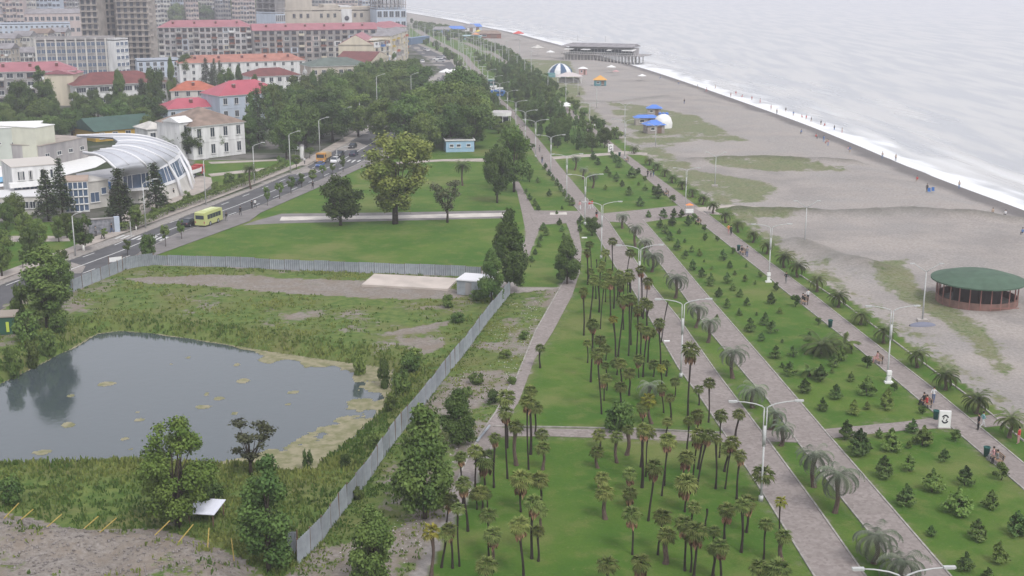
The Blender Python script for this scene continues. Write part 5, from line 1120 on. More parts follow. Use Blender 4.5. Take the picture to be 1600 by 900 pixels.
# --- complex by the plaza
def blk(name,label,A,B,top,depth,m,roofm=None,extra=None,h=None,cat='building'):
    a=P(*A); b=P(*B); ang=math.atan2(b.y-a.y,b.x-a.x); L_=(b-a).length; H=h or HT(A[0],A[1],top)
    t=thing(name,label,cat,a,ang); mb=MB(); mb.box((L_/2,depth/2,H/2),(L_,depth,H),m); mb.build('wall',t)
    rb=MB(); rb.box((L_/2,depth/2,H+.08),(L_+.3,depth+.3,.16),roofm or m); rb.build('roof',t); return t,L_,H
GRN=mat('pale_green_wall',(.44,.47,.42),.85,noise=.1,nscale=.5)
t,L_,H=blk('storage_hall','big pale windowless hall with light roof at the left edge',(-60,262),(62,258),202,12,GRN,WPAINT)
for i in range(5): mo('window',winmesh(1.0,.4,FRAME,GLASS,0),t,(L_*(i+.5)/5,0,H*.6))
t,L_,H=blk('storage_hall','taller pale hall block right of the windowless hall',(60,262),(90,256),200,13,mat('pale_yellow_wall',(.55,.55,.45),.85,noise=.1,nscale=.5),WPAINT)
mo('window',winmesh(1.4,1.6,FRAME,GLASS,1),t,(L_*.4,0,H*.45)); mo('door',winmesh(1.2,2.2,FRAME,FRAMEB,0),t,(L_*.8,0,1.2))
t,L_,H=blk('service_block','low grey flat-roofed block with beige roof behind the courtyard',(66,262),(138,246),240,9,GREYW,mat('beige_roof',(.36,.31,.27),.9,noise=.2,nscale=.5),h=5.0)
for i in range(4): mo('window',winmesh(1.4,.8,FRAME,GLASS,1),t,(L_*(i+.5)/4,0,2.6))
t,L_,H=blk('curved_house','white two-storey block with narrow windows beside the courtyard',(24,325),(100,318),262,11,WHITE,mat('pale_roof',(.5,.47,.43),.9))
for x in (.14,.18,.22,.36,.38,.6,.8): mo('window',winmesh(.45,1.6,FRAME,GLASS,0),t,(L_*x,0,H*.78))
for i in range(6): mo('window',winmesh(1.2,1.4,FRAME,GLASSB,1),t,(L_*(i+.5)/6,0,H*.48))
b_=MB(); b_.box((L_/2,-.7,H*.58),(L_+1.6,1.6,.9),WPAINT); b_.build('terrace_band',t)
b_=MB(); b_.box((L_*.3,-.2,1.6),(L_*.6,.5,.7),WPAINT); b_.build('sill_band',t)
t,L_,H=blk('glazed_stair_block','block with tall glass grid facade and beige roof below the courtyard',(102,332),(140,330),285,7,WHITE,mat('tan_roof',(.40,.31,.25),.9,noise=.15,nscale=.4))
for i in range(5):
    for f in range(4): mo('window',winmesh(L_/5*.8,H/4*.82,WPAINT,GLASSB,0),t,(L_*(i+.5)/5,0,H*(f+.5)/4))
t,L_,H=blk('low_wing','long low white wing with window row behind the west-lawn trees',(-30,338),(102,334),314,8,OFFW,mat('white_roof',(.6,.6,.6),.8),h=3.4)
for i in range(12): mo('window',winmesh(1.4,1.2,FRAME,GLASS,1),t,(L_*(i+.5)/12,0,1.9))
t,L_,H=blk('corner_wall_block','white sloped-wall corner block right of the glazed facade',(140,327),(172,322),0,6,OFFW,OFFW,h=5.2)
mo('window',winmesh(1.8,1.8,FRAME,GLASSB,1),t,(L_*.3,0,2.2)); mo('window',winmesh(1.0,1.2,FRAME,GLASSB,0),t,(L_*.75,0,3.2))
# pools / courtyard behind
sheet('courtyard',[(-60,300),(60,285),(150,262),(190,240),(90,250),(-60,262)],.12,WPAINT)
t=tag(sheet('swimming_pool',[(-10,290),(24,284),(32,276),(0,280),(-14,284)],.5,mat('pool_blue',(.10,.35,.60),.2)),'bright blue pool in the white courtyard at the left','pool'); del t['kind']
# arched hall
t=thing('arched_hall','large hall with white ribbed shell roof curving down to the plaza','hall',P(235,330))
o0=P(235,330)
RIB=[[(190,273,6.5),(180,263,8.3),(168,251,9.6),(154,241,10.2),(130,238,9.6)],
[(212,269,6.6),(202,258,8.5),(188,246,9.9),(168,237,10.6),(146,237,10.0)],
[(233,266,6.6),(226,256,8.5),(210,243,10),(182,233,10.8),(157,234,10.4)],
[(249,261,6.6),(240,251,8.5),(218,238,10.1),(190,230,10.9),(166,232,10.6)],
[(262,255,6.6),(250,245,8.5),(225,233,10.2),(198,227,11),(176,229,10.7)],
[(273,248,6.6),(258,239,8.5),(232,228,10.2),(204,223,11),(181,225,10.7)],
[(279,242,6.6),(262,233,8.4),(236,223,10.1),(206,219,10.9),(184,221,10.6)],
[(281,236,6.5),(262,227,8.3),(234,218,10),(204,214,10.6),(176,215,10.2)],
[(275,229,6.4),(254,220,8.1),(226,212,9.7),(190,209,10.2),(120,212,9.4)]]
RIB=[[P(*q)-o0 for q in r] for r in RIB]; RIBs=[[Vector(v) for v in smooth([tuple(p) for p in r],2)] for r in RIB]
SHELL=mat('white_shell_roof',(.46,.475,.51),.35,noise=.1,nscale=.6); RIBM=mat('rib_white',(.68,.68,.69),.4); SEAM=mat('roof_seam_grey',(.50,.50,.52),.5)
mb=MB(); n=len(RIBs[0]); vs=[v for r in RIBs for v in r]; vs+= [v-Vector((0,0,.35)) for v in vs]; m_=len(RIBs)*n; fs=[]
for i in range(len(RIBs)-1):
    for j in range(n-1):
        a_=i*n+j; fs.append((a_,a_+1,a_+n+1,a_+n)); fs.append((m_+a_,m_+a_+n,m_+a_+n+1,m_+a_+1))
for j in range(n-1):
    a_=(len(RIBs)-1)*n+j; fs+=[(j,m_+j,m_+j+1,j+1),(a_,a_+1,m_+a_+1,m_+a_)]
mb.add(vs,fs,SHELL); mb.build('shell_roof',t,True)
feet={0:(193,318),2:(238,318),4:(284,306),6:(300,296),7:(303,286),8:(300,276)}
for i in (0,2,4,6,7,8):
    f_=P(*feet[i])-o0; e=RIBs[i][0]; mb=MB(); md=e.lerp(f_,.5)+Vector((f_.x-e.x,f_.y-e.y,0))*.25
    mb.tube([f_,md,e]+[v+Vector((0,0,.05)) for v in RIBs[i][1:]],[.34,.32,.26]+[.21]*(n-1),RIBM,8); mb.build('rib',t,True)
for i in (1,3,5):
    mb=MB(); mb.tube([v+Vector((0,0,.05)) for v in RIBs[i]],.10,SEAM,4); mb.build('roof_seam',t)
ea=[r[0] for r in RIBs]; ft=[P(*q)-o0 for q in ((193,318),(216,319),(238,318),(262,313),(284,306),(294,300),(300,296),(303,286),(300,276))]
def band(name,z0f,z1f,m,inset=.0,th=.25):
    """strip between the eave (1) and the feet (0) at given fractions"""
    A=[f.lerp(e,z0f)+Vector((0,.3+inset,0)) for f,e in zip(ft,ea)]; B=[f.lerp(e,z1f)+Vector((0,.3+inset,0)) for f,e in zip(ft,ea)]
    mb=MB(); n=len(A); vs=A+B+[v+Vector((0,th,0)) for v in A+B]; fs=[]
    for i in range(n-1): fs+=[(i,i+1,n+i+1,n+i),(2*n+i,3*n+i,3*n+i+1,2*n+i+1),(n+i,n+i+1,3*n+i+1,3*n+i),(i,2*n+i,2*n+i+1,i+1)]
    mb.add(vs,fs,m); return mb.build(name,t)
band('eave_band',.93,1.03,RIBM,-.3,.7); band('glazing',.5,.93,GLASSB,.2,.1); band('lower_band',.42,.50,RIBM,-.2,.6); band('wall',0,.42,OFFW,.7,.2)
for i in range(len(ft)-1):
    for q in (.33,.66):
        mb=MB(); f_=ft[i].lerp(ft[i+1],q); e=ea[i].lerp(ea[i+1],q); mb.tube([f_.lerp(e,.5)+Vector((0,.35,0)),f_.lerp(e,.95)+Vector((0,.35,0))],.07,RIBM,4); mb.build('mullion',t)
# side wall on the open gable and back wall
mb=MB(); e=RIBs[0]; b0=ft[0]; W=[b0,P(150,330)-o0,P(128,272,3)-o0,e[-1]]
for i in range(n-1 if n-1<len(e)-1 else len(e)-1):
    t0=i/(len(e)-1); t1=(i+1)/(len(e)-1); k0=b0.lerp(P(150,300)-o0,t0); k1=b0.lerp(P(150,300)-o0,t1)
    hi0=k0.lerp(e[i],max(0,1-t0*1.6)); hi1=k1.lerp(e[i+1],max(0,1-t1*1.6)); mb.add([k0,k1,hi1,hi0],[(0,1,2,3),(3,2,1,0)] if 0 else [(0,1,2,3)],OFFW)
mb.build('gable_wall',t)
SEATS=mat('blue_seats',(.03,.12,.30),.6,noise=.2,nscale=3)
for k in range(2):
    a_=P(138+k*3,284-k*2)-o0; b_=P(170,296-k*4)-o0; mb=MB(); c_=(a_+b_)/2; mb.box((c_.x,c_.y,.3+k*.22),((b_-a_).length,1.0,.4+k*.44),SEATS,rz=math.atan2(b_.y-a_.y,b_.x-a_.x)); mb.build('seat_row',t)
# ================================================================== FENCES, LAMPS, VEHICLES, PEOPLE
def fence(label,line,h,panel=2.4,seed=0):
    pts=[P(*p) for p in line]; t=thing('metal_fence',label,'fence',pts[0]); o0=pts[0]; g=random.Random(seed)
    L_=sum((a-b).length for a,b in zip(pts,pts[1:])); n=max(2,int(L_/panel)); q=res(pts,n+1)
    pm=MB()
    for a,b in zip(q,q[1:]):
        l=(b-a).length-.05; ang=math.atan2(b.y-a.y,b.x-a.x); c=(a+b)/2-o0; k=14; mb=MB(); vs=[];hh=h+g.uniform(-.06,.06)
        zz=hz(c.x+o0.x,c.y+o0.y)-.05
        for i in range(k+1):
            x=-l/2+l*i/k; y=.05*(1 if (i//1)%2 else -1); vs+=[(x,y,0),(x,y,hh)]
        vs+= [(v[0],v[1]+.02,v[2]) for v in vs]
        m=2*(k+1); fs=[(2*i,2*i+2,2*i+3,2*i+1) for i in range(k)]+[(m+2*i,m+2*i+1,m+2*i+3,m+2*i+2) for i in range(k)]+[(2*i+1,2*i+3,m+2*i+3,m+2*i+1) for i in range(k)]
        mb.add(vs,fs,STEEL); o=mb.build('panel',t,loc=(c.x,c.y,zz)); o.rotation_euler=(g.uniform(-.03,.03),0,ang)
    pmesh=MB(); pmesh.box((0,.12,h/2),(.09,.09,h+.15),FRAMEB); pmesh=pmesh.mesh('post')
    for a in q[::1]: mo('post',pmesh,t,(a.x-o0.x,a.y-o0.y,hz(a.x,a.y)))
    return t
fence('corrugated grey metal fence running across below the big lawn',[(240,414),(330,417),(440,421),(550,425),(640,428),(752,433)],1.65,2.3,1)
fence('leaning grey metal fence beside the road at the left corner of the site',[(98,462),(130,449),(157,438),(201,419),(240,414)],1.9,2.2,2)
fence('long diagonal corrugated metal fence between the pond and the dirt strip',[(797,460),(762,503),(727,551),(697,588),(667,628),(622,683),(598,717),(575,753),(535,801),(500,848),(465,882)],2.1,2.2,3)
fence('short bluish metal fence end behind the tall dark column tree',[(430,868),(465,866)],2.0,2.2,4)
# lamps
def lampmesh():
    parts={}
    mb=MB(); mb.tube([(0,0,0),(0,0,5.2)],[.10,.085],GREY,8); mb.tube([(0,0,0),(0,0,.5)],[.22,.2],GREY,8); mb.box((0,0,6.0),(.27,.15,1.9),GREY); mb.tube([(-.13,0,6),(-.13,0,8.6)],.058,GREY,6); mb.tube([(.13,0,6),(.13,0,8.6)],.058,GREY,6); parts['pole']=mb.mesh('pole',True)
    mb=MB(); mb.tube([(.13,0,8.55),(.3,0,8.72),(.9,0,8.95),(1.8,0,9.12),(2.6,0,9.18)],[.06,.06,.055,.05,.042],GREY,6); parts['arm']=mb.mesh('arm',True)
    mb=MB(); mb.box((2.85,0,9.2),(.75,.26,.13),GREY); mb.box((2.88,0,9.12),(.55,.2,.05),LAMPG); parts['lamp_head']=mb.mesh('lamp_head'); return parts
LM=lampmesh()
def lamp2(p,rz,label,group,s=1):
    t=thing('street_lamp',label,'street lamp',p,rz,group); t.scale=(s,)*3
    mo('pole',LM['pole'],t)
    for k in (0,1): mo('arm',LM['arm'],t,rz=k*math.pi); mo('lamp_head',LM['lamp_head'],t,rz=k*math.pi)
MH=[(1412,892),(1197,630),(1068,470),(1000,385),(941,317),(915,274),(886,242),(861,212),(837,188),(821,173),(806,158),(793,142),(781,129),(771,119),(762,109)]
for k,(x,y) in enumerate(MH):
    p=P(x,y,9.0); p.z=0; lamp2(p,R(2 if k<3 else 4),'white double-arm lamp on main promenade, %s counting away from viewer'%ordn(k+1),'double-arm lamps along the main promenade')
BL=[(1386,596,478),(1201,440,350),(1071,324,262),(976,248,170),(921,200,160),(884,168,128),(856,149,117),(830,129,98),(808,114,86)]
for k,(x,y,t_) in enumerate(BL):
    lamp2(P(x,y),R(3),'pale double-arm lamp beside beach path, %s counting away from viewer'%ordn(k+1),'double-arm lamps along the beach path',min(1.05,HT(x,y,t_)/9.2))
def ylamp(p,h,label,group):
    t=thing('beach_lamp',label,'street lamp',p,0,group)
    mb=MB(); mb.tube([(0,0,0),(0,0,h*.86)],[.12,.07],GREY,6); mb.build('pole',t,True); mb=MB(); mb.box((0,0,.15),(1.3,.8,.3),CONC); mb.build('footing',t)
    for s_ in (-1,1):
        mb=MB(); mb.tube([(0,0,h*.86),(s_*.7,0,h*.92),(s_*1.7,0,h)],[.07,.06,.045],GREY,5); mb.build('arm',t,True)
        mb=MB(); mb.box((s_*1.9,0,h+.02),(.6,.24,.12),GREY); mb.build('lamp_head',t)
for k,(x,y,t_) in enumerate([(1441,502,412),(1257,386,314),(1117,291,238),(1024,230,193),(976,199,160),(932,169,132),(903,151,122),(1320,0,0)][:7]):
    ylamp(P(x,y),HT(x,y,t_),'pale lamp post standing on the beach, %s counting away from viewer'%ordn(k+1),'lamp posts on the beach')
# far poles
fm=MB(); fm.tube([(0,0,0),(0,0,9)],[.16,.1],GREY,5); fm=fm.mesh('pole'); fh_=MB(); fh_.box((0,0,9.05),(2.4,.3,.15),GREY); fh_=fh_.mesh('lamp_head')
FP=[(754,104),(747,95),(741,89),(735,83),(729,76),(724,70),(720,66),(716,63),(705,60),(695,56),(686,51),(678,49),(671,47),(663,43),(656,41),(650,40),(644,39),(640,37),(768,62),(756,61),(748,60),(780,78),(767,72),(752,66),(736,60),(722,55),(708,51),(694,47),(812,62),(792,64),(773,62),(830,80)]
FP=sorted(FP,key=lambda q:-q[1])
FP+=[(758,70),(744,63),(731,58),(718,52),(704,47),(691,43),(677,40),(664,37),(652,34),(820,92),(795,78),(785,71),(774,66),(762,60),(751,56),(740,53),(728,49),(716,46)]; FP=sorted(FP,key=lambda q:-q[1])
for k,(x,y) in enumerate(FP):
    p=P(x,y,9); p.z=0; t=thing('far_lamp','thin distant lamp post on the far boulevard, %s counting into the distance'%ordn(k+1),'street lamp',p,0,'distant lamp posts of the boulevard'); mo('pole',fm,t); mo('lamp_head',fh_,t)
def alamp(x,y,yt,label,rz=0):
    h=HT(x,y,yt)-.4; t=thing('road_lamp',label,'street lamp',P(x,y),rz,'single-arm lamps along the road'); mb=MB(); mb.tube([(0,0,0),(0,0,h)],[.13,.08],GREY,6); mb.build('pole',t,True)
    mb=MB(); mb.tube([(0,0,h),(.4,0,h+.3),(1.9,0,h+.75)],[.07,.06,.05],GREY,5); mb.build('arm',t,True); mb=MB(); mb.box((2.2,0,h+.8),(.8,.28,.14),GREY); mb.build('lamp_head',t)
AL=[(118,400,334),(228,357,284),(322,320,248),(398,287,226),(454,271,208),(500,243,186),(536,221,170),(563,206,156),(527,262,232),(590,196,118),(643,170,116),(665,160,110)]
for k,(x,y,t_) in enumerate(AL): alamp(x,y,t_,'single-arm lamp along the road, %s counting away from viewer'%ordn(k+1),R(15))
p=P(205,371); t=thing('short_pole','short plain grey pole at the zebra crossing','pole',p); mb=MB(); mb.tube([(0,0,0),(0,0,2.8)],.07,GREY,6); mb.build('pole',t)
# ---- vehicles (local x = forward)
def wheels(t,xs_,yw,r,dbl=False):
    w_=MB(); w_.lathe([(0,-.11),(r*.9,-.11),(r,-.07),(r,.07),(r*.9,.11),(0,.11)],BLACK,14); w_=w_.mesh('tyre',True); h_=MB(); h_.lathe([(0,-.125),(r*.55,-.125),(r*.55,.125),(0,.125)],STEEL,10); h_=h_.mesh('rim')
    for x in xs_:
        for s_ in (-1,1):
            o=mo('wheel',w_,t,(x,s_*yw,r)); o.rotation_euler=(math.pi/2,0,0); mo('rim',h_,o)
def loftbody(secs,m):
    """sections along x: (x, halfwidth_bottom, halfwidth_top, z0, z1)"""
    mb=MB(); vs=[];fs=[]
    for x,wb,wt,z0,z1 in secs: vs+=[(x,-wb,z0),(x,-wb*1.0,z0+(z1-z0)*.6),(x,-wt,z1),(x,wt,z1),(x,wb,z0+(z1-z0)*.6),(x,wb,z0)]
    n=6
    for i in range(len(secs)-1):
        for k in range(n): fs.append((i*n+k,i*n+(k+1)%n,(i+1)*n+(k+1)%n,(i+1)*n+k))
    fs+=[tuple(range(n-1,-1,-1)),tuple((len(secs)-1)*n+k for k in range(n))]; mb.add(vs,fs,m); return mb
def car(p,rz,col,label,s=1.0,group='cars on the road'):
    m=mat('car_paint_%s'%col[0],col[1],.3,spec=.6); t=thing('car',label,'car',p,rz,group); t.scale=(s,)*3
    loftbody([(-2.15,.78,.68,.32,.80),(-2.0,.86,.80,.25,.92),(-.9,.88,.84,.25,.95),(.7,.88,.84,.25,.92),(1.8,.86,.78,.25,.78),(2.15,.74,.64,.32,.62)],m).build('body',t)
    loftbody([(-1.75,.74,.72,.90,.94),(-1.15,.76,.62,.90,1.38),(.1,.76,.62,.90,1.42),(1.05,.76,.72,.90,.93)],GLASS).build('window_glass',t)
    mb=MB(); mb.box((-.5,0,1.425),(1.35,1.2,.05),m); mb.build('roof',t)
    for s_ in (-1,1):
        mb=MB(); mb.box((2.1,s_*.55,.62),(.12,.28,.12),LAMPG); mb.build('headlight',t); mb=MB(); mb.box((-2.13,s_*.6,.72),(.08,.25,.14),RED); mb.build('tail_light',t)
    wheels(t,(-1.35,1.35),.8,.32)
def roaddir(p):
    i=min(range(len(C)-1),key=lambda i:(C[i]-p).length); d=C[min(i+2,len(C)-1)]-C[i]; return math.atan2(d.y,d.x)
cols={'black':(.02,.02,.025),'white':(.7,.7,.7),'silver':(.4,.41,.42),'dark_blue':(.02,.03,.06),'blue':(.05,.10,.28),'red':(.35,.03,.03)}
def rcar(x,y,c,label,s=1,rev=0): p=P(x,y,.03); car(p,roaddir(p)+rev*math.pi,(c,cols[c]),label,s)
rcar(297,352,'black','black car driving close behind the yellow-green bus',.95)
rcar(462,288,'black','black car behind the roadside saplings in the left lane',.95,1)
rcar(524,254,'white','white car just in front of the far zebra crossing',.95,1)
rcar(531,244,'black','dark car beyond the orange truck on the far road',.9,1)
rcar(553,243,'dark_blue','dark car on the right lane beyond the zebra crossing',.9)
rcar(551,231,'black','dark car farthest up the road before the wood',.9,1)
for k,(x,y,c,l) in enumerate([(660,98,'white','white car parked left on the far road beside the blocks'),(684,94,'white','white car first in the cluster parked mid-road far away'),(688,97,'silver','silver car second in the cluster parked mid-road far away'),(692,91,'silver','silver car at the back of the far mid-road cluster'),(668,80,'white','pale car parked on the far bend of the road'),(664,79,'silver','silver car parked behind the pale one on the far bend'),(702,123,'black','black car on the far road just above the wood'),(716,121,'white','white car at the right edge of the far road above the wood'),(640,66,'blue','blue vehicle parked at the foot of the colourful block')]):
    p=P(x,y,.03); car(p,roaddir(p)+(1.2 if k in(1,2) else 0),(c,cols[c]),l,1.15)
def coach(p,rz,L_,H,W,m,label,name,stripe=None,roofm=None):
    t=thing(name,label,'bus',p,rz); z0=.35
    mb=loftbody([(-L_/2,W*.48,W*.45,z0,H*.97),(-L_/2+.25,W/2,W*.47,z0,H),(L_/2-.35,W/2,W*.47,z0,H),(L_/2,W*.47,W*.43,z0,H*.92)],m); mb.build('body',t)
    n=5
    for s_ in (-1,1):
        for i in range(n):
            mb=MB(); w_=(L_-1.6)/n; mb.box((-L_/2+.8+w_*(i+.5),s_*(W/2+.005),H*.66),(w_*.88,.05,H*.30),GLASS); mb.build('side_window',t)
    mb=MB(); mb.box((L_/2-.0,0,H*.62),(.12,W*.84,H*.40),GLASS); mb.build('windscreen',t); mb=MB(); mb.box((-L_/2-.0,0,H*.68),(.08,W*.75,H*.26),GLASS); mb.build('rear_window',t)
    mb=MB(); mb.box((0,0,H+.08),(L_*.55,W*.5,.16),roofm or m); mb.build('roof_unit',t)
    for s_ in (-1,1): mb=MB(); mb.box((L_/2+.01,s_*W*.36,.8),(.06,.3,.18),LAMPG); mb.build('headlight',t); mb=MB(); mb.box((-L_/2-.01,s_*W*.4,.9),(.06,.18,.35),RED); mb.build('tail_light',t)
    wheels(t,(-L_/2+1.7,L_/2-1.8),W/2-.1,.46)
p=P(327,350,.03); coach(p,roaddir(p),6.3,2.65,2.2,mat('lime_bus_paint',(.46,.49,.20),.4),'pale yellow-green bus on the road beside the big lawn','bus',roofm=mat('pale_lime',(.58,.62,.35),.5))
p=P(770,137,.03); coach(p,0.05,9,3.2,2.5,mat('teal_coach',(.10,.22,.22),.4),'dark coach with white roof parked beside the promenade','coach',roofm=WPAINT)
for k,(x,y,m_,l) in enumerate([(776,144,WPAINT,'white van parked in front of the dark coach'),(778,151,BLUEP,'blue vehicle parked nearest below the white van'),(784,147,WPAINT,'second white van parked right of the blue vehicle')]):
    p=P(x,y,.03); coach(p,.1,5.2,2.3,2.0,m_,l,'van')
# trucks
def truck(p,rz,cabm,bedm,load,label):
    t=thing('truck',label,'truck',p,rz); mb=MB(); mb.box((2.2,0,1.45),(1.5,2.1,1.9),cabm); mb.box((2.15,0,2.43),(1.3,1.9,.1),cabm); mb.build('cab',t); mb=MB(); mb.box((2.93,0,1.8),(.06,1.8,.8),GLASS); mb.build('windscreen',t)
    for s_ in (-1,1): mb=MB(); mb.box((2.3,s_*1.055,1.8),(.8,.04,.6),GLASS); mb.build('side_window',t); mb=MB(); mb.box((2.96,s_*.8,.85),(.06,.25,.2),LAMPG); mb.build('headlight',t)
    mb=MB(); mb.box((-.8,0,.95),(4.2,2.2,.25),BLACK); mb.box((-.8,0,1.15),(4.2,2.3,.16),bedm); 
    for s_ in (-1,1): mb.box((-.8,s_*1.12,1.55),(4.2,.07,.7),bedm)
    mb.box((-2.88,0,1.55),(.07,2.3,.7),bedm); mb.box((1.28,0,1.6),(.07,2.3,.9),bedm); mb.build('bed',t)
    mb=MB(); mb.box((-.8,0,1.75),(3.8,2.05,.7),load); mb.box((-.5,0,2.2),(2.4,1.6,.3),load); mb.build('load',t); wheels(t,(-1.9,2.1),.95,.48)
p=P(304,276,.1); truck(p,R(75),mat('red_truck',(.42,.05,.05),.4),WPAINT,mat('red_load',(.35,.06,.06),.7),'red truck with a loaded bed parked beside the arched hall')
p=P(506,253,.03); truck(p,roaddir(p)+math.pi,mat('orange_truck',(.50,.25,.06),.5),mat('tan_bed',(.45,.33,.18),.7),mat('sandy_load',(.38,.30,.20),.9),'orange-yellow truck entering the zebra crossing')
p=P(500,258,.03); rcar(500,260,'blue','small blue car in front of the orange truck',.8,1)
# ---- people
def bodymesh(pose,seed=0):
    J={'stand':dict(hipL=(-.1,0,.92),kneeL=(-.11,.02,.5),ankL=(-.11,0,.08),toeL=(-.12,.16,.03),hipR=(.1,0,.92),kneeR=(.11,.02,.5),ankR=(.11,0,.08),toeR=(.13,.16,.03),elL=(-.25,0,1.14),haL=(-.25,.06,.88),elR=(.25,0,1.14),haR=(.25,.06,.88)),
       'walk':dict(hipL=(-.1,0,.92),kneeL=(-.1,.18,.52),ankL=(-.1,.26,.10),toeL=(-.1,.42,.08),hipR=(.1,0,.92),kneeR=(.1,-.04,.5),ankR=(.1,-.32,.14),toeR=(.1,-.2,.03),elL=(-.25,-.12,1.15),haL=(-.24,-.2,.92),elR=(.25,.1,1.15),haR=(.24,.26,.96)),
       'sit':dict(hipL=(-.1,0,.52),kneeL=(-.12,.42,.50),ankL=(-.12,.44,.08),toeL=(-.12,.6,.03),hipR=(.1,0,.52),kneeR=(.12,.42,.50),ankR=(.12,.44,.08),toeR=(.13,.6,.03),elL=(-.25,.06,.76),haL=(-.16,.3,.60),elR=(.25,.06,.76),haR=(.16,.3,.60))}[pose]
    dz=-.40 if pose=='sit' else 0
    V=[(0,0,.97+dz),(0,0,1.18+dz),(0,0,1.40+dz),(0,.01,1.50+dz),(0,.02,1.58+dz),(0,.02,1.70+dz)]; Rr=[(.15,.11),(.13,.10),(.16,.10),(.06,.06),(.085,.095),(.075,.085)]; E=[(0,1),(1,2),(2,3),(3,4),(4,5)]
    def ch(root,pts,rs_):
        a=root
        for q,r in zip(pts,rs_): V.append(q); Rr.append((r,r)); E.append((a,len(V)-1)); a=len(V)-1
    for s_ in 'LR': ch(0,[J['hip'+s_],J['knee'+s_],J['ank'+s_],J['toe'+s_]],[.10,.065,.045,.04])
    for s_,x in (('L',-.19),('R',.19)): ch(2,[(x,0,1.38+dz),J['el'+s_],J['ha'+s_]],[.06,.045,.035])
    me=bpy.data.meshes.new('person_body'); me.from_pydata(V,E,[]); ob=bpy.data.objects.new('tmp_person',me); COL.objects.link(ob)
    md=ob.modifiers.new('skin','SKIN'); md.use_smooth_shade=True
    for i,v in enumerate(me.skin_vertices[0].data): v.radius=Rr[i]; v.use_root=(i==0)
    ss=ob.modifiers.new('sub','SUBSURF'); ss.levels=1; ss.render_levels=1
    dg=bpy.context.evaluated_depsgraph_get(); m2=bpy.data.meshes.new_from_object(ob.evaluated_get(dg)); bpy.data.objects.remove(ob)
    for k in range(3): m2.materials.append(SKIN) if len(m2.materials)<=k else None
    hz_=.95+dz
    for p_ in m2.polygons:
        c=p_.center; hand=abs(c.x)>.16 and (min((Vector(c)-Vector(J['haL'])).length,(Vector(c)-Vector(J['haR'])).length)<.12)
        leg=c.z<hz_ or (pose=='sit' and c.z<.62 and c.y>.08 and not hand)
        p_.material_index=0 if (c.z>1.47+dz or (hand and not(pose!='sit' and c.z<.8))) else (2 if leg else 1)
    m2.name='person_body'; return m2
PB_={k:bodymesh(k) for k in('stand','walk','sit')}
hm=MB(); hm.lathe([(.0,.125),(.06,.12),(.098,.07),(.105,0),(.09,-.05),(.06,-.06)],HAIR,10); hm=hm.mesh('hair',True)
PC={n:mat('cloth_'+n,c,.9) for n,c in dict(white=(.62,.62,.62),black=(.02,.02,.022),jeans=(.07,.11,.22),red=(.45,.05,.05),orange=(.6,.22,.08),pink=(.5,.28,.28),blue=(.08,.17,.35),grey=(.2,.2,.2),teal=(.2,.4,.4),tan=(.4,.3,.22)).items()}
PN=[0]
def person(x,y,pose,top,bot,label,rz=0,z=0,s=1.0,group=None):
    p=P(x,y); p.z=hz(p.x,p.y)+.03+z; t=thing('person',label,'person',p,rz,group); t.scale=(s,)*3; PN[0]+=1
    o=mo('body',PB_[pose],t)
    for i,m_ in enumerate((SKIN,PC[top],PC[bot])):
        if i<len(o.material_slots): o.material_slots[i].link='OBJECT'; o.material_slots[i].material=m_
    mo('hair',hm,t,(0,-.005,1.68+(-.40 if pose=='sit' else 0)))
a_=R(-50)
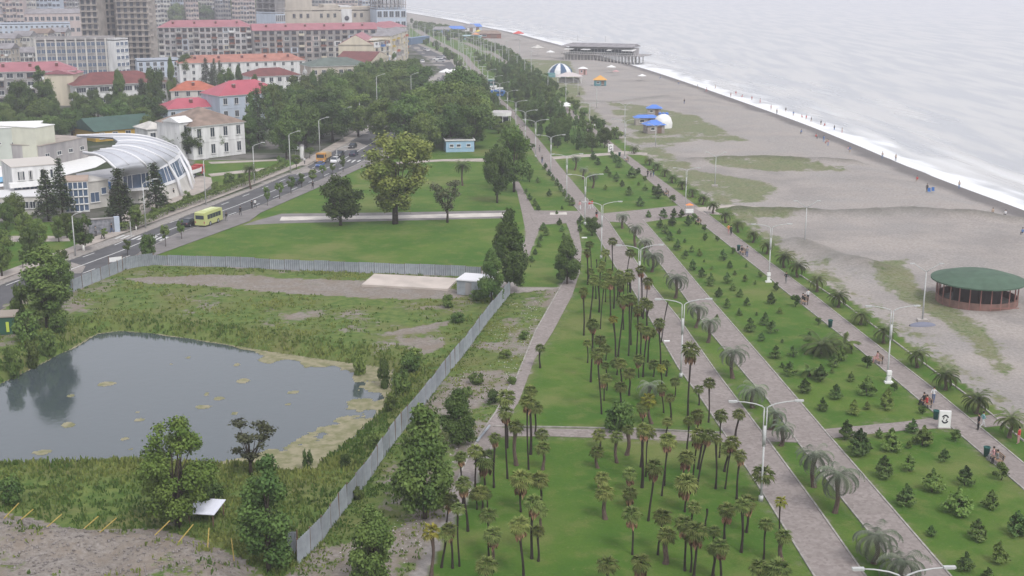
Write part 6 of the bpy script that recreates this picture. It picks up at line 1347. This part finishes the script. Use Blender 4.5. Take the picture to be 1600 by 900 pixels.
for a in [(1458,629,'walk','white','jeans','person in white top and jeans strolling on the beach path by the bench',R(150)),
(1262,471,'walk','white','black','person in white top and dark trousers walking on the beach path',R(150)),
(1228,443,'walk','black','grey','person in dark clothes with a white bag on the beach path',R(150)),
(1138,366,'walk','orange','pink','person in orange top walking beside a dark-clothed companion',R(-30)),
(1142,368,'walk','black','black','dark-clothed companion of the person in orange',R(-30)),
(1167,402,'stand','grey','jeans','person standing beside the bench below the orange-topped walker',0),
(1012,277,'walk','black','black','left of three dark-clothed people abreast on the beach path',R(150)),
(1017,277,'walk','grey','black','middle of three dark-clothed people abreast on the beach path',R(150)),
(1021,276,'walk','black','jeans','right of three dark-clothed people abreast on the beach path',R(150)),
(906,328,'walk','pink','white','person in pale clothes on the promenade junction',0),(921,327,'walk','red','white','person in red top on the promenade junction',R(20)),(925,326,'walk','red','white','second red-topped person on the junction, slightly right and behind',R(20)),
(932,343,'walk','black','red','person in dark top walking up the promenade below the red-topped pair',0),
(1528,672,'stand','black','black','dark-clothed person standing on the path beside one in light blue',R(90)),(1535,669,'walk','teal','white','person in light blue and white on the path beside the dark-clothed one',R(-90)),
(1591,694,'stand','red','pink','person in red standing on the grass at right edge',R(40)),
(399,325,'walk','white','black','person in light top on the pavement by the big lawn',R(30)),(394,327,'stand','black','black','dark-clothed person on the pavement beside one in light top',0),
(376,337,'walk','black','black','dark-clothed walker on the pavement right of the bus',R(30)),(354,346,'walk','black','grey','dark-clothed walker just right of the bus front',R(30)),(489,296,'walk','black','black','lone dark walker on the pavement by the roadside saplings',R(30)),
(476,257,'walk','white','black','person in white top at the far pavement near the orange truck',0),(150,369,'stand','grey','black','person by the mural wall, left one',0),(175,364,'walk','black','jeans','person by the mural wall, right one',R(90)),(161,374,'walk','black','black','person under the sapling by the mural wall',R(90)),
(272,308,'walk','black','grey','person walking along the plaza in front of the arched hall',R(60)),
(929,202,'walk','white','black','person in white on the far beach path beside a lamp',0),(925,199,'walk','black','white','person in dark top just left of the one in white on far beach path',0),(913,196,'stand','red','black','person in red on the far beach path',0),(896,181,'walk','black','grey','dark figure on the far beach path below the white tables',0),(890,178,'walk','red','black','reddish figure on the far beach path below the white tables',0),
(847,255,'walk','black','jeans','dark figure on the promenade near the small lawn',0),(843,238,'walk','grey','black','figure at the foot of the promenade lamp beyond the small lawn',0),
(846,140,'walk','black','grey','distant dark figure on the beach path above the dome',0),(905,151,'stand','black','black','distant dark figure at a lamp by the sandy track',0),(1069,163,'stand','black','jeans','lone dark figure standing far out on the beach',0),
(1448,301,'stand','black','black','dark figure standing on the beach near the surf with blue chairs',0),(1499,287,'stand','tan','blue','bather standing in the foam at the right',0),(1551,334,'sit','tan','black','seated sunbather nearest the water at right',0),(1571,335,'sit','white','black','person sitting on pebbles right of the seated sunbather',0),(1597,369,'sit','blue','black','person sitting on the beach at the right edge',0),(1433,281,'sit','red','tan','person sitting left of the dark standing beach figure',0),(1379,241,'stand','tan','blue','bather in the foam, second from right',0),(1400,243,'stand','tan','black','bather in the foam near the standing one',0)]:
    person(*a[:6],a[6] if len(a)>6 else 0)
g=random.Random(9); BW=[(1253,177),(1260,180),(1268,183),(1283,188),(1289,190),(1304,196),(1316,200),(1150,142),(1160,146),(1175,150),(1188,154),(1205,165),(1214,172),(1228,168),(1240,174),(1252,208),(1275,214),(1287,219),(1292,222),(1328,236),(1142,146),(1118,133),(1090,135),(1104,140),(1060,130),(1032,122),(1294,226),(1325,233)]
BW=sorted(BW)
for k,(x,y) in enumerate(BW): person(x,y,g.choice(['stand','walk','sit','sit']),g.choice(['tan','red','black','pink','blue']),g.choice(['tan','black','blue','red']),'tiny beachgoer near the waterline, %s from left along the shore'%ordn(k+1),g.uniform(0,6),group='beachgoers along the waterline')
# ---- benches, bins, signs
def bench(x,y,rz,label,sit=()):
    p=P(x,y,.05); t=thing('bench',label,'bench',p,rz,'benches beside the beach path'); w_=mat('bench_wood',(.30,.20,.13),.8)
    mb=MB(); [mb.box((0,-.18+.14*i,.45),(1.9,.11,.04),w_) for i in range(4)]; mb.build('seat',t); mb=MB(); [mb.box((0,-.30-.04*i,.6+.15*i),(1.9,.04,.11),w_) for i in range(3)]; mb.build('backrest',t)
    for s_ in (-1,1): mb=MB(); mb.box((s_*.8,.12,.21),(.07,.07,.42),BLACK); mb.box((s_*.8,-.26,.45),(.07,.07,.9),BLACK); mb.box((s_*.8,-.06,.42),(.06,.4,.05),BLACK); mb.build('leg',t)
    for k,(dx,top,bot,l) in enumerate(sit):
        q=p+Matrix.Rotation(rz,3,'Z')@Vector((dx,.05,0)); tt=thing('person',l,'person',(q.x,q.y,.04),rz); o=mo('body',PB_['sit'],tt)
        for i,m_ in enumerate((SKIN,PC[top],PC[bot])): o.material_slots[i].link='OBJECT'; o.material_slots[i].material=m_
        mo('hair',hm,tt,(0,-.005,1.28))
rb_=R(-118)+math.pi/2+R(0)
BR=math.atan2((P(1600,765)-P(1347,550)).y,(P(1600,765)-P(1347,550)).x)
for a in [(1446,634,'bench with two dark-clothed sitters opposite the person in jeans',((-.4,'red','black','left sitter on the bench opposite the person in jeans'),(.4,'black','black','right sitter on the bench opposite the person in jeans'))),(1256,474,'bench with two sitters beside the clipped shrub and white-topped walker',((-.4,'black','tan','left sitter on the bench by the white-topped walker'),(.4,'black','grey','right sitter on the bench by the white-topped walker'))),(1160,397,'bench on the path edge by the standing person',((.3,'black','grey','sitter on the bench next to the standing person'),)),(1556,722,'bench with sitters at the lower right path edge',((-.3,'grey','black','left sitter on the lower right bench'),(.5,'pink','grey','right sitter on the lower right bench'))),(1371,566,'bench with a pink-dressed sitter beside the clipped shrub',((0,'pink','pink','sitter in pink on the bench beside the clipped shrub'),)),(1091,350,'bench with sitter just below the orange cart',((0,'black','black','dark sitter on the bench just below the orange cart'),)),(979,252,'empty looking bench near the third beach path lamp',()),(1041,305,'bench at the path edge above the junction',((0,'grey','black','sitter on the bench above the junction'),)),(952,229,'bench beside the far white emblem sign',((0,'black','grey','sitter on the bench by the far emblem sign'),))]:
    bench(a[0],a[1],BR+math.pi,a[2],a[3])
binm=mat('green_bin',(.02,.10,.09),.6)
for k,(x,y,l) in enumerate([(1297,511,'dark green litter bin beside beach path above the banana plants'),(1462,655,'dark green litter bin beside the large emblem sign'),(1541,713,'dark green litter bin at the left end of the lower right bench'),(1154,392,'dark green litter bin left of the bench by the standing person'),(968,244,'dark green litter bin near the far emblem sign')]):
    t=thing('litter_bin',l,'bin',P(x,y,.03),0,'litter bins beside the path'); mb=MB(); mb.lathe([(0,0),(.24,0),(.3,.9),(.32,.92),(.27,.9),(.24,.3),(0,.28)],binm,12); mb.build('bin',t,True); mb=MB(); mb.lathe([(.33,.9),(.33,.97),(.28,.97),(.28,.9)],binm,12); mb.build('rim',t)
def sign(x,y,w_,h_,label,kind):
    t=thing('emblem_sign',label,'sign',P(x,y,.05),R(-4)); mb=MB(); mb.box((0,0,h_/2+.1),(w_,.25,h_),WPAINT); mb.build('panel',t)
    mb=MB(); mb.box((0,0,.05),(w_+.15,.4,.12),CONC); mb.build('foot',t)
    r=w_*.30; mb=MB(); cz=h_*.52+.1
    def arc(a0,a1,ra,rb2,m_):
        n=10; vs=[]; 
        for i in range(n+1): a=R(a0+(a1-a0)*i/n); vs+=[(ra*math.cos(a),-.135,cz+1.25*ra*math.sin(a)),(rb2*math.cos(a),-.135,cz+1.25*rb2*math.sin(a))]
        mb.add(vs,[(2*i,2*i+1,2*i+3,2*i+2) for i in range(n)],m_)
    K=mat('emblem_black',(.02,.02,.03),.6)
    if kind: arc(20,150,r*.72,r*1.1,K); arc(200,330,r*.72,r*1.1,K); arc(110,190,r*.35,r*.62,K); arc(-70,10,r*.35,r*.62,K)
    else: arc(40,330,r*.8,r*1.15,K); mb.box((r*.55,-.135,cz-.1),(r*.9,.01,.12),K)
    mb.build('emblem',t)
sign(1475,669,1.15,1.75,'white upright panel with black ring emblem at the lower path crossing',1)
sign(954,238,1.3,2.0,'small white panel with round black emblem at the far path crossing',0)
p=P(1077,335); t=thing('food_cart','small cart with orange canopy at the edge of the beach path','cart',p); mb=MB(); mb.box((0,0,.65),(1.5,.8,.7),WPAINT); mb.build('cart_body',t); mb=MB(); mb.add([(-.75,-.5,1.8),(.75,-.5,1.8),(.75,.5,1.8),(-.75,.5,1.8),(0,0,2.15)],[(0,1,4),(1,2,4),(2,3,4),(3,0,4),(3,2,1,0)],mat('orange_cloth',(.7,.25,.08),.8)); mb.build('canopy',t); mb=MB(); [mb.tube([(sx_*.7,sy_*.4,0),(sx_*.7,sy_*.4,1.95)],.03,GREY,5) for sx_ in(-1,1) for sy_ in (-1,1)]; mb.build('posts',t)
for k,(x,y) in enumerate([(1387,597),(1200,440)]):
    p=P(x,y); t=thing('lamp_base_box','white cabinet at the foot of the %s beach path lamp'%ordn(k+1),'cabinet',(p.x-.0,p.y-.35,0)); mb=MB(); mb.box((0,0,.1),(.9,.6,.2),WPAINT); mb.box((0,0,.5),(.45,.3,.6),WPAINT); mb.box((0,0,1.2),(.5,.32,.5),WPAINT); mb.build('cabinet',t)
# ---- shed, stakes, board, pavilion, kiosks
t,L_,H=blk('site_shed','small grey metal shed with white roof inside the fence corner',(714,460),(766,464),438,4.0,STEEL,mat('white_shed_roof',(.66,.66,.68),.6),cat='shed')
mb=MB(); mb.box((L_*.35,-.03,.95),(.9,.06,1.8),GREYW); mb.build('door',t)
t,L_,H=blk('green_shed','low dark green shed with pale roof at the far left edge by the pond','' or (-30,525),(24,522),498,3,mat('dark_green_wall',(.03,.09,.06),.8),mat('dusty_roof',(.30,.26,.22),.9),cat='shed'); mb=MB(); mb.box((L_*.8,-.05,1.0),(.35,.08,1.3),mat('lime_cloth',(.45,.55,.08),.8)); mb.build('yellow_cloth',t)
st=MB(); st.tube([(0,0,-.3),(0,0,1.75)],.05,YEL,6); st=st.mesh('stake')
SK=[(8,828,22,803),(28,836,48,820),(72,840,88,823),(129,845,150,826),(157,844,174,829),(242,856,253,843),(281,866,290,850),(325,872,322,845),(366,880,362,846)]
for k,(x,y,tx,ty) in enumerate(SK):
    p=P(x,y); h=1.7; q=P(tx,ty,h); z=hz(p.x,p.y); c_,s_=math.cos(PITCH),math.sin(PITCH)
    d=Vector((q.x-p.x,(q.y-p.y)*.35,h)); o=mo('yellow_stake',st,None,(p.x,p.y,z)); d=Vector((max(-1.4,min(1.4,d.x)),0.4,1.15)); o.rotation_euler=d.to_track_quat('Z','Y').to_euler(); tag(o,'yellow leaning stake on the rubble bank, %s from the left'%ordn(k+1),'stake','yellow stakes on the rubble bank')
p=P(323,812); t=thing('white_board','white square board roof standing in the weeds beside the green tree','board',(p.x,p.y,hz(p.x,p.y)+.1),R(-14)); mb=MB(); mb.box((0,0,0),(2.6,2.3,.06),mat('board_white',(.72,.74,.82),.5)); o=mb.build('board',t,loc=(0,0,1.15)); o.rotation_euler=(R(10),R(-3),0)
mb=MB(); [mb.box((sx_*1.1,sy_*.95,.45),(.08,.08,1.2),FRAMEB) for sx_ in(-1,1) for sy_ in(-1,1)]; mb.build('legs',t)
# stones and litter of the rubble bank
g=rs(5); rw_=w2([(0,806),(120,830),(250,835),(320,850),(380,885),(330,960),(0,960)]); x0=min(p[0] for p in rw_); x1=max(p[0] for p in rw_); y0=min(p[1] for p in rw_); y1=max(p[1] for p in rw_)
xx=g.uniform(x0,x1,2600); yy_=g.uniform(y0,y1,2600); k_=inpoly(xx,yy_,rw_); xx,yy_=xx[k_],yy_[k_]; zz_=height(xx,yy_)[0]
base=np.array([[1,0,0],[-1,0,0],[0,1,0],[0,-1,0],[0,0,1],[0,0,-1]],float); fo=np.array([[0,2,4],[2,1,4],[1,3,4],[3,0,4],[2,0,5],[1,2,5],[3,1,5],[0,3,5]])
def rocks(name,xs_,ys_,zs_,sz,m,label):
    n=len(xs_); V=base[None]*sz[:,None,None]*g.uniform(.6,1.3,(n,6,1)); V[:,:,2]*=.7; V+=np.stack([xs_,ys_,zs_+sz*.2],1)[:,None,:]; Fc=(fo[None]+6*np.arange(n)[:,None,None]).reshape(-1,3)
    o=mo(name,npmesh(name,V.reshape(-1,3),Fc,[m])); tag(o,label,name,kind='stuff')
rocks('rubble',xx,yy_,zz_,g.uniform(.03,.16,len(xx))**1.0,mat('rubble_stone',(.26,.235,.22),.95,noise=.4,nscale=2),'broken stones scattered over the rubble bank')
sw_=w2([(800,470),(760,520),(700,620),(650,700),(600,760),(520,870),(640,880),(700,800),(780,640),(840,540),(850,470)]); x0=min(p[0] for p in sw_); x1=max(p[0] for p in sw_); y0=min(p[1] for p in sw_); y1=max(p[1] for p in sw_)
xx=g.uniform(x0,x1,2400); yy_=g.uniform(y0,y1,2400); k_=inpoly(xx,yy_,sw_)&(fbm(xx/5,yy_/5,99)>.5); xx,yy_=xx[k_],yy_[k_]
rocks('litter',xx,yy_,height(xx,yy_)[0],g.uniform(.03,.10,len(xx)),mat('pale_litter',(.5,.48,.45),.8),'pale stones and litter on the dirt strip beside the fence')
# mural wall
t,L_,H=blk('mural_wall','grey patterned wall with pale blue end pillar beside the pavement',(140,366),(180,363),344,.5,mat('mural',(.13,.14,.16),.8,noise=.6,nscale=1.5,col2=(.26,.26,.28)),GREYW,cat='wall'); mb=MB(); mb.box((L_+.4,.2,H/2+.1),(.9,.9,H+.3),LBLUE); mb.build('pillar',t)
# banner on corner fence
p=P(182,424); t=thing('banner','white banner tied on posts at the fence corner','banner',(p.x,p.y,1.2),R(30)); mb=MB(); mb.box((0,0,.7),(1.9,.05,.7),WPAINT); mb.build('cloth',t); mb=MB(); [mb.tube([(s_*1.0,0,-1.2),(s_*1.0,0,1.3)],.05,FRAMEB,5) for s_ in(-1,1)]; mb.build('posts',t)
# blue kiosk
t,L_,H=blk('kiosk','pale blue kiosk with white trim under the trees beyond the upper lawn',(697,238),(741,237),221,5,mat('kiosk_blue',(.32,.48,.62),.7,noise=.1,nscale=1),GREYR,cat='kiosk')
for x in (.2,.45,.8): mo('window',winmesh(.9,.6,WPAINT,GLASS,0),t,(L_*x,0,H*.6))
mb=MB(); mb.box((L_/2,0,H+.2),(L_+.5,.3,.35),WPAINT); mb.box((-.15,2.5,H+.2),(.25,5.2,.35),WPAINT); mb.box((L_+.15,2.5,H+.2),(.25,5.2,.35),WPAINT); mb.build('fascia',t)
# white canopy building
a=P(765,205); t=thing('canopy_pavilion','white round-cornered canopy on slender columns beside the promenade','pavilion',P(783,203)); H=HT(783,203,176)
mb=MB(); pl=[(3.0*math.copysign(abs(math.cos(R(q)))**.6,math.cos(R(q))),3.4*math.copysign(abs(math.sin(R(q)))**.6,math.sin(R(q)))+3.2) for q in range(0,360,15)]; mb.prism(pl,H-1.0,H,WPAINT,mat('canopy_top',(.50,.48,.47),.8,noise=.2,nscale=1)); mb.build('canopy',t)
for k in range(8): q=R(k*45+10); mb=MB(); mb.tube([(2.7*math.cos(q),3.2+3*math.sin(q),0),(2.7*math.cos(q),3.2+3*math.sin(q),H-1)],.10,WPAINT,6); mb.build('column',t)
mb=MB(); mb.box((0,3.4,(H-1)/2-.2),(4,4.2,H-1.6),GLASS); mb.build('glass_room',t)
# beach buildings
def umbrella(x,y,s,m,label,name='beach_umbrella'):
    t=thing(name,label,'umbrella',P(x,y)); mb=MB(); mb.tube([(0,0,0),(0,0,2.4*s)],.04,GREY,5); mb.build('pole',t); mb=MB(); mb.lathe([(0,2.7*s),(1.7*s,2.0*s),(1.6*s,1.9*s),(0,2.55*s)],m,10); mb.build('canopy',t)
STRIPE=[mat('tent_white',(.66,.66,.66),.7),mat('tent_navy',(.05,.10,.18),.7)]
p=P(876,121); t=thing('striped_dome_tent','domed tent with white and navy stripes on the far beach','tent',p); mb=MB(); n=24; rr=[(5.6,0),(5.5,1.2),(4.9,2.8),(3.6,4.2),(1.9,5.2),(0,5.6)]
for k in range(n):
    a0,a1=2*math.pi*k/n,2*math.pi*(k+1)/n; m_=STRIPE[(k//2)%2]
    for (r0,z0_),(r1,z1_) in zip(rr,rr[1:]): mb.add([(r0*math.cos(a0),r0*math.sin(a0)+6,z0_),(r0*math.cos(a1),r0*math.sin(a1)+6,z0_),(r1*math.cos(a1),r1*math.sin(a1)+6,z1_),(r1*math.cos(a0),r1*math.sin(a0)+6,z1_)],[(0,1,2,3)],m_)
mb.build('dome',t); mb=MB(); mb.tube([(0,6,5.5),(0,6,6.4)],.06,GREY,5); mb.build('finial',t); mb=MB(); mb.box((-4,1.6,.9),(3.4,1.6,1.8),mat('teal_counter',(.12,.28,.30),.7)); mb.build('entrance',t)
def hutroof(t,w_,d_,h_,rh,m,hip=.3):
    mb=MB(); o=.5; mb.add([(-w_/2-o,-o,h_),(w_/2+o,-o,h_),(w_/2+o,d_+o,h_),(-w_/2-o,d_+o,h_),(-w_/2*hip,d_/2,h_+rh),(w_/2*hip,d_/2,h_+rh)],[(0,1,5,4),(1,2,5),(2,3,4,5),(3,0,4),(3,2,1,0)],m); mb.build('roof',t)
def hut(x,y,w_,d_,h_,rh,wm,rm,label,name='beach_hut',open_=False,rz=0,hip=.3):
    t=thing(name,label,'hut',P(x,y),rz)
    if open_:
        for sx_ in (-1,-.33,.33,1):
            for yy in (0,d_): mb=MB(); mb.tube([(sx_*w_/2,yy,0),(sx_*w_/2,yy,h_)],.08,WPAINT,6); mb.build('post',t)
        mb=MB(); mb.box((0,d_*.55,h_*.35),(w_*.85,d_*.6,h_*.7),wm); mb.build('counter',t)
    else:
        mb=MB(); mb.box((0,d_/2,h_/2),(w_,d_,h_),wm); mb.build('wall',t); mb=MB(); mb.box((w_*.2,-.03,h_*.45),(w_*.25,.06,h_*.8),FRAMEB); mb.build('door',t); mo('window',winmesh(w_*.2,h_*.3,FRAME,GLASS,0),t,(-w_*.2,0,h_*.6))
    hutroof(t,w_,d_,h_,rh,rm,hip); return t
hut(890,130,9.5,6,2.6,1.5,GREYW,mat('pale_pink_roof',(.50,.45,.44),.7),'open pavilion with pale roof in front of the striped dome','beach_pavilion',True)
hut(911,117,3.2,3,2.6,.8,mat('pinkish',(.55,.35,.33),.8),WPAINT,'small white-topped stall right of the striped dome','stall')
hut(938,134,4.6,3.5,2.2,1.8,mat('teal_wall',(.10,.25,.28),.7),mat('orange_roof',(.62,.33,.08),.7),'small teal stall with orange pyramid roof','stall',hip=.05)
umbrella(955,114,1.3,WPAINT,'white parasol on the pebbles right of the small stalls'); umbrella(962,118,.9,mat('pink_cloth',(.5,.3,.3),.8),'smaller pinkish parasol beside the white one'); umbrella(1003,127,1.1,WPAINT,'single white parasol farther out toward the sea'); umbrella(860,90,1.4,WPAINT,'white awning left of the pier restaurant')
umbrella(840,88,2.2,OFFW,'wide pale awning farther left of the pier restaurant')
hut(1022,180,4.2,3.4,2.1,1.1,RAW,BLUER,'farthest blue-roofed beach hut',rz=R(-5)); hut(1010,196,6.4,3.4,2.2,.8,RAW,BLUER,'wide blue-roofed beach hut, middle of the group',rz=R(2),hip=.7); hut(1025,209,5.0,4.2,2.4,1.3,mat('hut_grey',(.33,.29,.27),.9,noise=.2,nscale=1),BLUER,'nearest blue-roofed beach hut with grey walls',rz=R(12))
p=P(1036,200); t=thing('inflatable_castle','rounded white inflatable shelter behind the nearest blue-roofed hut','inflatable',p); mb=MB(); mb.lathe([(2.6,0),(2.7,1.5),(2.2,3.0),(1.2,3.9),(0,4.2)],WPAINT,14); mb.build('body',t,True); mb=MB(); [mb.lathe([(0,4.6),(.5,4.4),(.45,3.8),(0,3.7)],BLUER,8,(x,0,0)) for x in(-1,0,1)]; mb.build('blue_tops',t)
# pier restaurant
a=P(880,93); b=P(995,97); t=thing('pier_restaurant','long two-level restaurant on stilts reaching over the surf','restaurant',a,math.atan2(b.y-a.y,b.x-a.x)); L_=(b-a).length; dk=2.7
for i in range(22):
    for j in (0,6,12): mb=MB(); mb.tube([(L_*(i+.3)/22,j,-4.5),(L_*(i+.3)/22,j,dk)],.22,OFFW,6); mb.build('stilt',t)
mb=MB(); mb.box((L_/2+1,6,dk+.2),(L_+4,14,.4),GREYW); mb.build('deck',t); mb=MB(); mb.box((L_*.22,1.2,dk/2-.5),(L_*.40,1,dk+.8),GREYW); mb.build('base_wall',t)
mb=MB(); mb.box((L_*.48,7.5,dk+2.0),(L_*.88,7,3.2),GREYW); mb.build('wall',t)
for i in range(18): mo('window',winmesh(1.8,1.7,FRAME,GLASS,0),t,(L_*(.06+.84*(i+.5)/18),4.0,dk+2.1))
for x0,x1 in ((.02,.14),(.25,.37),(.60,.66),(.80,.96)): mb=MB(); mb.add([(L_*x0,-1,dk+2.6),(L_*x1,-1,dk+2.6),(L_*x1,3.6,dk+3.2),(L_*x0,3.6,dk+3.2),(L_*x0,-1,dk+2.5),(L_*x1,-1,dk+2.5),(L_*x1,3.6,dk+3.1),(L_*x0,3.6,dk+3.1)],[(0,1,2,3),(7,6,5,4),(0,4,5,1)],WPAINT); mb.build('awning',t)
mb=MB(); [mb.box((L_*(i+.5)/40,-.9,dk+.9),(.08,.08,1.0),WPAINT) for i in range(40)]; mb.box((L_/2,-.9,dk+1.42),(L_,.08,.08),WPAINT); mb.build('railing',t)
mb=MB(); H=dk+4.2; x1=L_*.93; mb.add([(-3,.5,H-.4),(x1,.5,H),(x1,13,H),(-3,13,H-.4),(2,7,H+1.3),(x1,7,H+1.5)],[(0,1,5,4),(1,2,5),(2,3,4,5),(3,0,4),(3,2,1,0)],GREYR); mb.build('roof',t)
for x in (.12,.5): mb=MB(); mb.tube([(L_*x,7,H+2),(L_*x,7,H+5)],.08,GREY,5); mb.build('flagpole',t)
# green round pavilion
p=P(1546,486); t=thing('round_pavilion','large round pavilion with dull green roof and brick-red base on the beach','pavilion',p); GR=mat('green_felt_roof',(.075,.125,.085),.85,noise=.2,nscale=.6)
Rr_=6.3; cy_=5.0; H=3.3; mb=MB(); mb.lathe([(0,H+1.15),(Rr_*.6,H+.75),(Rr_,H),(Rr_,H-.2),(0,H-.1)],GR,32,(0,cy_,0)); mb.build('roof',t)
mb=MB(); mb.lathe([(Rr_*.86,-.2),(Rr_*.86,1.0),(Rr_*.83,1.0),(Rr_*.83,-.2)],mat('brick_red_wall',(.22,.13,.105),.85,noise=.3,nscale=1),32,(0,cy_,0)); mb.build('base_wall',t)
for k in range(24): q=2*math.pi*k/24; mb=MB(); mb.box((Rr_*.85*math.cos(q),cy_+Rr_*.85*math.sin(q),H/2),(.13,.13,H),mat('red_timber',(.25,.12,.10),.8)); mb.build('post',t)
mb=MB(); mb.lathe([(Rr_*.5,0),(Rr_*.5,H-.1)],mat('dark_interior',(.05,.035,.03),.9),20,(0,cy_,0)); mb.build('inner_wall',t); mb=MB(); mb.box((1.5,-1.1,.7),(4,.08,.1),mat('red_timber',(.25,.12,.10))); mb.build('rail',t)
p=P(1441,509); t=thing('overturned_boat','small grey boat lying upside down by the beach lamp','boat',p,.1); mb=MB(); n=10; vs=[];fs=[]
for i in range(n+1):
    x=-1.7+3.4*i/n; w_=.62*math.sin(math.pi*(.06+.88*i/n))**.6
    for k in range(7): q=math.pi*k/6; vs.append((x,w_*math.cos(q),.52*w_/.62*math.sin(q)))
for i in range(n):
    for k in range(6): fs.append((i*7+k,i*7+k+1,(i+1)*7+k+1,(i+1)*7+k))
mb.add(vs,fs,mat('boat_grey',(.16,.17,.22),.6)); mb.build('hull',t,True)
for k,(x,y) in enumerate([(1452,302),(1458,301)]): t=thing('beach_chair','blue folding chair beside the dark standing beach figure, %s'%('left' if k==0 else 'right'),'chair',P(x,y)); mb=MB(); mb.box((0,0,.4),(.6,.5,.05),BLUEP); mb.build('seat',t); mb=MB(); mb.box((0,.3,.75),(.6,.05,.7),BLUEP); mb.build('backrest',t); [ (lambda q:(q.box((sx_*.27,sy_*.22,.2),(.05,.05,.4),GREY),q.build('leg',t)))(MB()) for sx_ in(-1,1) for sy_ in(-1,1)]
# far beach clubs
for k,(x,y,w_,h_,m_,r_,l) in enumerate([(690,53,13,3,mat('haze_blue_wall',(.12,.2,.35),.7),GREYR,'left blue-grey beach club building far along the shore'),(712,52,13,3,GREYW,BLUER,'second far beach club building, blue-grey roof'),(732,50,10,3.5,WHITE,GREYR,'white block of the far beach club'),(742,48,10,3,LBLUE,BLUER,'pale blue part of the far beach club'),(764,60,16,3,BRICK,BROWNR,'brown-roofed far beach restaurant'),(735,62,14,2.5,mat('aqua',(.3,.5,.55),.6),mat('aqua_roof',(.4,.55,.6),.6),'pale aqua pool stand before the brown-roofed restaurant')]): hut(x,y,w_,7,h_,2 if k!=5 else .4,m_,r_,l,'beach_club',hip=.7)
for k,(x,y,c) in enumerate([(743,62,'orange'),(810,63,'red'),(748,57,'yellow')]): umbrella(x,y,1.7 if c!='red' else 2.2,mat('cloth_awning_'+c,{'orange':(.6,.25,.1),'red':(.6,.08,.07),'yellow':(.6,.5,.1)}[c],.8),'distant %s awning on the far beach'%c,'awning')
t,L_,H=blk('footbridge','blue covered walkway crossing at the far end of the road',(642,70),(672,66),60,4,mat('bridge_blue',(.10,.16,.25),.7),mat('bridge_roof',(.16,.24,.36),.6),cat='walkway')
# white event tables on the far path
for k,(x,y) in enumerate([(880,172),(885,171),(735+150,174)]): umbrella(x,y,.9,WPAINT,'small white parasol stall on far beach path, %s of three'%ordn(k+1),'stall_parasol')
# white tent awnings at the edge of wood / ad columns
p=P(472,247); t=thing('white_column','white cylindrical kiosk column beside the far pavement','column',p); mb=MB(); mb.tube([(0,0,0),(0,0,3.0)],.55,WPAINT,14); mb.build('drum',t); mb=MB(); mb.lathe([(.65,3.0),(.65,3.15),(0,3.4)],GREYR,14); mb.build('cap',t)
p=P(462,245); umbrella(462,246,1.1,WPAINT,'white parasol left of the white column by the far pavement')
for k,(x,y) in enumerate([(698,128),(708,128)]): umbrella(x,y,2.0,WPAINT,'white gazebo canopy at the top edge of the wood, %s'%('left' if k==0 else 'right'),'gazebo')
# pipe in the site and white block on the promenade
p=P(1042,534); t=thing('white_block','small white slab lying at the promenade edge','slab',p); mb=MB(); mb.box((0,0,.08),(.7,.35,.16),WPAINT); mb.build('slab',t)
p=P(913,372); t=thing('white_block','small pale slab lying on the grass by the east path','slab',p); mb=MB(); mb.box((0,0,.08),(.9,.4,.14),WPAINT); mb.build('slab',t)
mb=MB(); mb.tube([P(765,665,.15),P(745,690,.15)],.12,STEEL,6); tag(mb.build('fallen_pole'),'dark pole lying beside the east path among the palms','pole')
# sea-side white fence near pier
# ---- haze over the whole place
lo=-7.5
hb=MB(); hb.box((0,2650,(lo+130)/2),(15000,7600,130-lo),WPAINT); hzme=hb.mesh('haze'); hzme.materials.clear()
hm_=bpy.data.materials.new('haze'); hm_.use_nodes=True; nt_=hm_.node_tree; nt_.nodes.clear(); pv=nt_.nodes.new('ShaderNodeVolumePrincipled'); pv.inputs['Density'].default_value=.00034; pv.inputs['Color'].default_value=(.92,.93,1,1); pv.inputs['Anisotropy'].default_value=.2
oo=nt_.nodes.new('ShaderNodeOutputMaterial'); nt_.links.new(pv.outputs[0],oo.inputs['Volume']); hzme.materials.append(hm_); ho=mo('haze',hzme); ho['kind']='stuff'; tag(ho,'thin pale sea haze over the town and shore','haze')
